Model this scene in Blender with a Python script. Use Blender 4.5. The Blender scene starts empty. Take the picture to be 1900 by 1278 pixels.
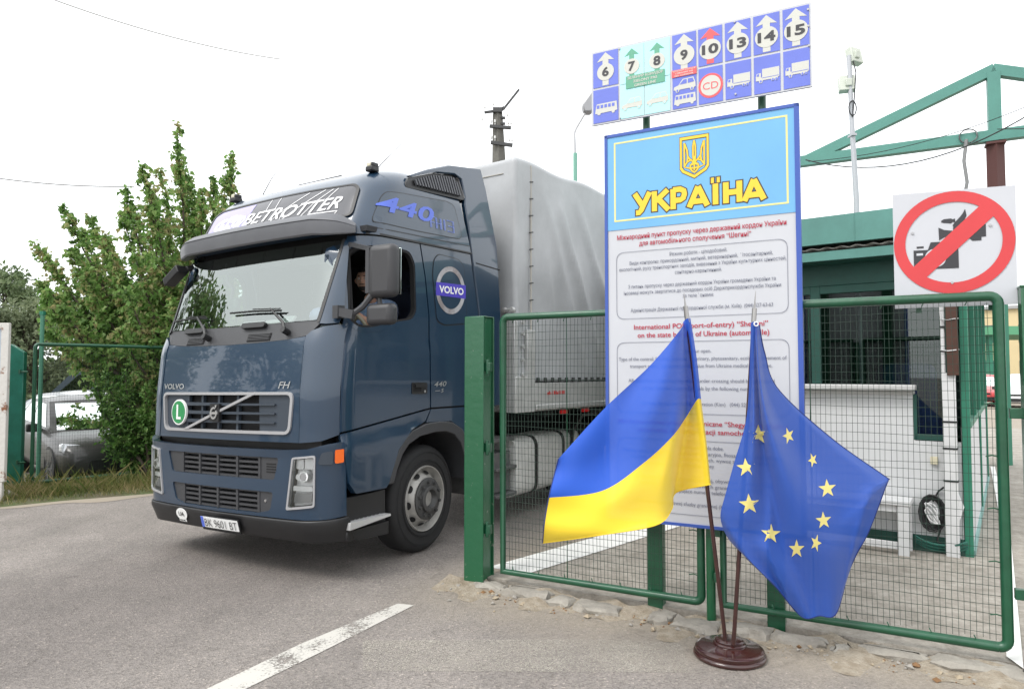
import bpy, bmesh, math, random
import numpy as np
from mathutils import Vector, Matrix
from mathutils.geometry import delaunay_2d_cdt
random.seed(7); np.random.seed(7)
S = bpy.context.scene
COL = S.collection
R = math.radians

# ------------------------------------------------------------------ camera, sky, sun, exposure
FPX, CX, CY, PITCH, EYE = 1268.0, 950.0, 639.0, math.atan(53/1268.0), 1.7
cam_d = bpy.data.cameras.new('camera'); cam = bpy.data.objects.new('camera', cam_d); COL.objects.link(cam)
cam_d.sensor_width = 36; cam_d.sensor_fit = 'HORIZONTAL'; cam_d.lens = 36*FPX/1900
cam_d.clip_start = .05; cam_d.clip_end = 3000
cam.location = (0, 0, EYE); cam.rotation_euler = (R(90)+PITCH, 0, 0)
S.camera = cam
S.view_settings.view_transform = 'Standard'; S.view_settings.look = 'None'
S.view_settings.exposure = 0.82; S.view_settings.gamma = 1
W = bpy.data.worlds.new('World'); S.world = W; W.use_nodes = True
nt = W.node_tree; bg = nt.nodes['Background']
sky = nt.nodes.new('ShaderNodeTexSky'); sky.sky_type = 'NISHITA'; sky.sun_disc = False
SUN_EL, SUN_AZ = R(52), R(236)
sky.sun_elevation = SUN_EL; sky.sun_rotation = SUN_AZ; sky.dust_density = 4; sky.air_density = 1.2
ds = nt.nodes.new('ShaderNodeHueSaturation'); ds.inputs['Saturation'].default_value = .12
nt.links.new(sky.outputs[0], ds.inputs['Color'])
mx = nt.nodes.new('ShaderNodeMixRGB'); mx.inputs[0].default_value = .8; mx.inputs[2].default_value = (8.3, 8.5, 8.7, 1)
nt.links.new(ds.outputs[0], mx.inputs[1]); nt.links.new(mx.outputs[0], bg.inputs[0]); bg.inputs[1].default_value = .14
sun_d = bpy.data.lights.new('sun', 'SUN'); sun_d.energy = 1.05; sun_d.angle = R(22); sun_d.color = (1, .97, .92)
sun = bpy.data.objects.new('sun', sun_d); COL.objects.link(sun)
sun.rotation_euler = Vector((math.sin(SUN_AZ)*math.cos(SUN_EL), math.cos(SUN_AZ)*math.cos(SUN_EL), math.sin(SUN_EL))).to_track_quat('Z', 'Y').to_euler()
sun.location = (0, 0, 30)
S.cycles.max_bounces = 8; S.cycles.transparent_max_bounces = 24

def at(px, py, Y):
    x = (px-CX)/FPX; u = (CY-py)/FPX; c, s = math.cos(PITCH), math.sin(PITCH)
    d = Vector((x, c-u*s, s+u*c)); return Vector((0, 0, EYE)) + d*(Y/d.y)

# ------------------------------------------------------------------ materials
def mat(name, col, rough=.5, metal=0, var=0, vscale=6, bump=0, bscale=40, coat=0, spec=.5, col2=None, thresh=None, trans=0, sheen=0):
    m = bpy.data.materials.new(name); m.use_nodes = True; n = m.node_tree; b = n.nodes['Principled BSDF']
    b.inputs['Base Color'].default_value = (*col, 1); b.inputs['Roughness'].default_value = rough
    b.inputs['Metallic'].default_value = metal; b.inputs['Coat Weight'].default_value = coat
    b.inputs['Coat Roughness'].default_value = .04
    b.inputs['Specular IOR Level'].default_value = spec
    tc = n.nodes.new('ShaderNodeTexCoord')
    if var or col2:
        no = n.nodes.new('ShaderNodeTexNoise'); no.inputs['Scale'].default_value = vscale; no.inputs['Detail'].default_value = 7; no.inputs['Roughness'].default_value = .65
        n.links.new(tc.outputs['Object'], no.inputs['Vector'])
        cr = n.nodes.new('ShaderNodeValToRGB')
        if col2:
            a, bb = thresh or (.45, .65)
            cr.color_ramp.elements[0].position = a; cr.color_ramp.elements[1].position = bb
            cr.color_ramp.elements[0].color = (*col, 1); cr.color_ramp.elements[1].color = (*col2, 1)
        else:
            cr.color_ramp.elements[0].position = .3; cr.color_ramp.elements[1].position = .7
            cr.color_ramp.elements[0].color = (*[c*(1-var) for c in col], 1); cr.color_ramp.elements[1].color = (*[min(1, c*(1+var)) for c in col], 1)
        n.links.new(no.outputs['Fac'], cr.inputs[0]); n.links.new(cr.outputs[0], b.inputs['Base Color'])
        mr = n.nodes.new('ShaderNodeMapRange'); mr.inputs[3].default_value = max(0, rough-.08); mr.inputs[4].default_value = min(1, rough+.1)
        n.links.new(no.outputs['Fac'], mr.inputs[0]); n.links.new(mr.outputs[0], b.inputs['Roughness'])
    if bump:
        n2 = n.nodes.new('ShaderNodeTexNoise'); n2.inputs['Scale'].default_value = bscale; n2.inputs['Detail'].default_value = 5
        n.links.new(tc.outputs['Object'], n2.inputs['Vector'])
        bp = n.nodes.new('ShaderNodeBump'); bp.inputs['Strength'].default_value = bump; bp.inputs['Distance'].default_value = .02
        n.links.new(n2.outputs['Fac'], bp.inputs['Height']); n.links.new(bp.outputs[0], b.inputs['Normal'])
    return m

def glass(name, tint=(.8, .9, .86), refl=.25, rough=.0):
    m = bpy.data.materials.new(name); m.use_nodes = True; n = m.node_tree
    for x in list(n.nodes):
        if x.type != 'OUTPUT_MATERIAL': n.nodes.remove(x)
    out = [x for x in n.nodes if x.type == 'OUTPUT_MATERIAL'][0]
    t = n.nodes.new('ShaderNodeBsdfTransparent'); t.inputs[0].default_value = (*tint, 1)
    g = n.nodes.new('ShaderNodeBsdfGlossy'); g.inputs['Roughness'].default_value = rough; g.inputs[0].default_value = (.93, 1, .97, 1)
    lw = n.nodes.new('ShaderNodeLayerWeight'); lw.inputs[0].default_value = .35
    mr = n.nodes.new('ShaderNodeMapRange'); mr.inputs[3].default_value = refl; mr.inputs[4].default_value = .95
    mxs = n.nodes.new('ShaderNodeMixShader')
    n.links.new(lw.outputs['Fresnel'], mr.inputs[0]); n.links.new(mr.outputs[0], mxs.inputs[0])
    n.links.new(t.outputs[0], mxs.inputs[1]); n.links.new(g.outputs[0], mxs.inputs[2]); n.links.new(mxs.outputs[0], out.inputs[0])
    return m

def leafmat(name, cols, seed=3.0, trans=.35):
    m = bpy.data.materials.new(name); m.use_nodes = True; n = m.node_tree; b = n.nodes['Principled BSDF']
    out = [x for x in n.nodes if x.type == 'OUTPUT_MATERIAL'][0]
    tc = n.nodes.new('ShaderNodeTexCoord'); no = n.nodes.new('ShaderNodeTexNoise'); no.inputs['Scale'].default_value = seed; no.inputs['Detail'].default_value = 6
    n.links.new(tc.outputs['Object'], no.inputs['Vector'])
    gi = n.nodes.new('ShaderNodeNewGeometry')
    ad = n.nodes.new('ShaderNodeMath'); ad.operation = 'MULTIPLY_ADD'; ad.inputs[1].default_value = .45
    n.links.new(gi.outputs['Random Per Island'], ad.inputs[0]); n.links.new(no.outputs['Fac'], ad.inputs[2])
    cr = n.nodes.new('ShaderNodeValToRGB'); e = cr.color_ramp.elements
    e[0].position = .42; e[1].position = .95; e[0].color = (*cols[0], 1); e[1].color = (*cols[-1], 1)
    for i, c in enumerate(cols[1:-1]):
        k = e.new(.42+.53*(i+1)/(len(cols)-1)); k.color = (*c, 1)
    n.links.new(ad.outputs[0], cr.inputs[0]); n.links.new(cr.outputs[0], b.inputs['Base Color'])
    b.inputs['Roughness'].default_value = .5; b.inputs['Specular IOR Level'].default_value = .35
    tr = n.nodes.new('ShaderNodeBsdfTranslucent'); n.links.new(cr.outputs[0], tr.inputs[0])
    ms = n.nodes.new('ShaderNodeMixShader'); ms.inputs[0].default_value = trans
    n.links.new(b.outputs[0], ms.inputs[1]); n.links.new(tr.outputs[0], ms.inputs[2]); n.links.new(ms.outputs[0], out.inputs[0])
    return m

# ------------------------------------------------------------------ objects
def link(o, parent=None):
    COL.objects.link(o)
    if parent is not None: o.parent = parent
    return o
def tag(o, label=None, cat=None, group=None, kind=None):
    if label: o['label'] = label
    if cat: o['category'] = cat
    if group: o['group'] = group
    if kind: o['kind'] = kind
    return o
def thing(name, label, cat, loc=(0, 0, 0), rz=0, group=None):
    o = link(bpy.data.objects.new(name, None)); o.location = loc; o.rotation_euler = (0, 0, rz); o.empty_display_size = .2
    return tag(o, label, cat, group)
def copy_tree(o, parent=None):
    c = o.copy(); COL.objects.link(c)
    if parent is not None: c.parent = parent
    for ch in list(o.children): copy_tree(ch, c)
    return c

class MB:
    def __init__(s): s.v = []; s.f = []; s.m = []
    def add(s, v, f, mi=0):
        k = len(s.v); s.v += [tuple(p) for p in v]; s.f += [tuple(i+k for i in q) for q in f]; s.m += [mi]*len(f); return s
    def box(s, c, d, rot=None, mi=0):
        hx, hy, hz = d[0]/2, d[1]/2, d[2]/2
        p = [Vector((x*hx, y*hy, z*hz)) for z in (-1, 1) for y in (-1, 1) for x in (-1, 1)]
        if rot is not None: p = [rot @ q for q in p]
        return s.add([q+Vector(c) for q in p], [(0, 2, 3, 1), (4, 5, 7, 6), (0, 1, 5, 4), (2, 6, 7, 3), (0, 4, 6, 2), (1, 3, 7, 5)], mi)
    def b2(s, a, b, mi=0):
        return s.box([(x+y)/2 for x, y in zip(a, b)], [abs(y-x) for x, y in zip(a, b)], mi=mi)
    def tube(s, path, r, n=8, mi=0, cap=True, up=None):
        path = [Vector(p) for p in path]; rs = r if isinstance(r, (list, tuple)) else [r]*len(path)
        rings = []; t0 = (path[1]-path[0]).normalized()
        u = Vector(up) if up else (Vector((0, 0, 1)) if abs(t0.z) < .9 else Vector((1, 0, 0)))
        u = (u - t0*u.dot(t0)).normalized()
        k = []
        for i, p in enumerate(path):
            if i == 0: t = path[1]-path[0]
            elif i == len(path)-1: t = path[-1]-path[-2]
            else: t = (path[i+1]-p).normalized()+(p-path[i-1]).normalized()
            t.normalize(); u = u-t*u.dot(t)
            if u.length < 1e-6: u = t.orthogonal()
            u.normalize(); w = t.cross(u)
            off = math.pi/n if n == 4 else 0
            k += [p+(u*math.cos(2*math.pi*j/n+off)+w*math.sin(2*math.pi*j/n+off))*rs[i] for j in range(n)]
        f = [(i*n+j, i*n+(j+1) % n, (i+1)*n+(j+1) % n, (i+1)*n+j) for i in range(len(path)-1) for j in range(n)]
        if cap: f += [tuple(range(n-1, -1, -1)), tuple((len(path)-1)*n+j for j in range(n))]
        return s.add(k, f, mi)
    def bar(s, a, b, w, h, mi=0, up=(0, 0, 1)):
        a, b = Vector(a), Vector(b); t = (b-a); L = t.length; t.normalize()
        u = Vector(up); u = u-t*u.dot(t)
        if u.length < 1e-4: u = t.orthogonal()
        u.normalize(); x = t.cross(u)
        M = Matrix((x, t, u)).transposed()
        return s.box((a+b)/2, (w, L, h), M, mi)
    def lathe(s, prof, n=24, axis='z', c=(0, 0, 0), mi=0, closed=False, caps=True):
        k = []
        for (r, h) in prof:
            for j in range(n):
                a = 2*math.pi*j/n; x, y = r*math.cos(a), r*math.sin(a)
                p = (x, y, h) if axis == 'z' else ((h, x, y) if axis == 'x' else (x, h, y))
                k.append(Vector(p)+Vector(c))
        m = len(prof)
        f = [(i*n+j, i*n+(j+1) % n, (i+1)*n+(j+1) % n, (i+1)*n+j) for i in range(m-1) for j in range(n)]
        if closed: f += [((m-1)*n+j, (m-1)*n+(j+1) % n, (j+1) % n, j) for j in range(n)]
        elif caps:
            if prof[0][0] > 1e-4: f.append(tuple(range(n-1, -1, -1)))
            if prof[-1][0] > 1e-4: f.append(tuple((m-1)*n+j for j in range(n)))
        return s.add(k, f, mi)
    def prism(s, poly, fn, a, b, mi=0):
        """extrude a 2D outline between depths a and b ; fn(x, y, d) -> point"""
        n = len(poly); vs, tris = tri2d(poly)
        k = [fn(x, y, a) for x, y in poly]+[fn(x, y, b) for x, y in poly]
        f = [t for t in tris]+[tuple(i+n for i in reversed(t)) for t in tris]
        f += [(i, (i+1) % n, (i+1) % n+n, i+n) for i in range(n)]
        return s.add(k, f, mi)
    def grid(s, nu, nv, fn, mi=0):
        k = [fn(i/(nu-1), j/(nv-1)) for j in range(nv) for i in range(nu)]
        f = [(j*nu+i, j*nu+i+1, (j+1)*nu+i+1, (j+1)*nu+i) for j in range(nv-1) for i in range(nu-1)]
        return s.add(k, f, mi)
    def build(s, name, ms, parent=None, xf=None, smooth=True, ang=38, bevel=0, loc=None, recalc=True, seg=2):
        v = [xf(p) for p in s.v] if xf else s.v
        me = bpy.data.meshes.new(name); me.from_pydata([tuple(p) for p in v], [], s.f)
        for m in (ms if isinstance(ms, (list, tuple)) else [ms]): me.materials.append(m)
        me.polygons.foreach_set('material_index', s.m)
        if recalc:
            bm = bmesh.new(); bm.from_mesh(me); bmesh.ops.recalc_face_normals(bm, faces=bm.faces); bm.to_mesh(me); bm.free()
        if smooth:
            me.polygons.foreach_set('use_smooth', [True]*len(me.polygons)); me.set_sharp_from_angle(angle=R(ang))
        me.update()
        o = bpy.data.objects.new(name, me); link(o, parent)
        if loc is not None: o.location = loc
        if bevel:
            b = o.modifiers.new('bevel', 'BEVEL'); b.width = bevel; b.segments = seg; b.limit_method = 'ANGLE'; b.angle_limit = R(35); b.harden_normals = False
        return o

def pip(p, poly):
    x, y = p; c = False; n = len(poly); j = n-1
    for i in range(n):
        xi, yi = poly[i]; xj, yj = poly[j]
        if (yi > y) != (yj > y) and x < (xj-xi)*(y-yi)/(yj-yi)+xi: c = not c
        j = i
    return c
def tri2d(poly):
    n = len(poly)
    v, e, f, ov, oe, of = delaunay_2d_cdt([Vector(p) for p in poly], [(i, (i+1) % n) for i in range(n)], [], 0, 1e-7)
    mp = {}
    for i, l in enumerate(ov):
        if l: mp[i] = l[0]
    out = []
    for t in f:
        c = sum((v[i] for i in t), Vector((0, 0)))/len(t)
        if pip(c, poly) and all(i in mp for i in t): out.append(tuple(mp[i] for i in t))
    return v, out
def rnd(poly, r, n=4):
    out = []; N = len(poly)
    for i in range(N):
        p, a, b = Vector(poly[i]), Vector(poly[i-1]), Vector(poly[(i+1) % N])
        u, w = (a-p), (b-p); k = min(r, u.length*.45, w.length*.45)
        p0, p1 = p+u.normalized()*k, p+w.normalized()*k
        for j in range(n+1):
            t = j/n; q = p0*(1-t)**2+p*2*t*(1-t)+p1*t*t; out.append((q.x, q.y))
    return out
def dens(poly, res):
    out = []
    for i in range(len(poly)):
        a, b = Vector(poly[i]), Vector(poly[(i+1) % len(poly)]); k = max(1, int(math.ceil((b-a).length/res)))
        out += [tuple(a+(b-a)*(j/k)) for j in range(k)]
    return out
def patch(mb, outer, fn, holes=(), th=.02, off=0, res=.07, mi=0, bulge=None):
    """a panel of thickness th following the surface fn(a, b, offset); holes are cut out"""
    loops = [dens(outer, res)]+[dens(h, res) for h in holes]
    pts, edges = [], []
    for L in loops:
        k = len(pts); pts += L; edges += [(k+i, k+(i+1) % len(L)) for i in range(len(L))]
    P = np.array(pts); x0, y0 = P[:len(loops[0])].min(0); x1, y1 = P[:len(loops[0])].max(0)
    for i in range(1, int((x1-x0)/res)+1):
        for j in range(1, int((y1-y0)/res)+1):
            q = (x0+i*res, y0+j*res)
            if np.min(np.hypot(P[:, 0]-q[0], P[:, 1]-q[1])) < res*.45: continue
            if pip(q, loops[0]) and not any(pip(q, h) for h in loops[1:]): pts.append(q)
    v, e, f, *_ = delaunay_2d_cdt([Vector(p) for p in pts], edges, [], 0, 1e-6)
    tr = []
    for t in f:
        c = sum((v[i] for i in t), Vector((0, 0)))/len(t)
        if pip(c, loops[0]) and not any(pip(c, h) for h in loops[1:]): tr.append(tuple(t))
    use = {}
    for t in tr:
        for i in range(len(t)):
            a, b = t[i], t[(i+1) % len(t)]; use[(a, b)] = use.get((a, b), 0)+1
    bd = [(a, b) for (a, b) in use if (b, a) not in use]
    n = len(v)
    bu = bulge or (lambda a, b: 0)
    k = [fn(p[0], p[1], off+bu(p[0], p[1])) for p in v]
    if th > 0:
        k += [fn(p[0], p[1], off-th) for p in v]
        tr = tr+[tuple(i+n for i in reversed(t)) for t in tr]+[(b, a, a+n, b+n) for a, b in bd]
    return mb.add(k, tr, mi)
def ribbon(pts, w):
    """2D stroke outline around a polyline"""
    P = [Vector(p) for p in pts]; L, Rr = [], []
    for i, p in enumerate(P):
        t = (P[min(i+1, len(P)-1)]-P[max(i-1, 0)]).normalized(); n = Vector((-t.y, t.x))*w/2
        L.append(tuple(p+n)); Rr.append(tuple(p-n))
    return L+Rr[::-1]
def ell(cx, cy, rx, ry, n=24, a0=0, a1=360):
    m = n if a1-a0 == 360 else n+1
    return [(cx+rx*math.cos(R(a0+(a1-a0)*i/n)), cy+ry*math.sin(R(a0+(a1-a0)*i/n))) for i in range(m)]
_tc = {}
def text2d(s, bold=0, shear=0, spacing=1):
    key = (s, bold, shear, spacing)
    if key in _tc: return _tc[key]
    c = bpy.data.curves.new('t', 'FONT'); c.body = s; c.offset = bold; c.shear = shear; c.resolution_u = 3; c.fill_mode = 'FRONT'; c.space_character = spacing
    o = bpy.data.objects.new('t', c); m = o.to_mesh()
    v = np.array([p.co[:2] for p in m.vertices]); f = [tuple(p.vertices) for p in m.polygons]
    o.to_mesh_clear(); bpy.data.objects.remove(o); bpy.data.curves.remove(c)
    x0, y0 = v.min(0); x1, y1 = v.max(0)
    _tc[key] = (v, f, x0, y0, x1, y1); return _tc[key]
def subdiv(v, f, mx):
    """split long edges of a flat triangle mesh so that it can follow a curved panel"""
    v = [tuple(p) for p in v]; f = [t for q in f for t in ([q] if len(q) == 3 else [(q[0], q[i], q[i+1]) for i in range(1, len(q)-1)])]
    for _ in range(9):
        mid, nf, ch = {}, [], False
        def m(a, b):
            k = (min(a, b), max(a, b))
            if math.hypot(v[a][0]-v[b][0], v[a][1]-v[b][1]) <= mx: return None
            if k not in mid: mid[k] = len(v); v.append(((v[a][0]+v[b][0])/2, (v[a][1]+v[b][1])/2))
            return mid[k]
        for a, b, c in f:
            e = [m(a, b), m(b, c), m(c, a)]; n = sum(x is not None for x in e)
            if n == 0: nf.append((a, b, c)); continue
            ch = True
            if n == 3: nf += [(a, e[0], e[2]), (e[0], b, e[1]), (e[2], e[1], c), (e[0], e[1], e[2])]; continue
            while not ((n == 1 and e[0] is not None) or (n == 2 and e[2] is None)): a, b, c = b, c, a; e = e[1:]+e[:1]
            if n == 1: nf += [(a, e[0], c), (e[0], b, c)]
            else: nf += [(e[0], b, e[1]), (a, e[0], e[1]), (a, e[1], c)]
        f = nf
        if not ch: break
    return v, f
def put_text(mb, s, x0, x1, y, fn, h=None, bold=.01, shear=0, off=.003, mi=0, spacing=1, warp=None, mxl=0):
    """text from x0 to x1 with its base line at y (letter height h, else natural)"""
    v, f, a0, b0, a1, b1 = text2d(s, bold, shear, spacing)
    sx = (x1-x0)/(a1-a0); sy = sx if h is None else h/.73
    v = [(x0+(a-a0)*sx, y+b*sy) for a, b in v]
    if mxl: v, f = subdiv(v, f, mxl)
    mb.add([fn(*(warp(X, Y) if warp else (X, Y)), off) for X, Y in v], f, mi)
# ------------------------------------------------------------------ the fence line frame: local x along the fence, local y away from the camera
FO = Vector((-.26, 5.566, 0)); FA = math.atan2(3.92-5.566, 2.85+.26)
FE = Vector((math.cos(FA), math.sin(FA), 0)); FN = Vector((-FE.y, FE.x, 0))
def fw(s, o=0, z=0): return FO+FE*s+FN*o+Vector((0, 0, z))

# ------------------------------------------------------------------ ground
def ground_mat():
    m = bpy.data.materials.new('asphalt'); m.use_nodes = True; n = m.node_tree; b = n.nodes['Principled BSDF']; L = n.links.new
    g = n.nodes.new('ShaderNodeNewGeometry'); pos = g.outputs['Position']
    def noise(sc, det=6, ro=.6):
        x = n.nodes.new('ShaderNodeTexNoise'); x.inputs['Scale'].default_value = sc; x.inputs['Detail'].default_value = det; x.inputs['Roughness'].default_value = ro; L(pos, x.inputs['Vector']); return x.outputs['Fac']
    def ramp(f, stops):
        r = n.nodes.new('ShaderNodeValToRGB'); e = r.color_ramp.elements
        e[0].position, e[1].position = stops[0][0], stops[-1][0]; e[0].color = (*stops[0][1], 1); e[1].color = (*stops[-1][1], 1)
        for p, c in stops[1:-1]: e.new(p).color = (*c, 1)
        L(f, r.inputs[0]); return r.outputs[0]
    def math_(op, a, b_=None, clamp=False):
        x = n.nodes.new('ShaderNodeMath'); x.operation = op; x.use_clamp = clamp
        for i, q in enumerate((a, b_)):
            if q is None: continue
            if isinstance(q, (int, float)): x.inputs[i].default_value = q
            else: L(q, x.inputs[i])
        return x.outputs[0]
    def mix(f, a, c, mode='MIX'):
        x = n.nodes.new('ShaderNodeMixRGB'); x.blend_type = mode
        if isinstance(f, (int, float)): x.inputs[0].default_value = f
        else: L(f, x.inputs[0])
        for i, q in ((1, a), (2, c)):
            if isinstance(q, tuple): x.inputs[i].default_value = (*q, 1)
            else: L(q, x.inputs[i])
        return x.outputs[0]
    base = ramp(noise(1.1, 8, .7), [(.3, (.222, .202, .188)), (.55, (.272, .246, .228)), (.75, (.315, .285, .262))])
    vo = n.nodes.new('ShaderNodeTexVoronoi'); vo.inputs['Scale'].default_value = 95; L(pos, vo.inputs['Vector'])
    sep = n.nodes.new('ShaderNodeSeparateColor'); L(vo.outputs['Color'], sep.inputs[0])
    stones = ramp(sep.outputs[0], [(.0, (.6, .59, .57)), (.5, (1, 1, 1)), (.86, (1.1, 1.09, 1.06)), (.95, (1.15, 1.14, 1.1)), (1, (1.75, 1.7, 1.62))])
    c = mix(.85, base, stones, 'MULTIPLY')
    fine = ramp(noise(260, 2), [(.3, (.8, .8, .8)), (.7, (1.15, 1.15, 1.15))]); c = mix(.6, c, fine, 'MULTIPLY')
    # tyre polished, darker lanes along the truck's path
    mp = n.nodes.new('ShaderNodeMapping'); mp.inputs['Rotation'].default_value = (0, 0, R(31)); mp.inputs['Scale'].default_value = (.9, .12, 1); L(pos, mp.inputs[0])
    sn = n.nodes.new('ShaderNodeTexNoise'); sn.inputs['Scale'].default_value = 1.6; sn.inputs['Detail'].default_value = 5; L(mp.outputs[0], sn.inputs['Vector'])
    c = mix(.75, c, ramp(sn.outputs['Fac'], [(.32, (.8, .8, .8)), (.66, (1.06, 1.06, 1.06))]), 'MULTIPLY')
    # darker band along the truck's centre line, fading to both sides
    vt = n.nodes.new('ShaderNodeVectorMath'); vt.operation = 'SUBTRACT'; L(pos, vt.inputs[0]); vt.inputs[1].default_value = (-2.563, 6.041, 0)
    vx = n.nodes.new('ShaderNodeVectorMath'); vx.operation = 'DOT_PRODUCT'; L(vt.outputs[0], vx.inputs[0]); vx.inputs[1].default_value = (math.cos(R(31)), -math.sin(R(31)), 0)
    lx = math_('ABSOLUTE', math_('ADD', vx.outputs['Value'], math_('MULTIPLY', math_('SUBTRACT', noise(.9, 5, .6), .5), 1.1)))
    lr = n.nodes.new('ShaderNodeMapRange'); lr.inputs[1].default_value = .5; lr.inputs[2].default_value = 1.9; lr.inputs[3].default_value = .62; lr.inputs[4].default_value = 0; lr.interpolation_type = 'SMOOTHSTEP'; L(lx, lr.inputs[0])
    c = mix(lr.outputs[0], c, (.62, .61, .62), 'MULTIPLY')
    # tan dust that gathers in front of the kerb
    vm = n.nodes.new('ShaderNodeVectorMath'); vm.operation = 'SUBTRACT'; L(pos, vm.inputs[0]); vm.inputs[1].default_value = FO
    dt = n.nodes.new('ShaderNodeVectorMath'); dt.operation = 'DOT_PRODUCT'; L(vm.outputs[0], dt.inputs[0]); dt.inputs[1].default_value = FN
    d = math_('ADD', dt.outputs['Value'], math_('MULTIPLY', math_('SUBTRACT', noise(2.2, 7, .65), .5), .9))
    mr = n.nodes.new('ShaderNodeMapRange'); mr.inputs[1].default_value = -1.05; mr.inputs[2].default_value = -.05; mr.interpolation_type = 'SMOOTHSTEP'; L(d, mr.inputs[0])
    dt2 = n.nodes.new('ShaderNodeVectorMath'); dt2.operation = 'DOT_PRODUCT'; L(vm.outputs[0], dt2.inputs[0]); dt2.inputs[1].default_value = FE
    mr2 = n.nodes.new('ShaderNodeMapRange'); mr2.inputs[1].default_value = -.8; mr2.inputs[2].default_value = .3; mr2.interpolation_type = 'SMOOTHSTEP'; L(dt2.outputs['Value'], mr2.inputs[0])
    dust = math_('MULTIPLY', mr.outputs[0], mr2.outputs[0])
    dc = ramp(noise(30, 6, .7), [(.3, (.25, .212, .165)), (.6, (.35, .305, .245)), (.8, (.43, .385, .32))])
    c = mix(math_('MULTIPLY', dust, .85), c, dc)
    # dust on the far left by the verge
    # oil spots
    os_ = ramp(noise(3.4, 4, .5), [(.7, (1, 1, 1)), (.76, (.75, .74, .74))]); c = mix(.8, c, os_, 'MULTIPLY')
    # cracks
    wv = n.nodes.new('ShaderNodeTexVoronoi'); wv.feature = 'DISTANCE_TO_EDGE'; wv.inputs['Scale'].default_value = .55
    wn = n.nodes.new('ShaderNodeTexNoise'); wn.inputs['Scale'].default_value = 3; L(pos, wn.inputs['Vector'])
    wm = n.nodes.new('ShaderNodeVectorMath'); wm.operation = 'MULTIPLY_ADD'; L(wn.outputs['Color'], wm.inputs[0]); wm.inputs[1].default_value = (.6, .6, 0); L(pos, wm.inputs[2]); L(wm.outputs[0], wv.inputs['Vector'])
    c = mix(.3, c, ramp(wv.outputs['Distance'], [(.0, (.45, .44, .43)), (.006, (1, 1, 1))]), 'MULTIPLY')
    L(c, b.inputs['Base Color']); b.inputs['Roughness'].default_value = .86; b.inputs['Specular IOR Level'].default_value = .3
    bp = n.nodes.new('ShaderNodeBump'); bp.inputs['Strength'].default_value = .55; bp.inputs['Distance'].default_value = .012
    L(math_('ADD', vo.outputs['Distance'], math_('MULTIPLY', noise(180, 3), .8)), bp.inputs['Height']); L(bp.outputs[0], b.inputs['Normal'])
    return m
def vedge(x): return float(np.interp(x, [-9.0, -6.75, -6.0, -5.0, -4.0, -2.9, -2], [7.6, 8.5, 9.15, 9.75, 10.6, 12.2, 14]))
def smst(t): t = max(0, min(1, t)); return t*t*(3-2*t)
def gh_(x, y):
    """the yard where the cars stand lies a little lower than the road"""
    return -.24*smst((y-vedge(x)-1.25)/1.3)*smst((-2.6-x)/1.0)*smst((60-y)/14)
gx = [-900, -120, -60, -45, -30, -24, -20, -17, -15]+[-14+.35*i for i in range(35)]+[-1.5, 0, 3, 10, 40, 900]; gy = [-200, -20, 0, 6, 8, 9]+[9.35+.35*i for i in range(26)]+[20, 24, 30, 38, 46, 54, 62, 120, 1600]
g = MB(); g.add([(x, y, gh_(x, y)) for y in gy for x in gx], [(j*len(gx)+i, j*len(gx)+i+1, (j+1)*len(gx)+i+1, (j+1)*len(gx)+i) for j in range(len(gy)-1) for i in range(len(gx)-1)])
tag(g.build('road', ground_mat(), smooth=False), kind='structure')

# worn paint : mixes with transparency where the paint has come off
def paintmat(name, col, worn, scale=34, big=.7):
    m = bpy.data.materials.new(name); m.use_nodes = True; n = m.node_tree; b = n.nodes['Principled BSDF']; L = n.links.new
    b.inputs['Base Color'].default_value = (*col, 1); b.inputs['Roughness'].default_value = .75
    g = n.nodes.new('ShaderNodeNewGeometry')
    a = n.nodes.new('ShaderNodeTexNoise'); a.inputs['Scale'].default_value = scale; a.inputs['Detail'].default_value = 8; a.inputs['Roughness'].default_value = .75; L(g.outputs['Position'], a.inputs['Vector'])
    a2 = n.nodes.new('ShaderNodeTexNoise'); a2.inputs['Scale'].default_value = 3.5; a2.inputs['Detail'].default_value = 4; L(g.outputs['Position'], a2.inputs['Vector'])
    ad = n.nodes.new('ShaderNodeMath'); ad.operation = 'MULTIPLY_ADD'; ad.inputs[1].default_value = big; L(a2.outputs['Fac'], ad.inputs[0]); L(a.outputs['Fac'], ad.inputs[2])
    mr = n.nodes.new('ShaderNodeMapRange'); mr.inputs[1].default_value = worn-.04; mr.inputs[2].default_value = worn+.07; L(ad.outputs[0], mr.inputs[0]); L(mr.outputs[0], b.inputs['Alpha'])
    return m
def gp(px, py, z=0):
    p = at(px, py, 1.0)-Vector((0, 0, EYE)); t = (z-EYE)/p.z; q = p*t; return (q.x, q.y, z)
def strip(name, pts, m, z=.004):
    b = MB(); b.add([(x, y, z) for x, y in pts], [tuple(range(len(pts)))]); return tag(b.build(name, m, smooth=False), kind='structure')
wp = paintmat('worn white road paint', (.5, .48, .44), .74, 60)
strip('lane_marking', [gp(355, 1292)[:2], gp(428, 1292)[:2], gp(600, 1208)[:2], gp(768, 1123)[:2], gp(738, 1120)[:2], gp(560, 1194)[:2]], wp)
strip('lane_marking', [(-.95, 4.42), (-.85, 3.98), (1.03, 3.955), (1.06, 4.38), (.6, 4.44)], paintmat('nearly gone white road paint', (.43, .4, .345), .58, 130, .12))

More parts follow.
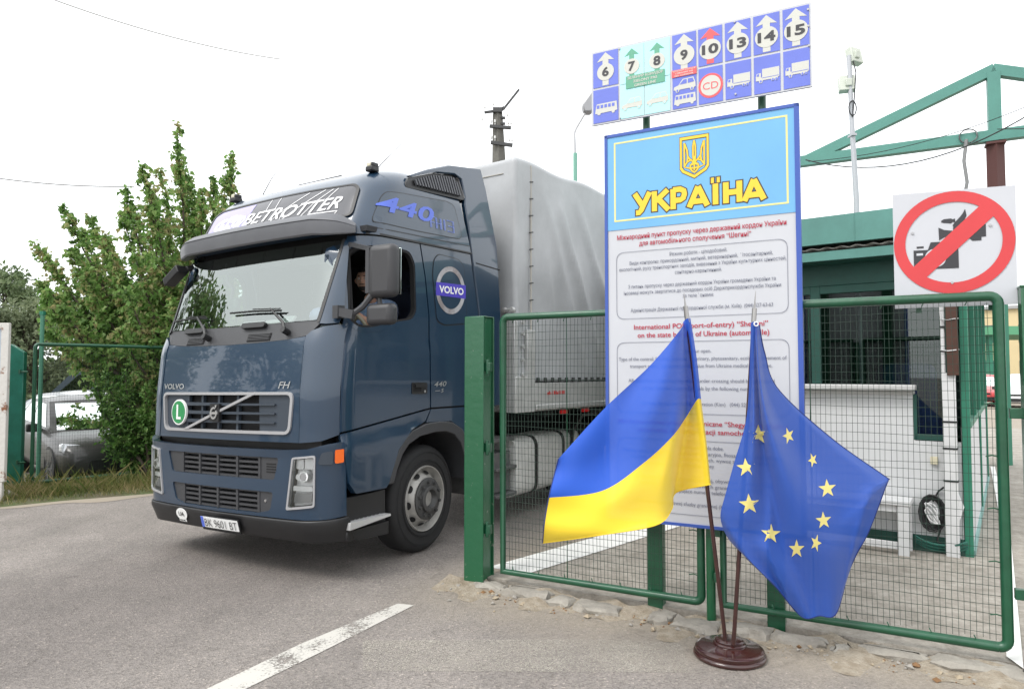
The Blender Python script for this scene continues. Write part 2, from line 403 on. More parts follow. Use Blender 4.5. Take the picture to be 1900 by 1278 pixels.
# paved island behind the gates
def concrete(name, c, c2, sc=5):
    return mat(name, c, .9, var=.01, col2=c2, vscale=sc, thresh=(.35, .7), bump=.5, bscale=60)
isl = MB()
top = .055
edge = [fw(.02, .06), fw(.5, .03), fw(1.05, .06), fw(1.6, .03), fw(2.2, .05), fw(2.8, .02), fw(3.6, .04)]
far = [Vector((5.2, 4.2, 0)), Vector((15.5, 20, 0)), Vector((11, 24, 0)), Vector((2.2, 8.9, 0)), Vector((.9, 7.0, 0))]
poly = [(p.x, p.y) for p in edge+far]
isl.prism(poly, lambda x, y, d: (x, y, d), top, -.02)
def slabmat():
    m = concrete('island concrete', (.27, .25, .22), (.4, .375, .34), 3.2); n = m.node_tree; L = n.links.new; b = n.nodes['Principled BSDF']
    src = b.inputs['Base Color'].links[0].from_socket
    g = n.nodes.new('ShaderNodeNewGeometry'); mp = n.nodes.new('ShaderNodeMapping'); mp.inputs['Rotation'].default_value = (0, 0, R(28)); L(g.outputs['Position'], mp.inputs[0])
    br = n.nodes.new('ShaderNodeTexNoise'); br.inputs['Scale'].default_value = 14; br.inputs['Detail'].default_value = 8; br.inputs['Roughness'].default_value = .7; L(mp.outputs[0], br.inputs['Vector'])
    cr = n.nodes.new('ShaderNodeValToRGB'); cr.color_ramp.elements[0].position = .3; cr.color_ramp.elements[0].color = (.6, .57, .52, 1); cr.color_ramp.elements[1].position = .7; cr.color_ramp.elements[1].color = (1.25, 1.22, 1.18, 1); L(br.outputs['Fac'], cr.inputs[0])
    mm = n.nodes.new('ShaderNodeMixRGB'); mm.blend_type = 'MULTIPLY'; mm.inputs[0].default_value = .8; L(src, mm.inputs[1]); L(cr.outputs[0], mm.inputs[2]); L(mm.outputs[0], b.inputs['Base Color'])
    return m
tag(isl.build('pavement', slabmat(), smooth=False), kind='structure')
kb = MB(); s = -.02; random.seed(11)
while s < 3.75:
    ln = random.uniform(.12, .5); h = random.uniform(.03, .055); o = random.uniform(-.06, .02); dep = random.uniform(.1, .2)
    if 1.0 < s < 1.55 and random.random() < .55: s += ln*.8; continue
    n_ = 9; ring = []
    for lvl, (zz, inset) in enumerate(((-.02, 0), (h*.6, .004), (h, .03))):
        for k in range(n_*2):
            t = k/(n_*2)*2*math.pi; cx_, cy_ = math.cos(t), math.sin(t)
            q = max(abs(cx_), abs(cy_)); ux, uy = cx_/q, cy_/q
            jx, jy = random.uniform(-.02, .02), random.uniform(-.028, .028)
            ring.append(fw(s+ln/2+ux*(ln/2-inset-.006)+jx, o-dep/2+.02+uy*(dep/2-inset)+jy, zz+random.uniform(-.006, .006)))
    m_ = n_*2; kb.add(ring, [(l*m_+k, l*m_+(k+1) % m_, (l+1)*m_+(k+1) % m_, (l+1)*m_+k) for l in range(2) for k in range(m_)]+[tuple(2*m_+k for k in range(m_))])
    s += ln
tag(kb.build('kerb', concrete('broken kerb stone', (.24, .22, .19), (.36, .335, .29), 9), ang=30), kind='structure')
dw = MB(); rd = random.Random(8)
def dz_(u, v): return .004+.045*(v**1.6)*(.75+.35*math.sin(u*37)+.25*math.sin(u*91+1))
dw.grid(120, 8, lambda u, v: tuple(fw(-.3+4.1*u, -.34-.08*math.sin(u*29)-.05*math.sin(u*71)+(.36+.08*math.sin(u*29))*v, dz_(u, v)-.012*(1-v)*(1+math.sin(u*50)))))
tag(dw.build('dirt_strip', mat('sandy dirt', (.24, .195, .14), .95, col2=(.36, .315, .25), vscale=16, thresh=(.35, .65), bump=.8, bscale=70)), kind='structure')
# rubble, grit and dry leaves gathered along the kerb
gr = MB(); random.seed(5)
for i in range(1500):
    s = random.uniform(-.25, 3.6); o = -.03-abs(random.gauss(0, .12)); r = random.choice((.004, .006, .008, .012))*random.uniform(.7, 1.4)
    if random.random() < .06: r = random.uniform(.015, .03)
    c = fw(s, o, r*.4); M = Matrix.Rotation(random.random()*6.28, 3, 'Z')@Matrix.Rotation(random.uniform(-.5, .5), 3, 'X')
    p = [M@Vector((x*r*random.uniform(.7, 1.2), y*r*random.uniform(.6, 1.1), z*r*.6)) for x, y, z in ((1, 0, 0), (0, 1, 0), (-1, 0, 0), (0, -1, 0), (0, 0, 1), (0, 0, -1))]
    gr.add([q+c for q in p], [(0, 1, 4), (1, 2, 4), (2, 3, 4), (3, 0, 4), (1, 0, 5), (2, 1, 5), (3, 2, 5), (0, 3, 5)], random.choice((0, 0, 1, 1, 2)))
tag(gr.build('gravel', [mat('grey grit', (.3, .28, .25), .9), mat('tan grit', (.34, .28, .2), .9), mat('dry leaf litter', (.2, .11, .05), .9)], smooth=False), kind='stuff')
# white painted lines seen through and beside the fence
wl = paintmat('white kerb paint', (.78, .77, .74), .5)
strip('lane_marking', [(-.2, 5.86), (.12, 5.66), (1.75, 7.35), (3.2, 8.95), (2.9, 9.05), (1.4, 7.5)], wl, .062)
strip('lane_marking', [gp(1868, 1238)[:2], gp(1900, 1262)[:2], gp(1875, 1000)[:2], gp(1846, 872)[:2], gp(1838, 872)[:2], gp(1862, 1010)[:2]], wl, .066)
# grass verge on the left
vg = MB(); V = [(-30, 6.0), (-9.0, 7.6), (-6.75, 8.5), (-6.0, 9.15), (-5.0, 9.75), (-4.0, 10.6), (-2.9, 12.2), (-3, 15.5), (-20, 15.5), (-30, 12)]
vs, tr = tri2d(V)
def vh(x, y): return .025+.02*math.sin(x*3.1+y)*math.cos(y*2.3)
patch(vg, V, lambda x, y, o: (x, y, gh_(x, y)+.003+.03*smst((y-vedge(x))/.5)), th=0, res=.3)
tag(vg.build('verge', mat('dry soil and moss', (.1, .085, .05), .95, col2=(.075, .1, .03), vscale=3, thresh=(.4, .6), bump=.6, bscale=30), smooth=False), kind='structure')
ds_ = MB(); xs = np.linspace(-8.8, -3.0, 60)
ds_.add([(x+.3*k*.35, vedge(x)+.14-k*.32*(1+.35*math.sin(x*3.1)+.2*math.sin(x*7.7)), .0035) for x in xs for k in (0, 1)], [(2*i, 2*i+1, 2*i+3, 2*i+2) for i in range(59)])
tag(ds_.build('dusty_roadside', paintmat('dusty road edge', (.3, .255, .2), .62, 22, .9), smooth=False), kind='structure')
# paved yard where the cars stand
yd = MB(); patch(yd, [(-40, 12.0), (-10, 11.4), (-6.9, 12.4), (-4.2, 14), (-4, 40), (-55, 44)], lambda x, y, o: (x, y, gh_(x, y)+.036+o), th=0, res=.8)
tag(yd.build('car_park', mat('pale gravel yard', (.2, .185, .16), .95, col2=(.1, .12, .05), vscale=.7, thresh=(.5, .7)), smooth=False), kind='structure')
def interp(tab,z):
    if z<=tab[0][0]: return tab[0][1]
    for (a,p),(b,q) in zip(tab,tab[1:]):
        if z<=b:
            t=(z-a)/(b-a); return p+(q-p)*t
    return tab[-1][1]
def smooth(tab,z,h=.05):
    return sum(interp(tab,z+k*h) for k in (-1,-.5,0,.5,1))/5
D_TAB=[(.3,.10),(.42,.03),(.56,0),(1.1,-.01),(1.2,.0),(1.6,.005),(2.0,.045),(2.18,.12),(2.86,.345),(3.05,.40),(3.12,.44),(3.38,.58),(3.5,.68),(3.6,.82),(3.68,1.05)]
W_TAB=[(0,1.25),(2.95,1.25),(3.05,1.245),(3.45,1.20),(3.55,1.15),(3.62,1.06),(3.7,.9)]
CB,CR=.06,.27
def cab_d(z): return smooth(D_TAB,z)
def cab_w(z): return smooth(W_TAB,z,.03)
def cab_front(x,z):
    w=cab_w(z);xc=w-CR;a=min(abs(x),w)
    y=cab_d(z)+CB*(a/w)**2
    if a>xc: y+=CR*(1-math.sqrt(max(0,1-((a-xc)/CR)**2)))
    return y
def cab_corner(t,z):
    """t 0..1 : round the left corner from front to side"""
    w=cab_w(z);x=w-CR+CR*math.sin(t*math.pi/2)
    return x,cab_d(z)+CB*(x/w)**2+CR*(1-math.cos(t*math.pi/2))
def cab_side(y,z):
    w=cab_w(z)
    if y>=cab_d(z)+CB+CR: return w
    lo,hi=0,1
    for _ in range(30):
        m=(lo+hi)/2
        if cab_corner(m,z)[1]<y: lo=m
        else: hi=m
    return cab_corner(lo,z)[0]

# ------------------------------------------------------------------ truck materials
PAINT = mat('slate blue lacquer', (.0105, .032, .064), .3, coat=.8, var=.06, vscale=1.4)
PAINT_D = mat('slate blue plastic grille', (.035, .046, .062), .5)
PLAST = mat('dark grey plastic', (.04, .041, .045), .5, bump=.08, bscale=300)
PLASTV = mat('weathered grey plastic', (.075, .078, .088), .48, var=.12, vscale=5)
MIRP = mat('charcoal mirror shell', (.034, .034, .037), .48, bump=.05, bscale=300)
BLACKP = mat('black plastic', (.012, .012, .013), .45)
BLACK = mat('deep black', (.005, .005, .006), .8)
RUB = mat('tyre rubber', (.012, .012, .013), .75, var=.3, vscale=12)
CHROME = mat('brushed silver', (.62, .62, .62), .28, .9)
SILV = mat('silver plastic', (.4, .4, .41), .35, .35)
STEEL = mat('wheel steel', (.36, .35, .33), .42, .3, var=.15, vscale=10)
HUB = mat('hub grey steel', (.085, .085, .085), .5, .5)
WHITE = mat('white enamel', (.75, .75, .74), .4)
LAMPG = glass('clear lamp lens', (.97, .98, .98), .06)
WSG = glass('windscreen glass', (.6, .69, .66), .21)
MIRG = mat('mirror glass', (.55, .62, .6), .03, 1)
ORANGE = mat('orange lens', (.85, .14, .01), .25, coat=.6)
DECB = mat('blue vinyl', (.09, .15, .6), .45); DECL = mat('pale blue vinyl', (.2, .27, .66), .45)
PURP = mat('violet blue vinyl', (.06, .04, .42), .45)

TR = thing('truck', 'slate blue heavy truck with grey sun visor driving out through the open gate', 'truck', (-2.563, 6.041, 0), R(-31.31))
def SH(p): return (p[0], p[1], p[2]+.016*(p[0]-1.2)+.03*(p[1]-1.37))
def P_pm(s, z):
    a = abs(s); w = cab_w(z); xc = w-CR; L = CR*math.pi/2; d = cab_d(z)
    if a <= xc: x, y = a, d+CB*(a/w)**2
    elif a <= xc+L:
        t = (a-xc)/CR; x = xc+CR*math.sin(t); y = d+CB*(x/w)**2+CR*(1-math.cos(t))
    else: x, y = w, d+CB+CR+(a-xc-L)
    return Vector((math.copysign(x, s), y, z))
def P_side(y, z, sg=1):
    return Vector((sg*cab_side(y, z), y, z))
def P_front(x, z): return Vector((x, cab_front(x, z), z))
def surf(P):
    def fn(a, b, o):
        p = P(a, b); h = .004
        n = (P(a+h, b)-P(a-h, b)).cross(P(a, b+h)-P(a, b-h))
        if n.length < 1e-12: n = Vector((0, -1, 0))
        n.normalize()
        if n.dot(p-Vector((0, 1.5, p.z-.1))) < 0: n = -n
        return p+n*o
    return fn
pm, fr = surf(P_pm), surf(P_front)
sdL = surf(lambda y, z: P_side(y, z, 1)); sdR = surf(lambda y, z: P_side(y, z, -1))
def tp(mb, name, ms, parent=None, **k): return mb.build(name, ms, parent or TR, xf=SH, **k)
def mirror_poly(p): return [(-x, z) for x, z in p][::-1]
def hlf(p): return p+[(-x, z) for x, z in reversed(p)]

# ---- front panel with grille
fp = MB(); gh = rnd([(-.862, 1.256), (.857, 1.26), (.88, 1.575), (-.892, 1.575)], .05)
patch(fp, [(-.955, 1.178), (.955, 1.178), (.945, 2.045), (.75, 2.025), (.4, 2.01), (0, 2.005), (-.4, 2.01), (-.75, 2.025), (-.945, 2.045)], fr, [gh], th=.03, res=.09)
FPN = tp(fp, 'front_panel', PAINT)
b = MB(); patch(b, rnd([(-.865, 1.237), (.865, 1.242), (.895, 1.592), (-.905, 1.592)], .07), fr, [rnd([(-.845, 1.262), (.84, 1.266), (.866, 1.568), (-.88, 1.568)], .05)], th=.03, off=.016, res=.12)
GRL = tp(b, 'grille', SILV)
b = MB(); patch(b, gh, fr, th=.02, off=-.055, res=.15); tp(b, 'grille_backing', BLACK, GRL)
b = MB()
for x0, x1 in ((-.888, -.5), (.47, .875)): patch(b, rnd([(x0+.02, 1.262), (x1-.01, 1.262), (x1, 1.57), (x0, 1.57)], .02), fr, th=.03, off=-.012, res=.12)
for z in (1.335, 1.41, 1.485): patch(b, rnd([(-.52, z-.014), (.68, z-.006), (.68, z+.008), (-.52, z+.016)], .006), fr, th=.03, off=.008, res=.12)
for x in (-.3, -.06, .2): patch(b, [(x-.014, 1.268), (x+.014, 1.268), (x+.014, 1.562), (x-.014, 1.562)], fr, th=.03, off=-.014, res=.12)
tp(b, 'grille_slats', PAINT_D, GRL)
b = MB(); patch(b, [(-.52, 1.262), (-.45, 1.262), (.44, 1.567), (.37, 1.567)], fr, th=.02, off=.026, res=.12); tp(b, 'diagonal_bar', SILV, GRL)
b = MB(); patch(b, [(-.115, 1.335), (.01, 1.335), (.01, 1.49), (-.115, 1.49)], fr, th=.03, off=.034, res=.1)
patch(b, ribbon(ell(-.0525, 1.41, .038, .046, 24, 60, 390), .016), fr, th=.008, off=.044, res=.1, mi=1)
patch(b, [(-.028, 1.452), (-.008, 1.478), (-.036, 1.482)], fr, th=.008, off=.044, res=.1, mi=1)
patch(b, [(-.105, 1.4), (0, 1.4), (0, 1.42), (-.105, 1.42)], fr, th=.008, off=.042, res=.1, mi=1)
tp(b, 'emblem', [BLACKP, CHROME], GRL)
b = MB(); patch(b, ell(-.6, 1.41, .118, .117, 36), fr, th=.02, off=.03, res=.1); patch(b, ell(-.6, 1.41, .104, .103, 36), fr, th=.006, off=.034, res=.1, mi=1)
patch(b, [(-.625, 1.345), (-.555, 1.345), (-.555, 1.367), (-.601, 1.367), (-.601, 1.48), (-.625, 1.48)], fr, th=.004, off=.037, res=.1)
tp(b, 'badge', [WHITE, mat('green badge enamel', (.02, .22, .07), .4)], GRL, smooth=False)['label'] = 'round green badge with a white L'
b = MB(); put_text(b, 'VOLVO', -.915, -.575, 1.622, fr, .05, .018, off=.006, mxl=.03); tp(b, 'badge_lettering', CHROME, FPN, smooth=False, recalc=False); b = MB(); put_text(b, 'FH', .71, .845, 1.62, fr, .06, .006, .25, off=.006, mxl=.03)
tp(b, 'badge_lettering', CHROME, FPN, smooth=False, recalc=False)
# ---- corner panels, cowl, pillars
for sg in (1, -1):
    q = (lambda p: p) if sg > 0 else mirror_poly
    b = MB(); patch(b, q([(.962, 1.178), (1.15, 1.19), (1.285, 1.235), (1.285, 1.95), (1.275, 2.12), (1.2, 2.135), (1.09, 2.12), (1.0, 2.09), (.952, 2.05)]), pm, th=.03, off=.004, res=.06); tp(b, 'corner_panel', PAINT)
    b = MB(); patch(b, q([(1.042, 2.15), (1.1, 2.145), (1.2, 2.15), (1.215, 2.25), (1.118, 2.83), (1.09, 2.87), (1.072, 2.87)]), pm, th=.04, off=0, res=.06); tp(b, 'windscreen_pillar', PAINT)
    b = MB(); patch(b, q([(1.012, 2.17), (1.043, 2.155), (1.074, 2.88), (1.052, 2.88)]), pm, th=.03, off=.006, res=.06); tp(b, 'windscreen_trim', BLACKP)
b = MB(); patch(b, hlf([(-.95, 2.05), (-.75, 2.03), (-.4, 2.015)])[:3]+[(0, 2.01), (.4, 2.015), (.75, 2.03), (.95, 2.055), (1.0, 2.1), (1.04, 2.15), (1.03, 2.185), (.6, 2.178), (0, 2.175), (-.6, 2.178), (-1.03, 2.185), (-1.04, 2.15), (-1.0, 2.1)], fr, th=.03, off=-.008, res=.08)
CW = tp(b, 'windscreen_cowl', PLAST)
for x0, x1 in ((.24, .53), (-.645, -.375)):
    b = MB()
    patch(b, [(x0, 2.03), (x1, 2.03), (x1, 2.095), (x0, 2.095)], fr, th=.01, off=-.003, res=.15, mi=0)
    for k in range(5): patch(b, [(x0+.01, 2.037+k*.0125), (x1-.01, 2.037+k*.0125), (x1-.01, 2.042+k*.0125), (x0+.01, 2.042+k*.0125)], fr, th=.006, off=.002, res=.15, mi=1)
    tp(b, 'air_vent', [BLACK, PLAST], CW)
# ---- windscreen
b = MB(); patch(b, rnd([(-1.03, 2.18), (1.03, 2.18), (1.058, 2.875), (-1.058, 2.875)], .06), fr, th=0, off=-.002, res=.09)
WS = tp(b, 'windscreen', WSG, recalc=False)
for pts, blade in (([(.74, 2.085), (.68, 2.16), (.48, 2.29)], [(-.07, 2.29), (.25, 2.288), (.6, 2.272)]), ([(-.29, 2.075), (-.36, 2.15), (-.54, 2.275)], [(-.95, 2.262), (-.7, 2.275), (-.4, 2.262)])):
    b = MB(); b.tube([fr(x, z, .05) for x, z in pts], [.016, .014, .008], 6); b.tube([fr(x, z, .03) for x, z in blade], .009, 6); b.tube([fr(x, z+.012, .045) for x, z in blade[::-1][:2]], .005, 5)
    x, z = pts[0]; b.tube([fr(x-.01, z, .0), fr(x-.01, z, .07)], .028, 8)
    patch(b, rnd([(x-.6, z+.055), (x-.3, z+.055), (x-.3, z+.1), (x-.6, z+.1)], .02) if x > 0 else rnd([(x-.42, z+.055), (x-.12, z+.055), (x-.12, z+.1), (x-.42, z+.1)], .02), fr, th=.03, off=.03, res=.1)
    tp(b, 'wiper', BLACKP, CW)
# ---- sun visor
b = MB(); prof = [(.0, 3.095), (.06, 3.092), (.12, 3.073), (.2, 3.0), (.21, 2.984), (.202, 2.98), (.202, 2.974), (.214, 2.968), (.214, 2.92), (.205, 2.868), (.193, 2.858), (.17, 2.866), (.08, 2.93), (.0, 2.95)]
ns = 41; rows = []
for i in range(ns):
    u = i/(ns-1)*2-1; s = math.copysign(1.15*abs(u)**.85, u); k = .4+.42*(1-.0)*min(1, max(0, (1.12-abs(s))*4))+.18*math.sqrt(max(0, 1-max(0, (abs(s)-1.0)/.16)**2)); dz = .012*(1-min(1, abs(s)/1.1)**2)
    lift = .0
    n0 = pm(s, 2.95, 1)-pm(s, 2.95, 0); p0 = pm(s, 2.95, 0)
    ez = 1-.55*max(0, (abs(s)-.95)/.2)**2
    rows.append([(p0+n0*(o*k)+Vector((0, 0, (z-2.93)*ez-.02+dz*(1 if z > 2.93 else .3)))) for o, z in prof])
m_ = len(prof); b.add([p for r_ in rows for p in r_], [(i*m_+j, i*m_+(j+1) % m_, (i+1)*m_+(j+1) % m_, (i+1)*m_+j) for i in range(ns-1) for j in range(m_)]+[tuple(range(m_)), tuple((ns-1)*m_+j for j in range(m_))[::-1]])
VIS = tp(b, 'sun_visor', mat('pale weathered visor plastic', (.105, .108, .118), .42, var=.08, vscale=4), ang=24)
for x in (-.62, -.33, .02, .62):
    s0 = x; b = MB()
    for du in (0, 1):
        a0 = pm(s0+.13*du, 2.95, 0); n0 = pm(s0+.13*du, 2.95, 1)-a0
        b.bar(a0+n0*.16+Vector((0, 0, .085)), a0+n0*.205+Vector((0, 0, 0)), .004, .004)
    a0 = pm(s0, 2.95, 0); n0 = pm(s0, 2.95, 1)-a0; a1 = pm(s0+.13, 2.95, 0); n1 = pm(s0+.13, 2.95, 1)-a1; b.bar(a0+n0*.205, a1+n1*.205, .004, .004)
    tp(b, 'visor_hinge_cover', PLAST, VIS)
# ---- roof
def yback(z): return 2.2-.25*(z-2.32)
zs = [2.93, 3.0, 3.06, 3.1, 3.16, 3.22, 3.28, 3.34, 3.39, 3.44, 3.49, 3.53, 3.57, 3.605, 3.635, 3.66, 3.685, 3.705, 3.725, 3.745]
D_TAB[-1] = (3.68, 1.02); D_TAB += [(3.72, 1.25), (3.76, 1.75)]
W_TAB[-2:] = [(3.62, 1.09), (3.68, .96), (3.72, .78), (3.77, .45)]
rows = []
for z in zs:
    w = cab_w(z); xc = max(.05, w-CR); y0 = cab_d(z)+CB+CR; yb = max(y0+.05, yback(z)); r_ = []
    for sg in (-1, 1):
        side = [Vector((sg*w, y0+(yb-y0)*k/8, z)) for k in range(8, 0, -1)]
        cor = [P_pm(sg*(xc+CR*math.pi/2*k/7), z) for k in range(7, -1, -1)]
        r_ += (side+cor) if sg < 0 else [P_pm(-xc+2*xc*k/16, z) for k in range(1, 16)]+cor[::-1]+side[::-1]
    rows.append(r_)
b = MB(); m_ = len(rows[0]); b.add([p for r_ in rows for p in r_], [(i*m_+j, i*m_+j+1, (i+1)*m_+j+1, (i+1)*m_+j) for i in range(len(rows)-1) for j in range(m_-1)]+[tuple((len(rows)-1)*m_+j for j in range(m_))])
ROOF = tp(b, 'cab_roof', PAINT, ang=50)
b = MB(); b.add([(x, 2.0+(0 if z > 3.3 else .16), z) for z in (2.9, 3.74) for x in (-1.1, 1.1)], [(0, 1, 3, 2)]); tp(b, 'cab_rear_wall', PLAST, smooth=False)
# lit style roof sign
SG = mat('dark grey sign acrylic', (.055, .055, .062), .18, coat=.4); LIL = mat('lilac sign print', (.36, .33, .62), .3); WHV = mat('white vinyl', (.8, .8, .8), .4)
b = MB(); sp = rnd([(-.97, 3.12), (1.05, 3.1), (1.0, 3.37), (.93, 3.41), (.45, 3.425), (0, 3.43), (-.45, 3.425), (-.9, 3.42), (-1.0, 3.37)], .05)
patch(b, sp, fr, th=.02, off=.012, res=.06)
RS = tp(b, 'roof_sign', SG)
b = MB(); patch(b, rnd([(-1.0, 3.105), (1.075, 3.085), (1.025, 3.38), (.95, 3.425), (.45, 3.442), (0, 3.446), (-.45, 3.442), (-.92, 3.438), (-1.03, 3.385)], .06), fr, [sp], th=.02, off=.016, res=.08); tp(b, 'sign_frame', BLACKP, RS)
b = MB(); patch(b, [(-.95, 3.14), (-.36, 3.14), (-.36, 3.19), (-.33, 3.41), (-.88, 3.405), (-.96, 3.36)], fr, th=.001, off=.0135, res=.05); tp(b, 'globe_backdrop', LIL, RS)
b = MB(); patch(b, ell(-.6, 3.13, .3, .2, 24, 8, 172), fr, th=.001, off=.0145, res=.05)
tp(b, 'globe_print', mat('pale globe print', (.7, .7, .85), .4, col2=(.3, .28, .6), vscale=9, thresh=(.45, .55)), RS)
b = MB(); put_text(b, 'GLOBETROTTER', -.86, .9, 3.185, fr, .125, .012, .3, off=.0165, mxl=.03)
for pts in ([(-.1, 3.42), (-.1, 3.3)], [(.03, 3.42), (.03, 3.3)], [(.42, 3.41), (.12, 3.24), (.02, 3.14), (-.2, 3.11)], [(.62, 3.41), (.35, 3.26), (.14, 3.12)], [(.72, 3.4), (.55, 3.28), (.42, 3.12)], [(.17, 3.25), (.17, 3.12)], [(.05, 3.2), (.05, 3.12)], [(.54, 3.17), (.9, 3.155)], [(.9, 3.155), (.88, 3.12)], [(.78, 3.4), (.7, 3.3)]):
    patch(b, ribbon(pts, .008), fr, th=.001, off=.0155, res=.06)
tp(b, 'sign_lettering', WHV, RS, smooth=False, recalc=False)
# roof beacons, antennas, roof hatch
for x, w_ in ((.965, 1), (-.99, .8)):
    b = MB(); p = Vector((x, .83, 3.6)); b.box(p+Vector((0, .02, .005)), (.09, .1, .05), mi=1); b.box(p+Vector((-.012, .015, .045)), (.055, .07, .045), mi=0); b.box(p+Vector((.03, .02, .042)), (.028, .085, .045), mi=1)
    tp(b, 'marker_light', [mat('cream lens', (.55, .52, .4), .3), BLACKP], bevel=.012)
b = MB(); b.tube([(-.64, .9, 3.6), (-.56, .95, 3.78), (-.46, 1.0, 3.93)], [.006, .004, .002], 5); b.tube([(.98, .9, 3.62), (1.12, .95, 3.76), (1.3, 1.0, 3.9)], [.005, .003, .002], 5); tp(b, 'aerial', BLACKP)
b = MB(); b.b2((-.45, 1.2, 3.7), (.2, 1.75, 3.765)); tp(b, 'roof_hatch', PLAST, bevel=.02)
# ---- doors, side walls
win = rnd([(.37, 2.76), (.315, 2.18), (.40, 2.115), (.55, 2.115), (.84, 2.165), (1.11, 2.205), (1.17, 2.28), (1.145, 2.73), (1.07, 2.835), (.9, 2.85), (.45, 2.825)], .05, 3)
wout = rnd([(.325, 2.8), (.285, 2.16), (.39, 2.075), (.56, 2.075), (.9, 2.12), (1.16, 2.165), (1.215, 2.27), (1.19, 2.75), (1.09, 2.875), (.9, 2.885), (.42, 2.865)], .06, 3)
door = [(.235, 2.0), (.295, 2.24), (.385, 2.8), (.425, 2.915), (1.21, 2.925), (1.29, 2.62), (1.35, 2.25), (1.366, 1.37), (.9, 1.322), (.215, 1.252)]
lowp = rnd([(.215, 1.236), (.9, 1.306), (1.366, 1.354), (1.29, 1.245), (1.08, 1.195), (.89, 1.03), (.765, .76), (.73, .72), (.36, .735), (.285, .83)], .012)
rearp = [(1.385, 1.37), (2.2, 1.345), (2.2, 2.32), (2.05, 2.925), (1.228, 2.925), (1.308, 2.62), (1.368, 2.25)]
rlow = [(1.385, 1.352), (2.2, 1.328), (2.2, .86), (2.03, .9), (1.87, 1.13), (1.71, 1.212), (1.31, 1.235)]
for sg, sd in ((1, sdL), (-1, sdR)):
    b = MB(); patch(b, door, sd, [wout], th=.04, res=.09, bulge=lambda y, z: -.012*max(0, min(1, (z-1.95)/.03)))
    DR = tp(b, 'door', PAINT)
    b = MB(); patch(b, wout, sd, [win], th=.05, off=-.01, res=.06); tp(b, 'window_surround', PAINT, DR)
    b = MB(); patch(b, win, sd, [[(sum(p[0] for p in win)/len(win)+(x-sum(p[0] for p in win)/len(win))*.955, sum(p[1] for p in win)/len(win)+(z-sum(p[1] for p in win)/len(win))*.945) for x, z in win]], th=.05, off=-.014, res=.06); tp(b, 'window_seal', BLACK, DR)
    if sg < 0:
        b = MB(); patch(b, win, sd, th=0, off=-.03, res=.1); tp(b, 'side_window', WSG, DR, recalc=False)
    b = MB(); b.tube([sd(.4, 2.78, -.03), sd(.355, 2.14, -.03)], .014, 6); tp(b, 'quarter_bar', BLACK, DR)
    b = MB(); patch(b, rnd([(1.09, 1.515), (1.315, 1.505), (1.315, 1.61), (1.09, 1.62)], .015), sd, th=.02, off=.008, res=.1); patch(b, [(1.11, 1.535), (1.22, 1.53), (1.22, 1.6), (1.11, 1.605)], sd, th=.01, off=.011, res=.1, mi=1); patch(b, rnd([(1.12, 1.575), (1.29, 1.567), (1.29, 1.597), (1.12, 1.603)], .01), sd, th=.02, off=.03, res=.1); b.tube([sd(1.275, 1.53, .0), sd(1.275, 1.53, .013)], .012, 8, mi=2)
    tp(b, 'handle', [BLACKP, BLACK, CHROME], DR)
    b = MB(); patch(b, lowp, sd, th=.04, off=.004, res=.05, bulge=lambda y, z: .022*max(0, min(1, ((1.185+max(0, y-.6)*.085)-z)/.03)))
    tp(b, 'lower_side_panel', PAINT)
    b = MB(); patch(b, rearp, sd, th=.04, off=0, res=.1, bulge=lambda y, z: -.012*max(0, min(1, (z-1.95)/.03))); SW = tp(b, 'side_wall', PAINT)
    lk = rnd([(1.43, 2.80), (1.5, 2.86), (1.83, 2.845), (1.93, 2.79), (1.985, 2.2), (1.6, 2.17), (1.48, 2.21), (1.41, 2.66)], .05)
    cx_ = sum(p[0] for p in lk)/len(lk); cz_ = sum(p[1] for p in lk)/len(lk)
    b = MB(); patch(b, [(cx_+(x-cx_)*1.04, cz_+(z-cz_)*1.03) for x, z in lk], sd, [lk], th=.006, off=-.011, res=.1, mi=0); tp(b, 'locker_seal', BLACKP, SW)
    b = MB(); patch(b, lk, sd, th=.01, off=-.006, res=.1); tp(b, 'locker_lid', PAINT, SW)
    b = MB(); patch(b, rlow, sd, th=.04, off=.0, res=.08); tp(b, 'rear_lower_panel', PAINT)
    b = MB(); patch(b, [(.4, 2.926), (2.06, 2.93), (2.06, 2.945), (.4, 2.945)], sd, th=.01, off=.004, res=.15); patch(b, [(.5, 2.985), (2.02, 3.005), (2.02, 3.011), (.5, 2.991)], sd, th=.006, off=.004, res=.15); tp(b, 'rain_gutter', BLACKP)
    # wheel arch lip
    oa = [(.765, .74), (.83, .89), (.9, 1.02), (1.0, 1.125), (1.09, 1.18), (1.3, 1.225), (1.52, 1.225), (1.71, 1.2), (1.87, 1.12), (1.98, .98), (2.03, .8), (2.04, .6)]
    ia = [(.835, .74), (.88, .86), (.95, .98), (1.04, 1.06), (1.2, 1.115), (1.44, 1.13), (1.6, 1.12), (1.74, 1.075), (1.85, .98), (1.92, .84), (1.95, .7), (1.96, .6)]
    b = MB(); b.prism(oa+ia[::-1], lambda y, z, d: (sg*d, y, z), .7, 1.272); tp(b, 'mudguard', PLAST, bevel=.008)
    # roof side window panel with the decal
    rp_ = rnd([(.6, 3.045), (.61, 3.09), (.73, 3.29), (.79, 3.345), (.96, 3.365), (1.68, 3.42), (1.8, 3.4), (1.885, 3.1), (1.84, 3.062), (1.19, 3.045)], .05)
    def inset(p, k, kz): 
        a_ = sum(q[0] for q in p)/len(p); c_ = sum(q[1] for q in p)/len(p); return [(a_+(x-a_)*k, c_+(z-c_)*kz) for x, z in p]
    b = MB(); patch(b, inset(rp_, 1.012, 1.04), sd, [rp_], th=.004, off=.003, res=.1); tp(b, 'panel_seal', BLACKP, ROOF)
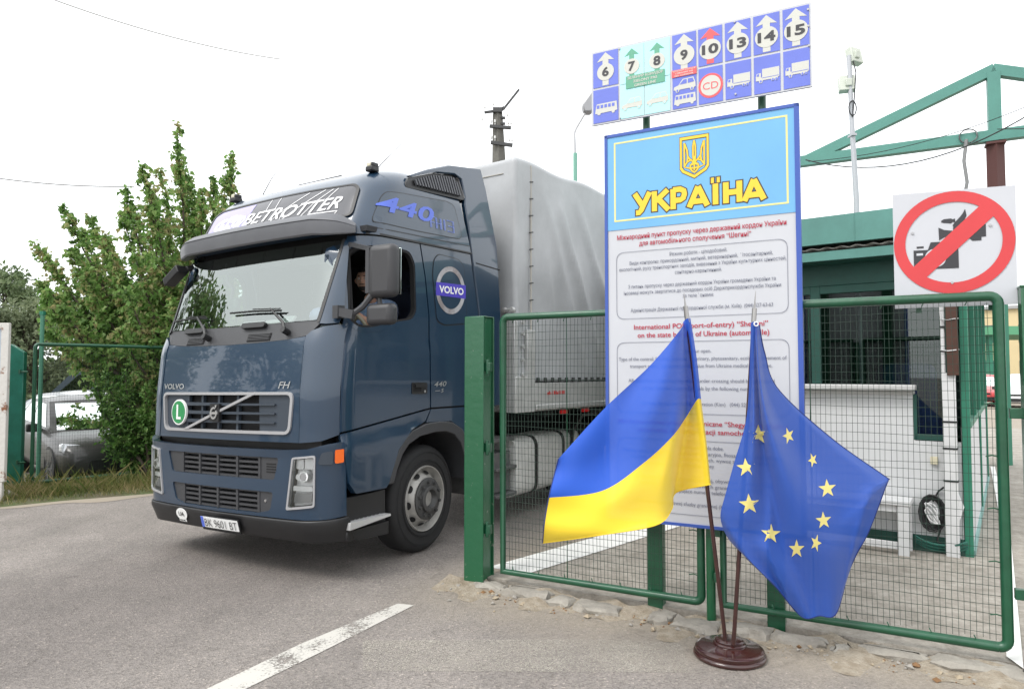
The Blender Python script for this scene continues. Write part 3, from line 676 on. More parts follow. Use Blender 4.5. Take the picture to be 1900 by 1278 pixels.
    b = MB(); patch(b, rp_, sd, th=.004, off=.0035, res=.1); tp(b, 'roof_side_panel', mat('blue grey panel', (.028, .05, .08), .35, coat=.6), ROOF)
    if sg > 0:
        b = MB()
        def tilt(X, Y): return X, Y
        put_text(b, '440', .66, 1.44, 3.16, sd, .15, .022, .22, off=.008, spacing=1.05, mxl=.03)
        tp(b, 'side_lettering', DECB, ROOF, smooth=False, recalc=False)
        b = MB(); v_ = [[(1.38, 3.11), (1.38, 3.22), (1.44, 3.22)], [(1.38, 3.165), (1.43, 3.165)], [(1.47, 3.11), (1.47, 3.22)], [(1.54, 3.11), (1.54, 3.22)], [(1.47, 3.165), (1.54, 3.165)], [(1.6, 3.11), (1.6, 3.22)], [(1.65, 3.22), (1.75, 3.22), (1.75, 3.11), (1.65, 3.11)], [(1.67, 3.165), (1.75, 3.165)]]
        for l in v_:
            for dx in (-.008, .008): patch(b, ribbon([(x+dx, z) for x, z in l], .008), sd, th=.001, off=.0075, res=.1)
        tp(b, 'engine_lettering', DECL, ROOF, smooth=False, recalc=False)
        b = MB(); patch(b, ell(1.7, 2.52, .245, .24, 40), sd, [ell(1.7, 2.52, .19, .19, 40)], th=.002, off=-.003, res=.1)
        patch(b, [(1.455, 2.455), (1.955, 2.45), (1.955, 2.59), (1.455, 2.585)], sd, th=.002, off=-.001, res=.1, mi=1)
        put_text(b, 'VOLVO', 1.5, 1.91, 2.487, sd, .07, .03, off=.003, mi=2)
        tp(b, 'round_decal', [mat('silver ring print', (.45, .45, .47), .4, .2, col2=(.25, .22, .22), vscale=3, thresh=(.4, .6)), PURP, WHV], SW, recalc=False, smooth=False)
        b = MB(); put_text(b, '440', 1.425, 1.62, 1.565, sd, .05, .01, .2, off=.006); patch(b, [(1.44, 1.522), (1.52, 1.521), (1.52, 1.526), (1.44, 1.527)], sd, th=.002, off=.006, res=.1); put_text(b, '5', 1.53, 1.575, 1.505, sd, .038, .01, .2, off=.006); tp(b, 'chrome_lettering', CHROME, SW, recalc=False, smooth=False)
    # roof side fairing with slatted vent
    vo_ = [(1.04, 3.44), (1.06, 3.5), (1.13, 3.555), (1.49, 3.68), (1.87, 3.745), (1.95, 3.72), (2.0, 3.50), (1.95, 3.49), (1.2, 3.45)]
    b = MB(); b.prism(rnd(vo_, .04), lambda y, z, d: (sg*(d-.25*max(0, z-3.5)), y, z), .75, 1.2); VT = tp(b, 'roof_vent', BLACKP, bevel=.012)
    b = MB(); vi = [(1.17, 3.485), (1.19, 3.54), (1.5, 3.655), (1.85, 3.715), (1.9, 3.69), (1.94, 3.52), (1.5, 3.5)]
    for k in range(17):
        y = 1.2+k*.044
        zz = [z for i in range(len(vi)) for z in ([vi[i-1][1]+(vi[i][1]-vi[i-1][1])*(y-vi[i-1][0])/(vi[i][0]-vi[i-1][0])] if (vi[i-1][0] > y) != (vi[i][0] > y) else [])]
        if len(zz) < 2: continue
        lo, hi = min(zz)+.004, max(zz)-.004
        b.bar((sg*(1.2+.012-.25*max(0, lo-3.5)), y, lo), (sg*(1.2+.012-.25*max(0, hi-3.5)), y-.02, hi), .02, .024, up=(sg, 0, 0))
    tp(b, 'vent_slats', PLASTV, VT)
    b = MB(); b.tube([(sg*(1.19-.25*max(0, z-3.5)), y, z) for y, z in ((1.9, 3.755), (1.975, 3.72), (2.02, 3.52))], .014, 6); tp(b, 'vent_edge', SILV, VT)
    # side air deflector
    df = [(1.1, 3.565), (1.4, 3.695), (1.75, 3.82), (2.37, 3.92), (2.43, 3.72), (2.57, 3.07), (2.64, 2.4), (2.69, 1.3), (2.215, 1.3), (2.215, 2.33), (2.075, 2.93), (2.02, 3.2), (1.99, 3.45), (2.01, 3.53), (1.97, 3.722), (1.87, 3.747), (1.49, 3.682), (1.13, 3.557)]
    b = MB(); b.prism(df, lambda y, z, d: (sg*(d-.12*max(0, z-3.2)), y, z), 1.19, 1.243); DF = tp(b, 'side_deflector', PAINT, bevel=.012)
    b = MB(); b.prism([(2.15, 2.838), (2.62, 2.81), (2.62, 2.822), (2.15, 2.85)], lambda y, z, d: (sg*d, y, z), 1.2, 1.2455); tp(b, 'panel_seam', BLACK, DF)
b = MB(); b.grid(9, 7, lambda u, v: ((u*2-1)*(1.12), 1.3+1.05*v, 3.66+.24*v**.8-.05*(abs(u*2-1))**3)); b.grid(9, 2, lambda u, v: ((u*2-1)*1.12, 2.35, 3.9-.05*(abs(u*2-1))**3-.3*v))
tp(b, 'roof_deflector', PAINT, ang=50)
# ---- bumper
bt = [(.0, 1.115), (.8, 1.118), (1.05, 1.13), (1.2, 1.165), (1.31, 1.175), (1.345, 1.15), (1.35, .575), (1.2, .565), (.8, .562), (0, .558)]
i1 = rnd([(-.7, .862), (.7, .868), (.755, 1.052), (-.77, 1.05)], .03); i2 = rnd([(-.5, .582), (.5, .585), (.655, .615), (.69, .768), (-.7, .766), (-.64, .61)], .03)
hl = rnd([(.845, .635), (1.112, .67), (1.118, 1.082), (.912, 1.062)], .02)
b = MB(); patch(b, bt[::-1]+[(-x, z) for x, z in bt[1:-1]], pm, [i1, i2, hl, mirror_poly(hl)], th=.05, off=.012, res=.07, bulge=lambda s, z: .014*max(0, min(1, (z-1.07)/.03)))
BU = tp(b, 'bumper', PAINT, bevel=.006)
for (zb, zt, out, nr) in ((.862, 1.052, i1, 3), (.582, .768, i2, 3)):
    b = MB(); patch(b, out, pm, th=.02, off=-.07, res=.15, mi=1)
    w = .53 if zb > .8 else .52; wl_ = -.55 if zb > .8 else -.53
    for side in (-1, 1):
        e0 = [p for p in out if (p[0] > w-.02 if side > 0 else p[0] < wl_+.02)]
        x_ = w-.02 if side > 0 else wl_+.02
        p_ = sorted(e0, key=lambda p: math.atan2(p[1]-(zb+zt)/2, p[0]-x_*1.15))
        poly_ = ([(x_, zb+.002)]+p_+[(x_, zt-.002)]) if side > 0 else ([(x_, zt-.002)]+sorted(e0, key=lambda p: (math.atan2(p[1]-(zb+zt)/2, p[0]-x_*1.15)) % (2*math.pi))+[(x_, zb+.002)])
        patch(b, poly_, pm, th=.04, off=-.002, res=.15)
    dz = (zt-zb)/(nr+1) if False else (zt-zb-.02)/4
    for k in range(5): z = zb+.012+dz*k; patch(b, [(wl_, z-.009), (w, z-.007), (w, z+.011), (wl_, z+.009)], pm, th=.05, off=-.004, res=.15)
    for x in (wl_+.01, -.28, -.02, .24, w-.01): patch(b, [(x-.013, zb+.004), (x+.013, zb+.004), (x+.013, zt-.004), (x-.013, zt-.004)], pm, th=.05, off=.004, res=.15)
    if zb > .8:
        for k in range(4): patch(b, [(.6, .925+.022*k), (.71, .925+.022*k), (.71, .935+.022*k), (.6, .935+.022*k)], pm, th=.004, off=.001, res=.15, mi=1)
    else: b.tube([pm(.59, .69, -.01), pm(.59, .69, .004)], .012, 10, mi=2)
    tp(b, 'air_intake', [PLAST, BLACK, CHROME], BU)
for sg in (1, -1):
    q = (lambda p: p) if sg > 0 else mirror_poly
    b = MB(); inn = rnd([(.866, .655), (1.1, .686), (1.106, 1.066), (.925, 1.05)], .015)
    patch(b, q(hl), pm, [q(inn)], th=.03, off=.026, res=.07); HL = tp(b, 'headlight', SILV)
    b = MB(); patch(b, q(inn), pm, th=.01, off=-.05, res=.1); 
    for z0, z1, x0, x1, o in ((.965, 1.045, .92, 1.0, -.02), (.965, 1.05, 1.012, 1.09, -.02), (.79, .83, .9, 1.09, -.005)): patch(b, q(rnd([(x0, z0), (x1, z0), (x1, z1), (x0, z1)], .012)), pm, th=.02, off=o, res=.08)
    for cx_, cz_, r_, in ((1.015, .91, .052), (.965, .905, .03)):
        c0, c1 = pm(sg*cx_, cz_, -.04), pm(sg*cx_, cz_, .008); b.tube([c0, c0+(c1-c0)*.6, c1], [r_, r_, r_*.86], 20)
    tp(b, 'reflector', mat('lamp reflector', (.85, .85, .85), .45, .25), HL)
    b = MB()
    c0, c1 = pm(sg*1.015, .91, -.02), pm(sg*1.015, .91, .012); b.tube([c0, c1], [.036, .03], 20)
    patch(b, q(rnd([(.905, .69), (1.08, .705), (1.085, .78), (.915, .77)], .01)), pm, th=.01, off=-.005, res=.1)
    tp(b, 'lamp_bowl', mat('smoky lamp bowl', (.4, .41, .42), .2, .6), HL)
    b = MB(); patch(b, q(inn), pm, th=0, off=.018, res=.1); tp(b, 'lens', LAMPG, HL, recalc=False)
    b = MB(); patch(b, q(rnd([(1.135, 1.01), (1.24, 1.0), (1.24, 1.11), (1.16, 1.1)], .02)), pm, th=.02, off=.024, res=.05); MKR = tp(b, 'side_marker', PAINT_D, BU)
    b = MB(); patch(b, q(rnd([(1.255, 1.008), (1.32, 1.012), (1.32, 1.118), (1.255, 1.116)], .012)), pm, th=.03, off=.03, res=.05); tp(b, 'indicator', ORANGE, MKR.parent)
# black lower lip
lp = [(0, .552), (.8, .555), (1.2, .56), (1.36, .565), (1.38, .5), (1.38, .36), (1.2, .372), (.8, .38), (0, .385)]
b = MB(); patch(b, lp[::-1]+[(-x, z) for x, z in lp[1:-1]], pm, th=.06, off=.02, res=.08, bulge=lambda s, z: .015*max(0, 1-abs(z-.52)/.06)); LIP = tp(b, 'lower_lip', BLACKP, bevel=.008)
b = MB(); patch(b, [(-.5, .548), (.52, .55), (.52, .595), (-.5, .592)], pm, th=.02, off=-.03, res=.1); tp(b, 'lip_gap', BLACK, LIP)
b = MB(); patch(b, rnd([(-.215, .4), (.3, .4), (.3, .518), (-.215, .518)], .006), pm, th=.012, off=.052, res=.12); patch(b, [(-.205, .425), (.292, .425), (.292, .512), (-.205, .512)], pm, th=.004, off=.055, res=.12, mi=1); patch(b, [(-.205, .425), (-.168, .425), (-.168, .512), (-.205, .512)], pm, th=.003, off=.057, res=.12, mi=2)
put_text(b, 'BK 9601 BT', -.15, .282, .437, pm, .066, -.012, off=.059, mi=3, mxl=.05)
tp(b, 'number_plate', [BLACKP, WHITE, DECB, BLACK], LIP, smooth=False, recalc=False)
b = MB(); patch(b, ell(-.53, .492, .085, .052, 28), pm, th=.003, off=.036, res=.1); patch(b, [(-.585, .425), (-.475, .425), (-.475, .455), (-.585, .455)], pm, th=.003, off=.035, res=.1)
put_text(b, 'UA', -.572, -.488, .475, pm, .04, .01, off=.039, mi=1); put_text(b, 'MWM', -.57, -.49, .432, pm, .014, .01, off=.038, mi=1); tp(b, 'country_sticker', [WHITE, BLACK], LIP, smooth=False, recalc=False)
# ---- steps behind the bumper
for sg in (1, -1):
    b = MB(); b.prism([(.285, .71), (.775, .7), (.785, .31), (.27, .36)], lambda y, z, d: (sg*d, y, z), .8, 1.225); b.prism([(.27, .44), (.785, .425), (.785, .31), (.27, .36)], lambda y, z, d: (sg*d, y, z), 1.2, 1.262); STP = tp(b, 'step_housing', BLACKP, bevel=.012)
    b = MB(); b.prism([(.27, .515), (.76, .495), (.765, .475), (.27, .455)], lambda y, z, d: (sg*d, y, z), 1.13, 1.3)
    for k in range(9): b.bar((sg*1.145, .3+.05*k, .5145-.002*k), (sg*1.285, .3+.05*k, .5145-.002*k), .015, .004)
    tp(b, 'step_plate', mat('ribbed aluminium', (.62, .62, .62), .4, .5), STP, bevel=.004)
# ---- mirrors
for sg in (1,):
    b = MB(); b.b2((sg*1.155, .19, 2.185), (sg*1.215, .27, 2.29)); b.bar((sg*1.19, .22, 2.24), (sg*1.35, .24, 2.205), .05, .07); b.tube([(sg*1.33, .24, 2.21), (sg*1.42, .27, 2.27), (sg*1.5, .3, 2.37), (sg*1.54, .31, 2.45)], [.024, .026, .03, .03], 8); b.tube([(sg*1.54, .32, 2.38), (sg*1.55, .33, 2.27)], .02, 8)
    MA = tp(b, 'mirror_arm', PLAST)
    b = MB(); b.bar((sg*1.46, .33, 2.74), (sg*1.13, .42, 2.83), .05, .035); b.box((sg*1.455, .33, 2.56), (.035, .13, .37), Matrix.Rotation(R(8*sg), 3, 'Z')); tp(b, 'mirror_stay', PLAST)
    Mr = Matrix.Rotation(R(8*sg), 3, 'Z')
    b = MB(); b.box((sg*1.59, .33, 2.548), (.255, .13, .435), Mr); tp(b, 'wing_mirror', MIRP, bevel=.055, seg=4)
    b = MB(); b.box((sg*1.59-.009*sg, .397, 2.548), (.235, .006, .38), Mr); tp(b, 'mirror_glass', MIRG, MA, bevel=.002)
    b = MB(); b.box((sg*1.56, .34, 2.2), (.25, .13, .175), Mr); tp(b, 'wide_angle_mirror', MIRP, bevel=.045, seg=4)
b = MB(); b.tube([fr(-.52, 2.84, -.06), fr(-.45, 2.66, -.08), fr(-.32, 2.58, -.08), fr(-.29, 2.47, -.08)], .014, 8); KA = tp(b, 'kerb_mirror_arm', PLAST)
b = MB(); b.box(fr(-.28, 2.41, -.08), (.26, .07, .15)); tp(b, 'kerb_mirror', mat('dark green mirror glass', (.03, .07, .04), .12), KA, bevel=.035, seg=3)
b = MB(); b.box((-1.19, .3, 2.755), (.26, .12, .085), Matrix.Rotation(R(-30), 3, 'Y')); b.tube([(-1.04, .5, 2.86), (-1.07, .34, 2.82)], .03, 8); tp(b, 'front_mirror', BLACKP, bevel=.038, seg=4)
# ---- dark sheet behind the glass, added as the sun visor's shade
b = MB(); patch(b, [(-1.02, 2.735), (-.8, 2.69), (-.62, 2.735), (.5, 2.735), (.6, 2.705), (.85, 2.70), (1.02, 2.74), (1.03, 2.9), (-1.03, 2.9)], fr, th=.012, off=-.055, res=.12); VSHD = tp(b, 'visor_shade_sheet', mat('dark brown visor shade', (.02, .019, .017), .7))
b = MB()
for x in (-.75, -.35, .05, .45, .8): b.bar(fr(x, 2.74, -.05), fr(x, 2.89, -.05), .012, .012)
tp(b, 'shade_sheet_rib', BLACK, VSHD)
# ---- cab inside
DARKF = mat('dark cab trim', (.018, .019, .022), .8); SEATM = mat('navy seat cloth', (.018, .024, .05), .9, bump=.3, bscale=200); GREYT = mat('grey dashboard', (.12, .13, .13), .6)
b = MB(); b.b2((-1.17, .3, 1.15), (1.17, 2.15, 1.25)); b.b2((-1.2, 2.1, 1.15), (1.2, 2.16, 3.0)); b.b2((-1.235, .5, 2.95), (1.235, 2.12, 2.998)); b.b2((-1.2, 1.3, 1.2), (-1.17, 2.1, 2.95)); b.b2((1.17, 1.34, 1.2), (1.2, 2.1, 2.95)); b.b2((-1.0, .5, 2.86), (1.0, .52, 3.0)); tp(b, 'cab_interior', DARKF, smooth=False)
b = MB(); b.prism([(.24, 1.3), (.24, 2.1), (.34, 2.15), (.62, 2.14), (.8, 2.06), (.84, 1.85), (.7, 1.3)], lambda y, z, d: (d, y, z), -1.08, 1.08); DB = tp(b, 'dashboard', GREYT, bevel=.03)
b = MB(); b.box((-.25, .48, 2.2), (.3, .02, .13), Matrix.Rotation(R(-50), 3, 'X')); b.box((.03, .5, 2.2), (.22, .02, .12), Matrix.Rotation(R(-45), 3, 'X')); b.box((.24, .5, 2.21), (.16, .02, .15), Matrix.Rotation(R(-40), 3, 'X')); tp(b, 'paper', WHITE, DB, smooth=False)
b = MB(); b.lathe([(0, -.08), (.05, -.065), (.078, -.03), (.085, 0), (.078, .03), (.05, .065), (0, .08)], 16, c=(.72, .45, 2.24)); tp(b, 'dashboard_ball', mat('pale blue ball', (.35, .42, .7), .5), DB)
for x in (.6, -.65):
    b = MB(); b.b2((x-.26, 1.1, 1.62), (x+.26, 1.65, 1.8)); b.box((x, 1.7, 2.15), (.5, .16, .85), Matrix.Rotation(R(-8), 3, 'X')); b.box((x, 1.79, 2.68), (.3, .12, .24), Matrix.Rotation(R(-8), 3, 'X')); b.b2((x-.15, 1.2, 1.22), (x+.15, 1.6, 1.66)); tp(b, 'seat', SEATM, bevel=.05, seg=3)
b = MB(); rm = Matrix.Rotation(R(-52), 3, 'X'); c = Vector((.6, .93, 2.16)); b.tube([c+rm@Vector((.23*math.cos(t*math.pi/12), .23*math.sin(t*math.pi/12), 0)) for t in range(25)], .017, 8, cap=False)
for t in (90, 210, 330): b.tube([c+rm@Vector((0, 0, -.03)), c+rm@Vector((.22*math.cos(R(t)), .22*math.sin(R(t)), 0))], .018, 6)
b.tube([c+rm@Vector((0, 0, -.02)), c+rm@Vector((0, 0, -.3))], .04, 8); tp(b, 'steering_wheel', mat('beige steering rim', (.3, .27, .2), .5))
# ---- wheels
def wheel(y, sg, front=True, dual=False):
    o = link(bpy.data.objects.new('wheel', None), TR); o.location = (sg*1.2, y, .506); o.rotation_euler = (0, 0, 0 if sg > 0 else math.pi)
    wdt = .3 if not dual else .62
    b = MB(); b.lathe([(.31, -.01), (.34, .0), (.37, -.004), (.42, .0), (.455, -.005), (.475, -.016), (.49, -.03), (.503, -.055), (.506, -.09), (.506, -wdt+.09), (.503, -wdt+.055), (.47, -wdt), (.31, -wdt)], 56, 'x', caps=False)
    for r_ in (.35, .36, .43, .44): b.lathe([(r_-.002, -.001), (r_, .003 if r_ < .4 else .0015), (r_+.002, -.001)], 56, 'x', closed=True)
    b.build('tyre', RUB, o, ang=25)
    b = MB(); 
    if front or not dual: pr = [(.312, -.012), (.306, .006), (.298, .004), (.287, -.02), (.27, -.045), (.262, -.06), (.245, -.045), (.215, -.005), (.205, .012), (.19, .018), (.0, .018)]
    else: pr = [(.312, -.012), (.306, .006), (.298, .004), (.28, -.05), (.262, -.16), (.24, -.17), (.16, -.17), (0, -.17)]
    b.lathe(pr, 48, 'x', caps=False); b.lathe([(.312, -.01), (.312, -.2)], 48, 'x', caps=False)
    if not dual:
        for k in range(10):
            a = k*math.pi/5+.15; c = Vector((-.03, .237*math.cos(a), .237*math.sin(a))); n_ = Vector((.62, .78*math.cos(a), .78*math.sin(a))).normalized()
            t1 = Vector((0, -math.sin(a), math.cos(a))); t2 = n_.cross(t1)
            b.add([c+n_*.009+t1*.037*math.cos(q*math.pi/8)+t2*.027*math.sin(q*math.pi/8) for q in range(16)], [tuple(range(16))], 1)
    b.build('rim', [STEEL, BLACK], o, ang=30, recalc=False)
    if not dual:
        b = MB(); b.lathe([(.198, .016), (.198, .03), (.185, .036), (.13, .036), (.125, .06), (.105, .068), (.09, .066), (.075, .02), (.055, .0), (.0, .0)], 40, 'x', caps=False)
        for k in range(10):
            a = k*math.pi/5+.4; b.tube([Vector((.034, .162*math.cos(a), .162*math.sin(a))), Vector((.062, .162*math.cos(a), .162*math.sin(a)))], [.019, .015], 6)
        b.build('hub', HUB, o, ang=30)
    return o
w0 = wheel(1.37, 1); w0.rotation_euler.z = R(3)
w1 = copy_tree(w0, TR); w1.location.x = -1.2; w1.rotation_euler.z = math.pi+R(3)
w2 = wheel(5.05, 1, False, True); w3 = copy_tree(w2, TR); w3.location.x = -1.2; w3.rotation_euler.z = math.pi
# ---- chassis, fuel tank
b = MB(); b.b2((-.75, .5, .4), (.75, 2.1, 1.14)); b.b2((-.42, 2.1, .78), (-.32, 6.2, 1.02)); b.b2((.32, 2.1, .78), (.42, 6.2, 1.02)); b.b2((-1.0, 1.27, .42), (1.0, 1.47, .58)); b.b2((-.9, 4.95, .4), (.9, 5.15, .62)); b.b2((-1.1, .14, 1.0), (1.1, .35, 1.24)); b.b2((-.6, 4.6, 1.03), (.6, 5.5, 1.16)); b.b2((-1.1, .13, .42), (1.1, .3, .95)); b.build('chassis', BLACKP, TR, smooth=False)
b = MB(); sq = rnd([(.68, .24), (1.2, .24), (1.2, .93), (.68, .93)], .14, 6); b.prism(sq, lambda x, z, d: (x, d, z), 3.05, 4.75); FT = b.build('fuel_tank', mat('dirty white tank', (.62, .62, .6), .45, .1, var=.12, vscale=4), TR, bevel=.02)
b = MB()
for y in (3.52, 4.25): b.prism(rnd([(.67, .23), (1.212, .23), (1.212, .942), (.67, .942)], .145, 6), lambda x, z, d: (x, d, z), y-.03, y+.03)
b.build('tank_strap', BLACKP, FT)
b = MB(); b.b2((.7, 2.45, .35), (1.15, 3.0, .8)); b.b2((.9, 2.3, .92), (1.2, 3.02, .97)); b.b2((.9, 2.6, .6), (1.22, 3.04, .64)); b.b2((.9, 2.6, .3), (1.22, 3.04, .34)); b.build('battery_box', mat('worn grey steel', (.12, .12, .12), .6, .3, var=.3, vscale=8), TR, bevel=.01)
b = MB(); b.prism([(4.42, .62), (4.5, .95), (4.8, 1.14), (5.3, 1.14), (5.6, .95), (5.68, .62), (5.64, .62), (5.56, .93), (5.28, 1.1), (4.82, 1.1), (4.54, .93), (4.46, .62)], lambda y, z, d: (d, y, z), .62, 1.23); b.build('rear_mudguard', BLACKP, TR)
# ------------------------------------------------------------------ semi-trailer
TARP = mat('grey pvc tarpaulin', (.375, .385, .395), .42, var=.12, vscale=1.6, bump=.15, bscale=8)
ALU = mat('aluminium rail', (.52, .52, .51), .45, .4, var=.12, vscale=6)
TL = thing('semi_trailer', 'grey tarpaulin sided trailer coupled behind the blue truck', 'trailer', (-.958, 8.534, 0), R(-38.5))
HW, LEN, TOP, BOT = 1.275, 12.5, 4.2, 1.6
def seg_d(p, a, b_):
    px, py = p; ax, ay = a; bx, by = b_; t = max(0, min(1, ((px-ax)*(bx-ax)+(py-ay)*(by-ay))/((bx-ax)**2+(by-ay)**2)))
    return math.hypot(px-ax-t*(bx-ax), py-ay-t*(by-ay)), t
FOLDS = [((.9, 3.75), (1.95, 1.7), .09, .055), ((.55, 3.9), (1.35, 2.1), .07, .03), ((1.3, 3.9), (2.5, 1.9), .1, .05), ((.62, 3.1), (.9, 1.7), .06, .028), ((1.9, 4.0), (3.4, 2.0), .12, .05), ((.08, 4.1), (.12, 2.6), .05, .03), ((.2, 4.15), (.24, 2.9), .035, -.022), ((2.6, 4.0), (3.9, 1.8), .1, .05), ((1.1, 2.6), (1.5, 1.65), .05, .03), ((1.55, 2.8), (1.8, 1.65), .05, .025)]
def tarp_d(s, z):
    d = .012*math.sin(s*4.1+z*1.3)+.006*math.sin(s*9.7-z*2.2+1)+.006*math.sin(z*1.9+s*.7)
    for a, b_, w, h in FOLDS:
        q, t = seg_d((s, z), a, b_)
        d += h*math.exp(-(q/(w*.72))**2)*math.sin(math.pi*min(1, .12+t))**.5
    if s > 3: d += .03*math.sin(s*1.7)*math.sin(z*1.4)
    d -= .03*math.exp(-((s-.32)/.03)**2)
    d += .012*max(0, math.sin(s*17+math.sin(s*5)*2))*math.exp(-((z-4.0)/.28)**2)*(.4+.6*math.sin(s*2.3)**2)
    return d*1.15*min(1, (z-BOT)/.25+.1)*min(1, (TOP-z)/.6+.04)
cols = [-HW+.12+i*.14 for i in range(17)]
per = [('f', x) for x in cols]+[('c', k/6) for k in range(7)]+[('s', .14+.05*i) for i in range(70)]+[('s', 3.65+.22*i) for i in range(41)]
zz = [BOT+i*.075 for i in range(34)]+[4.12, 4.145, 4.17, 4.19, 4.2]
def tp_pt(c, z):
    k, a = c; r = .06; sh = 0
    if z > 4.14: t = (z-4.14)/.06; sh = .06*(1-math.sqrt(max(0, 1-t*t)))
    if k == 'f': return Vector((a, .012*math.sin(a*5+z*2)+.012*math.sin(z*3.3)-.0+sh, z-.02*math.cos(a)*0))
    if k == 'c':
        q = a*math.pi/2; return Vector((HW-r+r*math.sin(q)-sh*math.sin(q), r-r*math.cos(q)+sh*math.cos(q)+.01*math.sin(z*6), z))
    d = tarp_d(a, z); top = .018*math.sin(a*5.2)*max(0, (z-3.7)/.5)
    return Vector((HW+d*.8-sh-.02, a, z+top))
b = MB(); rows = [[tp_pt(c, z) for c in per] for z in zz]; m_ = len(per)
b.add([p for r_ in rows for p in r_], [(i*m_+j, i*m_+j+1, (i+1)*m_+j+1, (i+1)*m_+j) for i in range(len(rows)-1) for j in range(m_-1)])
e = LEN; b.add([(-HW, .1, BOT), (-HW, e, BOT), (-HW, e, TOP-.03), (-HW, .1, TOP-.03), (HW-.02, e-.05, BOT), (HW-.02, e-.05, TOP-.03), (-HW+.12, 0, BOT), (-HW+.12, 0, TOP-.03)], [(0, 1, 2, 3), (1, 4, 5, 2), (0, 3, 7, 6)])
b.grid(10, 40, lambda u, v: (-HW+.02+(2*HW-.14)*u, .1+(e-.1)*v, TOP-.002+.015*math.sin(math.pi*u)-.012*math.sin(v*60)**2))
b.build('tarpaulin', TARP, TL, ang=60, recalc=False)
b = MB(); b.tube([(HW-.02, .32, z) for z in np.linspace(1.62, 4.15, 12)], .011, 6)
for z in np.arange(1.75, 4.1, .2): b.bar((HW-.02, .295, z), (HW-.008, .345, z+.01), .016, .014, mi=1); 
b.tube([tp_pt(('f', x), 4.02)+Vector((0, -.006, 0)) for x in cols], .006, 4)
b.build('lacing_rope', [mat('dirty white rope', (.4, .38, .34), .8), mat('dark eyelet', (.05, .05, .05), .5)], TL)
b = MB()
for k in range(80): y = .42+k*.15; b.b2((HW-.01, y-.012, 1.595), (HW+.025, y+.012, 1.645)); 
b.tube([(HW+.012, .35, 1.61), (HW+.012, LEN, 1.61)], .006, 5); b.build('strap_hook', mat('galvanised hook', (.06, .06, .06), .5, .4), TL)
b = MB(); b.b2((HW-.05, .36, 1.27), (HW+.012, LEN, 1.585)); b.b2((HW-.03, .36, 1.27), (HW+.03, LEN, 1.33)); b.b2((-HW, .0, 1.27), (-HW+.06, LEN, 1.585)); b.b2((-HW, LEN-.05, 1.27), (HW, LEN, 1.585)); b.b2((-HW, -.02, 1.27), (HW, .04, 1.6)); b.b2((-HW+.05, .03, 1.25), (HW-.05, LEN-.05, 1.3)); b.build('side_rail', ALU, TL, bevel=.008)
b = MB(); b.b2((HW-.16, -.03, 1.25), (HW+.012, .03, 2.3)); b.b2((HW-.04, -.02, 1.25), (HW+.02, .3, 1.66)); b.b2((HW-.03, .2, 1.25), (HW+.026, .345, 2.2)); b.build('corner_post', ALU, TL, bevel=.008)
for z in (1.68, 1.85, 2.0, 2.15, 2.28): b = MB(); b.tube([(HW+.0, .12, z), (HW+.035, .12, z)], .022, 10); b.build('corner_bolt', ALU, TL)
b = MB()
for x in (HW-.14, HW-.03): b.tube([(x, -.05, 2.42), (x, .0, 2.42)], .03, 10)
b.tube([(HW-.14, -.045, 2.42), (HW-.03, -.045, 2.42)], .012, 6); b.build('door_latch', ALU, TL)
RED = mat('red reflector', (.5, .02, .02), .3)
for y in (.9, 1.4, 2.6, 4): b = MB(); b.b2((HW-.02, y, 1.2), (HW+.01, y+.14, 1.245)); b.build('side_reflector', RED, TL)
b = MB(); rt = random.Random(6)
for k in range(11): y = .6+k*.034; b.b2((HW+.011, y, 1.44), (HW+.0145, y+rt.choice((.01, .02, .026)), 1.44+rt.choice((.03, .045, .045)))); 
b.build('rail_print', RED, TL, smooth=False)
b = MB(); b.b2((-.55, .6, .95), (-.42, LEN-.2, 1.26)); b.b2((.42, .6, .95), (.55, LEN-.2, 1.26)); b.b2((-1.1, .8, 1.16), (1.1, 1.0, 1.25)); b.b2((-1.1, 2.8, 1.16), (1.1, 2.95, 1.25)); b.b2((.5, 2.9, .2), (.62, 3.02, 1.1)); b.b2((-.62, 2.9, .2), (-.5, 3.02, 1.1)); b.b2((.4, 2.8, .12), (.72, 3.12, .2)); b.b2((-.72, 2.8, .12), (-.4, 3.12, .2)); b.b2((1.15, 3.5, .55), (1.2, 7.2, .68)); b.b2((1.15, 3.5, .85), (1.2, 7.2, .98)); b.b2((-1, 7.6, .45), (1, 10.6, .6)); b.b2((1.12, 3.6, .55), (1.16, 3.7, 1.26)); b.b2((1.12, 7.0, .55), (1.16, 7.1, 1.26)); b.build('trailer_chassis', BLACKP, TL, smooth=False)
for y in (7.9, 9.2, 10.5):
    for sg in (1, -1):
        c = copy_tree(w0, TL); c.location = (sg*1.25, y, .506); c.rotation_euler = (0, 0, 0 if sg > 0 else math.pi)

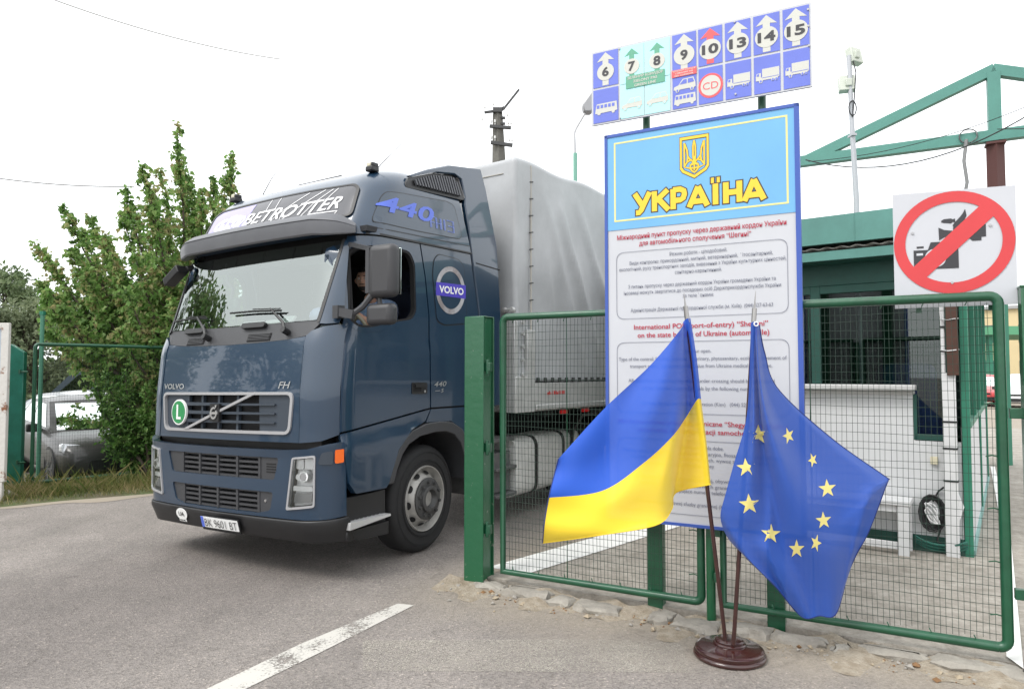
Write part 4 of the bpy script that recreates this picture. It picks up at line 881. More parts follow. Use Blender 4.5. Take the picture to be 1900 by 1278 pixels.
# ------------------------------------------------------------------ driver
SKIN = mat('skin', (.42, .24, .17), .5); HAIR = mat('dark hair', (.012, .01, .009), .6); SHIRT = mat('pale blue striped shirt', (.2, .32, .55), .8, col2=(.32, .42, .6), vscale=40, thresh=(.45, .55))
DV = thing('person', 'bearded driver in a blue shirt looking out of the open truck window', 'person', (0, 0, 0))
DV.matrix_world = Matrix.Translation((-2.563, 6.041, 0))@Matrix.Rotation(R(-31.31), 4, 'Z')
def skin_mesh(name, pts, edges, m, parent, sub=2, root=0):
    me = bpy.data.meshes.new(name); me.from_pydata([SH(p[:3]) for p in pts], edges, []); me.materials.append(m)
    o = bpy.data.objects.new(name, me); link(o, parent)
    md = o.modifiers.new('skin', 'SKIN'); md.use_smooth_shade = True
    for i, p in enumerate(pts):
        sv = me.skin_vertices[0].data[i]; r = p[3] if isinstance(p[3], tuple) else (p[3], p[3]); sv.radius = r; sv.use_root = (i == root)
    s_ = o.modifiers.new('sub', 'SUBSURF'); s_.levels = s_.render_levels = sub
    return o
bp_ = [(.6, 1.46, 1.9, (.15, .12)), (.6, 1.4, 2.1, (.15, .11)), (.6, 1.31, 2.3, (.16, .1)), (.61, 1.24, 2.42, (.07, .07)), (.62, 1.17, 2.5, .058),
       (.78, 1.33, 2.35, .07), (.86, 1.2, 2.14, .055), (.82, .98, 2.19, .042), (.78, .9, 2.25, .032), (.77, .86, 2.275, .035),
       (.42, 1.33, 2.35, .07), (.36, 1.16, 2.13, .055), (.4, .95, 2.17, .042), (.43, .87, 2.22, .032), (.44, .84, 2.25, .035),
       (.7, 1.1, 1.88, .095), (.72, .82, 1.86, .07), (.72, .72, 1.5, .05), (.72, .6, 1.36, .045), (.5, 1.1, 1.88, .095), (.48, .82, 1.86, .07), (.48, .72, 1.5, .05), (.48, .6, 1.36, .045)]
be = [(0, 1), (1, 2), (2, 3), (3, 4), (2, 5), (5, 6), (6, 7), (7, 8), (8, 9), (2, 10), (10, 11), (11, 12), (12, 13), (13, 14), (0, 15), (15, 16), (16, 17), (17, 18), (0, 19), (19, 20), (20, 21), (21, 22)]
body = skin_mesh('body', bp_, be, SKIN, DV)
skin_mesh('shirt', [(x, y, z, tuple(q*1.12+.008 for q in (r if isinstance(r, tuple) else (r, r)))) for x, y, z, r in bp_[:4]]+[(x, y, z, r*1.25) for x, y, z, r in (bp_[5], bp_[6], bp_[10], bp_[11])], [(0, 1), (1, 2), (2, 3), (2, 4), (4, 5), (2, 6), (6, 7)], SHIRT, DV)
skin_mesh('trousers', [(x, y, z, tuple(q*1.1 for q in (r if isinstance(r, tuple) else (r, r)))) for x, y, z, r in (bp_[0],)+tuple(bp_[15:])], [(0, 1), (1, 2), (2, 3), (3, 4), (0, 5), (5, 6), (6, 7), (7, 8)], mat('dark trousers', (.02, .02, .03), .9), DV)
# fingers closed on the wheel rim
b = MB()
for hx, hy, hz, dx in ((.77, .86, 2.275, -1), (.44, .84, 2.25, 1)):
    for k, ln in enumerate((.07, .078, .074, .06)):
        q = Vector((hx+(-.03+.02*k), hy-.012, hz)); b.tube([q, q+Vector((0, -.03, .018)), q+Vector((0, -.048, -.008)), q+Vector((0, -.03, -.03-ln*.1))], [.0095, .009, .0085, .006], 7)
    q = Vector((hx+dx*.02, hy+.02, hz)); b.tube([q, q+Vector((dx*.03, -.02, .02)), q+Vector((dx*.045, -.045, .015))], [.012, .011, .008], 7)
b.build('fingers', SKIN, DV, xf=SH)
# head : an egg pushed into brow, nose, jaw, facing out of the window
hc = Vector((.66, 1.08, 2.62)); hm = Matrix.Rotation(R(28), 3, 'Z')@Matrix.Rotation(R(4), 3, 'X')
def head_pt(u, v, grow=0):
    th = u*2*math.pi; ph = (v-.5)*math.pi; x = .074*math.cos(ph)*math.sin(th); y = -.094*math.cos(ph)*math.cos(th); z = .115*math.sin(ph)
    f = max(0, math.cos(th))*math.cos(ph)
    if z < 0: x *= 1-.25*(z/.115)**2; y *= 1-.08*(z/.115)**2
    y -= .024*math.exp(-((x/.012)**2+((z+.012)/.02)**2))*(f > 0)*1; y -= .01*math.exp(-((x/.05)**2+((z-.032)/.01)**2))*(f > 0)
    y += .012*math.exp(-(((abs(x)-.03)/.014)**2+((z-.012)/.011)**2))*(f > 0); y -= .008*math.exp(-((x/.025)**2+((z+.05)/.01)**2))*(f > 0); y -= .012*math.exp(-((x/.03)**2+((z+.095)/.018)**2))*(f > 0)
    p = Vector((x, y, z))*(1+grow); return hc+hm@p
b = MB(); b.grid(49, 33, lambda u, v: head_pt(u, v))
for sg in (1, -1):
    b.lathe([(0, -.008), (.022, -.006), (.03, 0), (.022, .008), (0, .006)], 12, 'x', c=tuple(hc+hm@Vector((sg*.075, .005, -.005))))
b.build('head', SKIN, DV, xf=SH, ang=80)
b = MB(); b.grid(33, 17, lambda u, v: head_pt(u, .7+.3*v if abs((u+.5) % 1-.5) < .2 else (.45+.55*v), .07)); b.build('hair', HAIR, DV, xf=SH, ang=80)
b = MB(); b.grid(17, 9, lambda u, v: head_pt((u-.5)*.44, .17+.15*v, .035)); b.grid(9, 3, lambda u, v: head_pt((u-.5)*.12, .37+.025*v, .05))
for sg in (1, -1): b.grid(7, 3, lambda u, v: head_pt(sg*(.035+.07*u), .585+.025*v, .04))
b.build('beard', HAIR, DV, xf=SH, ang=80)
for sg in (1, -1):
    b = MB(); c = hc+hm@Vector((sg*.03, -.078, .012)); b.lathe([(0, -.01), (.0075, -.007), (.0105, 0), (.0075, .007), (0, .01)], 10, 'y', c=tuple(c)); c2 = hc+hm@Vector((sg*.03, -.0875, .012)); b.lathe([(0, -.003), (.005, 0), (0, .002)], 8, 'y', c=tuple(c2), mi=1)
    b.build('eye', [WHITE, HAIR], DV, xf=SH)
# ------------------------------------------------------------------ front gates on the fence line
GREEN = mat('glossy green gate paint', (.009, .092, .036), .3, coat=.3, var=.15, vscale=5, bump=.12, bscale=25)
GREEND = mat('dark green gate paint', (.007, .07, .031), .38, coat=.2, var=.2, vscale=7, bump=.1, bscale=30)
GREENC = mat('chipped green post paint', (.0085, .088, .036), .34, coat=.25, col2=(.16, .2, .16), vscale=22, thresh=(.64, .68), bump=.15, bscale=18)
TEALG = mat('teal green paint', (.02, .165, .1), .5, var=.12, vscale=4)
WIRE = mat('dark green wire', (.008, .03, .018), .5)
GP = thing('gate_post', 'thick glossy green steel post carrying the closed gate beside the truck', 'gate post', tuple(fw(-.03, .05)), FA)
b = MB(); b.b2((-.095, -.09, -.02), (.085, -.075, 2.16)); b.b2((-.095, .075, -.02), (.085, .09, 2.16)); b.b2((-.095, -.075, -.02), (-.08, .075, 2.16)); b.b2((.055, -.075, -.02), (.07, .075, 2.155)); b.b2((-.09, -.085, 2.155), (.085, .085, 2.163)); b.build('post', GREENC, GP, bevel=.006)
for z in (1.87, .72): b = MB(); b.b2((-.115, -.05, z-.04), (-.095, .03, z+.04)); b.b2((-.11, -.02, z-.02), (-.1, .0, z+.1)); b.build('lug', GREEND, GP, bevel=.003)
for z in (.45, 1.1, 1.75): b = MB(); b.b2((.07, -.06, z-.035), (.13, -.02, z+.035)); b.tube([(.1, -.05, z-.06), (.1, -.05, z+.06)], .016, 8); b.build('hinge', GREEND, GP, bevel=.003)
def pipe_path(x0, x1, z0, z1, r, seg=5, corners='1111'):
    P = []
    for (cx_, cz_, a0), on in zip(((x1-r, z0+r, -90), (x1-r, z1-r, 0), (x0+r, z1-r, 90), (x0+r, z0+r, 180)), corners):
        if on == '1': P += [(cx_+r*math.cos(R(a0+90*i/seg)), 0, cz_+r*math.sin(R(a0+90*i/seg))) for i in range(seg+1)]
        else: P.append(({-90: x1, 0: x1, 90: x0, 180: x0}[a0], 0, {-90: z0, 0: z1, 90: z1, 180: z0}[a0]))
    return P+[P[0]]
def mesh_wires(x0, x1, z0, z1, par, sx=.0295, sz=.052, seed=1, rad=.00165, bulge=.008):
    rr = random.Random(seed); b = MB(); n = int((x1-x0)/sx)
    def yv(x, z): return bulge*math.sin(x*2.3+seed)*math.sin(z*1.9+seed*2)
    for i in range(n+1):
        x = x0+(x1-x0)*i/n; j = rr.uniform(-.004, .004); ph = rr.random()*6
        zt = z1-rr.uniform(0, .015); zb = z0+rr.uniform(-.005, .02)
        b.tube([(x+j*math.sin(k*.9+ph)+.004*math.sin(k*.7+i*.1), yv(x, zb+(zt-zb)*k/8)+(.0 if 0 < k < 8 else rr.uniform(-.012, .012)), zb+(zt-zb)*k/8) for k in range(9)], rad, 4, cap=False)
    m = int((z1-z0)/sz)
    for i in range(1, m):
        z = z0+(z1-z0)*i/m+rr.uniform(-.006, .006); ph = rr.random()*6
        b.tube([(x0+(x1-x0)*k/14, yv(x0+(x1-x0)*k/14, z)-.0026, z+.004*math.sin(k*.8+ph)) for k in range(15)], rad*1.05, 4, cap=False)
    return b.build('wire_mesh', WIRE, par, smooth=False, recalc=False)
def leaf(name, label, s0, s1, z0, z1, corners, seed, extra=(), grp='green mesh gate leaves'):
    t = thing('gate', label, 'gate', tuple(fw(s0, 0)), FA, grp); L = s1-s0; r = .029
    b = MB(); b.tube(pipe_path(r, L-r, z0+r, z1-r, .045, corners=corners), r, 12, cap=False); f = b.build('frame', GREEND, t)
    mesh_wires(.05, L-.05, z0+.05, z1-.05, t, seed=seed)
    b = MB(); rr = random.Random(seed)
    for k in range(int(L/.22)):
        x = .12+k*.22
        for z in (z0+.055, z1-.055): b.tube([(x, -.0, z+(-.02 if z < 1 else .02)), (x+.004, -.008, z), (x-.006, .0, z+(.022 if z < 1 else -.022))], .0035, 5)
    for k in range(int((z1-z0)/.3)):
        z = z0+.2+k*.3
        b.tube([(L-.03, .0, z), (L-.08, -.006, z+.012), (L-.11, 0, z+.004)], .004, 5)
    b.tube([(L*.36, .004, z0+.04), (L*.36+.004, .004, (z0+z1)/2), (L*.36, .004, z1-.04)], .0035, 5)
    b.build('wire_tie', GREEND, t)
    return t
leaf('gate', 'green mesh gate leaf closed between the thick green post and the tall board', .185, 1.79, .11, 2.175, '1010', 3)
leaf('gate', 'green wire mesh gate leaf in front of the white booth, behind the starry flag', 1.88, 3.505, .115, 2.175, '1110', 8)
TPp = thing('post', 'slim round green post between the two mesh gate leaves', 'post', tuple(fw(1.826, .0)), FA)
b = MB(); b.tube([(0, 0, -.03), (0, 0, 2.12)], .031, 14); b.build('pipe', GREEN, TPp)
b = MB(); b.b2((-.02, -.05, .6), (.075, -.03, .66)); b.b2((.03, -.06, .3), (.06, .0, .36)); b.build('latch', GREEND, TPp, bevel=.003)
RP = thing('gate_post', 'green square post holding the mesh gate beyond the crossed out camera sign', 'gate post', tuple(fw(3.63, .02)), FA)
b = MB(); b.b2((-.05, -.05, -.02), (.06, .06, 2.19)); b.b2((-.055, -.055, 2.185), (.065, .065, 2.2)); b.build('post', GREEN, RP, bevel=.005)
for z in (.42, 1.44): b = MB(); b.b2((-.115, -.02, z), (-.045, .02, z+.06)); b.build('hinge', GREEND, RP, bevel=.004)
# ------------------------------------------------------------------ information board
WPAN = mat('white sign film', (.5, .51, .54), .4, var=.03, vscale=2); SKYB = mat('sky blue sign film', (.14, .38, .66), .38, var=.06, vscale=1.5)
FRB = mat('blue frame', (.035, .085, .36), .4); YEL = mat('yellow film', (.85, .53, .03), .45); YELP = mat('pale yellow film', (.72, .66, .25), .5)
OUTL = mat('dark outline film', (.05, .045, .04), .6); REDT = mat('red print', (.42, .03, .06), .6); GREYT2 = mat('grey blue print', (.14, .15, .2), .6)
S0 = 1.77
IB = thing('information_board', 'tall white and sky blue border crossing board with a yellow trident above the flags', 'sign', tuple(fw(S0)), FA)
def sf(s, z, o): return (s-S0, -.075-o, z)
L0, L1, ZB, ZT, ZM = 1.107, 2.437, .655, 3.448, 2.738
b = MB(); b.b2((L0-S0+.02, -.072, ZB+.02), (L1-S0-.02, -.04, ZT-.02)); b.build('panel', WPAN, IB, smooth=False)
b = MB()
for a, c in (((L0, ZB), (L0+.022, ZT)), ((L1-.03, ZB), (L1, ZT)), ((L0, ZT-.022), (L1, ZT)), ((L0, ZB), (L1, ZB+.02))):
    b.b2((a[0]-S0, -.082, a[1]), (c[0]-S0, -.03, c[1]))
b.build('frame', FRB, IB, smooth=False)
b = MB(); b.b2((L0-S0+.022, -.076, ZM), (L1-S0-.03, -.071, ZT-.022)); b.build('header_panel', SKYB, IB, smooth=False)
b = MB(); ol = [(1.180, 2.798), (2.367, 2.798), (2.367, 3.382), (1.180, 3.382)]; il = [(1.192, 2.810), (2.355, 2.810), (2.355, 3.370), (1.192, 3.370)]
patch(b, ol, sf, [il], th=.001, off=.0025, res=.5); b.build('border_line', YELP, IB, smooth=False)
b = MB(); shd = [(1.663, 3.342), (1.862, 3.342), (1.862, 3.12), (1.845, 3.093), (1.7625, 3.045), (1.68, 3.093), (1.663, 3.12)]
def shr(p, k, c=(1.7625, 3.2)): return [(c[0]+(x-c[0])*k, c[1]+(z-c[1])*k) for x, z in p]
patch(b, shr(shd, 1.03), sf, [shr(shd, .82)], th=.001, off=.002, res=.5, mi=0); patch(b, shr(shd, .995), sf, [shr(shd, .86)], th=.001, off=.0035, res=.5, mi=1)
cx_ = 1.7625
tri_ = [[(cx_, 3.31), (cx_-.008, 3.27), (cx_-.008, 3.2), (cx_-.002, 3.15)], [(cx_, 3.31), (cx_+.008, 3.27), (cx_+.008, 3.2), (cx_+.002, 3.15)], [(cx_, 3.2), (cx_, 3.1)]]
for sg in (1, -1):
    q = lambda p: [(cx_+sg*x, z) for x, z in p]
    tri_ += [q([(.068, 3.3), (.05, 3.25), (.044, 3.2), (.048, 3.165)]), q([(.068, 3.3), (.068, 3.13), (.03, 3.118)]), q([(.068, 3.135), (.048, 3.165), (.02, 3.175), (.006, 3.155)]), q([(.005, 3.155), (.026, 3.14), (.028, 3.118), (.018, 3.1), (0, 3.085)]), q([(0, 3.155), (.014, 3.14), (.03, 3.14)]), q([(0, 3.115), (.028, 3.12)]), q([(.044, 3.2), (.025, 3.175)])]
for l in tri_: patch(b, ribbon(l, .017), sf, th=.0005, off=.002, res=.5, mi=0)
for i, l in enumerate(tri_): patch(b, ribbon(l, .0105), sf, th=.0005, off=.003+.00004*i, res=.5, mi=1)
b.build('trident_emblem', [OUTL, YEL], IB, smooth=False)
GL = {'У': ([[(0, 1), (.5, .38)], [(1, 1), (.42, .12), (.3, .02), (.08, .02)]], .98), 'К': ([[(.1, 0), (.1, 1)], [(.2, .5), (.95, 1)], [(.35, .6), (1, 0)]], 1), 'Р': ([[(.1, 0), (.1, 1)], [(.1, .95), (.6, .95), (.85, .85), (.88, .68), (.8, .5), (.6, .42), (.1, .42)]], .9), 'А': ([[(-.02, 0), (.5, .97)], [(1.02, 0), (.5, .97)], [(.2, .26), (.8, .26)]], 1.06), 'Ї': ([[(.5, 0), (.5, 1)], [(.08, 1.17), (.36, 1.17)], [(.64, 1.17), (.92, 1.17)]], .62), 'Н': ([[(.1, 0), (.1, 1)], [(.9, 0), (.9, 1)], [(.1, .5), (.9, .5)]], .98)}
b = MB(); X = 1.335; i_ = 0
for ch in 'УКРАЇНА':
    st, w_ = GL[ch]; w_ *= .1125
    for l in st:
        q = [(X+w_*x, 2.845+.143*z) for x, z in l]; i_ += 1; dv = (Vector(q[0])-Vector(q[1])).normalized(); d2 = (Vector(q[-1])-Vector(q[-2])).normalized()
        patch(b, ribbon([tuple(Vector(q[0])+dv*.0085)]+q[1:-1]+[tuple(Vector(q[-1])+d2*.0085)], .054), sf, th=.0004, off=.0015+.00002*i_, res=.5, mi=0); patch(b, ribbon(q, .0375), sf, th=.0004, off=.003+.00002*i_, res=.5, mi=1)
    X += w_+.0225
b.build('title_lettering', [OUTL, YEL], IB, smooth=False, recalc=False)
red = [('Міжнародний пункт пропуску через державний кордон України', 1.2, 2.35, 2.664, .034), ('для автомобільного сполучення “Шегині”', 1.365, 2.13, 2.61, .034), ('International POE (port-of-entry) “Shegyni”', 1.322, 2.228, 2.01, .036), ('on the state border of Ukraine (automobile)', 1.348, 2.235, 1.952, .036), ('Międzynarodowe przejście graniczne “Shegyni” na granicy', 1.2, 2.34, 1.342, .034), ('ukraińskiej dla komunikacji samochodowej', 1.34, 2.2, 1.287, .034)]
gry = [('Режим роботи - цілодобовий.', 1.584, 1.975, 2.52), ('Види контролю: прикордонний, митний, ветеринарний, фітосанітарний,', 1.293, 2.264, 2.476), ('екологічний, руху транспортних заходів, вивезення з України культурних цінностей,', 1.215, 2.346, 2.434), ('санітарно-карантинний.', 1.62, 1.938, 2.39), ('З питань пропуску через державний кордон України громадяни України та', 1.281, 2.279, 2.306), ('іноземці можуть звертатися до посадових осіб Держприкордонслужби України', 1.248, 2.311, 2.262), ('за телефонами:', 1.672, 1.882, 2.222), ('Адміністрація Державної прикордонної служби (м. Київ)  (044) 527-63-63', 1.299, 2.26, 2.136),
('24 hour open.', 1.68, 1.861, 1.84), ('Type of the control: frontier, customs, veterinary, phytosanitary, ecology, movement of', 1.207, 2.338, 1.788), ('transport means, the export of the value from Ukraine medical quarantine.', 1.29, 2.25, 1.738), ('All questions concerning the state border crossing should be addressed', 1.278, 2.262, 1.636), ('to the Boarder Guards Officials by the following numbers.', 1.378, 2.17, 1.584), ('the State Border Service Administration (Kiev)   (044) 527-63-63', 1.37, 2.176, 1.478),
('Otwarte przez cala dobe.', 1.6, 1.935, 1.183), ('Rodzaj kontroli: graniczna, celna, weterynaryjna, fitosanitarna, ekologiczna,', 1.24, 2.3, 1.142), ('kontrola ruchu środkow transportowych, wywoz z Ukrainy wartosci', 1.29, 2.25, 1.102), ('kulturowych, sanitarny-kwarantannowy', 1.4, 1.87, 1.062), ('Pytania dotyczace granicy państwowej, obywatele Ukrainy moga', 1.3, 2.24, .966), ('zwracac sie do osob urzedowych granicznych Ukrainy', 1.36, 2.18, .924), ('na nastepujace numery telefonow:', 1.52, 2.0, .884), ('Administracja państwowej sfuzby granicznej (Kijow)   (044) 527-63-63', 1.3, 2.24, .796)]
for t, x0, x1, z, h in red:
    b = MB(); put_text(b, t, x0, x1, z, sf, h, .012, off=.0015); b.build('red_heading', REDT, IB, smooth=False, recalc=False)
b = MB()
for t, x0, x1, z in gry: put_text(b, t, x0, x1, z, sf, .026, .0, off=.0015)
b.build('grey_lettering', GREYT2, IB, smooth=False, recalc=False)
b = MB()
for z0, z1 in ((2.088, 2.572), (1.42, 1.92), (.735, 1.24)):
    o_ = rnd([(1.193, z0), (2.354, z0), (2.354, z1), (1.193, z1)], .06, 6); c = (1.7735, (z0+z1)/2)
    patch(b, o_, sf, [[(c[0]+(x-c[0])*.9955, c[1]+(z-c[1])*.989) for x, z in o_]], th=.0005, off=.0015, res=.5)
b.build('box_outline', GREYT2, IB, smooth=False)
for s in (1.43, 2.238):
    b = MB(); b.b2((s-S0-.058, .035, -.05), (s-S0+.052, .12, 2.9)); b.b2((s-S0-.08, -.038, 3.42), (s-S0+.02, .03, 3.45)); b.tube([(s-S0-.045, .06, 2.8), (s-S0-.045, .06, 3.95)], .028, 10); b.build('post', GREEND, IB, bevel=.004)
b = MB()
for s in (1.43, 2.238):
    for z in (.68, 3.44): b.b2((s-S0-.09, -.04, z-.02), (s-S0+.05, .05, z+.015))
b.build('bracket', GREEND, IB, smooth=False)
# ------------------------------------------------------------------ lane sign
BLUE = mat('blue reflective film', (.12, .16, .56), .4, var=.08, vscale=3); CYAN = mat('pale turquoise film', (.42, .78, .80), .4); GRN = mat('green sign film', (.1, .34, .22), .45); REDS = mat('red sign film', (.75, .09, .1), .45); BLK = mat('black numerals', (.03, .03, .035), .5); CRM = mat('cream reflective film', (.54, .54, .49), .4)
LS = thing('lane_sign', 'long blue and turquoise sign with eight numbered lane arrows above the information board', 'sign', tuple(fw(S0, 0, 3.55)), FA)
def lf(s, z, o): return (s-S0, -.05-o, z-3.55)
b = MB(); b.b2((.998-S0, -.048, 0), (2.518-S0, -.03, .56)); b.build('panel', WPAN, LS, smooth=False)
BUS = [(0, .12), (.04, .62), (.08, .88), (.97, .9), (1, .2), (.9, .15), (.86, .0), (.78, .0), (.74, .15), (.26, .13), (.22, .0), (.13, .0), (.09, .12)]
CAR = [(0, .2), (.02, .42), (.22, .52), (.42, .93), (.9, .95), (.99, .55), (1, .25), (.93, .2), (.88, .02), (.78, .02), (.73, .2), (.27, .2), (.22, .02), (.12, .02), (.07, .2)]
LOR = [(0, .2), (.0, .5), (.04, .72), (.22, .74), (.22, .42), (.27, .42), (.27, 1.0), (1, 1.0), (1, .3), (.93, .25), (.91, .05), (.83, .05), (.8, .2), (.76, .05), (.68, .05), (.64, .2), (.3, .2), (.26, .02), (.16, .02), (.12, .2)]
BW = [[(.08+.17*k, .52), (.2+.17*k, .52), (.2+.17*k, .78), (.08+.17*k, .78)] for k in range(5)]
CW_ = [[(.27, .55), (.45, .86), (.6, .87), (.6, .56)], [(.65, .56), (.65, .87), (.87, .88), (.93, .6)]]
LW = [[(.04, .52), (.06, .68), (.14, .69), (.14, .52)], [(.27, .36), (.98, .36), (.98, .39), (.27, .39)]]
colx = [(1.012, 1.208), (1.222, 1.402), (1.408, 1.592), (1.61, 1.778), (1.793, 1.956), (1.974, 2.142), (2.16, 2.326), (2.345, 2.506)]
def icon(par, P, Wn, x0, x1, z0, z1, bgm, fg=CRM, name='vehicle_icon'):
    b = MB(); m = lambda p: [(x0+(x1-x0)*a, z0+(z1-z0)*c) for a, c in p]
    patch(b, m(P), lf, th=.0008, off=.004, res=.5)
    for w in Wn: patch(b, m(w), lf, th=.0006, off=.005, res=.5, mi=1)
    if P is not BUS:
        for w in ([.17, .83] if P is CAR else [.21, .72, .87]): patch(b, m(ell(w, .14, .04, .09, 12)), lf, th=.0006, off=.005, res=.5, mi=1)
    return b.build(name, [fg, bgm], par, smooth=False)
for i, (x0, x1) in enumerate(colx):
    n_ = ('6', '7', '8', '9', '10', '13', '14', '15')[i]; cy = i in (1, 2); bgm = CYAN if cy else BLUE; c = (x0+x1)/2; w = x1-x0
    b = MB()
    for z0, z1 in ((3.562, 3.813), (3.83, 4.094)): patch(b, [(x0, z0), (x1, z0), (x1, z1), (x0, z1)] if not (cy and z0 > 3.7) else [(x0, 3.818), (x1, 3.818), (x1, z1), (x0, z1)], lf, th=.001, off=.0015, res=.5)
    T_ = b.build('lane_tile', bgm, LS, smooth=False)
    if i == 4: T_['label'] = 'blue tile with a red arrow and number 10 over a round CD sign'
    k = .8 if cy else 1
    am = GRN if cy else (REDS if i == 4 else CRM); zt = 4.072 if cy else 4.087
    b = MB(); hw = .068*k; patch(b, [(c, zt), (c+hw, zt-.066*k), (c+.023*k, zt-.058*k), (c+.024*k, 3.838), (c-.024*k, 3.838), (c-.023*k, zt-.058*k), (c-hw, zt-.066*k)], lf, th=.0008, off=.003, res=.5); b.build('arrow', am, T_, smooth=False)
    b = MB(); r_ = .058 if cy else (.066 if i == 0 else .073); patch(b, ell(c, 3.938, r_, r_*.97, 28), lf, th=.0008, off=.0045, res=.5); put_text(b, n_, c-(.026 if len(n_) == 1 else .056), c+(.026 if len(n_) == 1 else .056), 3.908, lf, .066, .035, off=.0065, mi=1); b.build('number', [CRM, BLK], T_, smooth=False, recalc=False)
    if i == 0: icon(T_, BUS, BW, x0+.015, x1-.008, 3.62, 3.715, bgm)
    elif cy: icon(T_, CAR, CW_, x0+.012, x1-.012, 3.615, 3.71, CYAN)
    elif i == 3: icon(T_, CAR, CW_, x0+.008, x1-.005, 3.675, 3.775, bgm); icon(T_, BUS, BW, x0+.01, x1-.004, 3.58, 3.668, bgm)
    elif i == 4:
        b = MB(); patch(b, ell(c, 3.683, .083, .086, 36), lf, th=.0006, off=.003, res=.5); patch(b, ell(c, 3.683, .068, .071, 36), lf, th=.0006, off=.0042, res=.5, mi=1); put_text(b, 'CD', c-.052, c+.052, 3.658, lf, .052, -.004, off=.0055, mi=0); b.build('diplomat_sign', [REDS, CRM], T_, smooth=False, recalc=False)
    else: icon(T_, LOR, LW, x0+.012, x1-.006, 3.63, 3.725, bgm)
for (x0, x1, z0, z1, m_, ls) in ((1.268, 1.556, 3.776, 3.868, GRN, ('ЗЕЛЕНИЙ КОРИДОР', 'ZIELONY PAS', 'GREEN LINE')), (1.606, 1.78, 3.787, 3.839, REDS, ('ЧЕРВОНИЙ КОРИДОР', 'CZERWONY PAS', 'RED CORRIDOR'))):
    b = MB(); patch(b, [(x0, z0), (x1, z0), (x1, z1), (x0, z1)], lf, th=.001, off=.006, res=.5); h = (z1-z0)/3
    for k, t in enumerate(ls):
        wd = (x1-x0)*(.46, .31, .28)[k] if m_ is GRN else (x1-x0)*(.47, .36, .38)[k]
        put_text(b, t, (x0+x1)/2-wd, (x0+x1)/2+wd, z1-h*(k+.82), lf, h*.62, .02, off=.0075, mi=1)
    b.build('lane_notice', [m_, CRM], LS, smooth=False, recalc=False)
b = MB()
for s, z in ((1.22, 4.09), (1.22, 3.57), (2.04, 4.09), (2.5, 4.06), (2.5, 3.95), (2.04, 3.59), (2.502, 3.82)): b.tube([lf(s, z, 0), lf(s, z, .009)], .007, 8)
b.build('rivet', SILV, LS)
# ------------------------------------------------------------------ no photography sign
NP = thing('prohibition_sign', 'white square sign with a red ring crossing out a camera and a video camera', 'sign', tuple(fw(3.27, .07, 2.05)), FA)
def nf(s, z, o): return (s-3.27, -.006-o, z-2.05)
Q = [(2.957, 2.10), (3.578, 2.10), (3.586, 2.795), (2.957, 2.815)]
b = MB(); b.prism(Q, lambda x, z, d: (x-3.27, d, z-2.05), -.005, .008); b.build('panel', WPAN, NP, smooth=False)
cx_, cz_, ro = 3.268, 2.488, .309; rx = ro; ri = ro*.80
b = MB(); ring_o = ell(cx_, cz_, rx, ro, 64); ring_o = [(x, max(z, 2.103)) for x, z in ring_o]
sl = .039; d_ = Vector((.73, .685)).normalized(); n_ = Vector((-d_.y, d_.x))
def halfdisc(sg):
    out = []
    for k in range(97):
        a = 2*math.pi*k/96; p = Vector((ri*math.cos(a), ri*.985*math.sin(a)))
        if p.dot(n_)*sg > sl: out.append((a, p))
    out.sort(key=lambda t: (t[0]-math.atan2(n_.y*sg, n_.x*sg)+math.pi) % (2*math.pi))
    return [(cx_+p.x, cz_+p.y) for a, p in out]
patch(b, ring_o, nf, [halfdisc(1), halfdisc(-1)], th=.001, off=.0035, res=.3); b.build('red_ring', mat('red ring film', (.56, .04, .045), .45, var=.06, vscale=4), NP, smooth=False)
# camera pictograms, in pixels of an enlarged view : x 535..1235, y 30..615
def pz(p): return [(3.268+(x-886)*.000883, 2.488-((y+(x-886)*.05)-335)*.00103) for x, y in p]
cam_p = [(655, 380), (740, 378), (758, 333), (812, 331), (838, 372), (918, 368), (918, 487), (655, 494)]
b = MB(); patch(b, pz(cam_p), nf, th=.0008, off=.0015, res=.5); patch(b, pz([(674, 357), (716, 355), (716, 366), (674, 368)]), nf, th=.0008, off=.0015, res=.5)
patch(b, pz(ribbon([(783+55*math.cos(t/12*math.pi), 428+50*math.sin(t/12*math.pi)) for t in range(25)], 9)), nf, th=.0008, off=.0025, res=.5, mi=1) if False else None
patch(b, pz(ell(784, 426, 62, 54, 28)), nf, [pz(ell(784, 426, 51, 44, 28))], th=.0006, off=.0025, res=.5, mi=1); patch(b, pz([(672, 398), (711, 396), (711, 410), (672, 412)]), nf, th=.0006, off=.0025, res=.5, mi=1); b.build('camera_pictogram', [BLK, WPAN], NP, smooth=False)
b = MB(); patch(b, pz([(806, 247), (840, 262), (890, 268), (893, 232), (960, 206), (985, 206), (985, 235), (1076, 236), (1076, 306), (1050, 308), (1050, 328), (1000, 330), (985, 318), (940, 322), (905, 300), (870, 302), (840, 305), (808, 322)]), nf, th=.0008, off=.0015, res=.5); patch(b, pz([(823, 207), (838, 198), (880, 195), (890, 200), (903, 196), (905, 222), (890, 216), (880, 224), (838, 220), (823, 216)]), nf, th=.0008, off=.0015, res=.5)
patch(b, pz([(888, 236), (905, 215), (930, 190), (950, 165), (962, 142), (970, 180), (958, 204), (920, 228), (900, 250)]), nf, th=.0008, off=.0016, res=.5); b.build('video_camera_pictogram', BLK, NP, smooth=False)
b = MB()
for x, y in ((651, 275), (1101, 242), (877, 573)): 
    s_, z_ = pz([(x, y)])[0]; b.tube([nf(s_, z_, 0), nf(s_, z_, .007)], .008, 10)
b.build('bolt', SILV, NP)
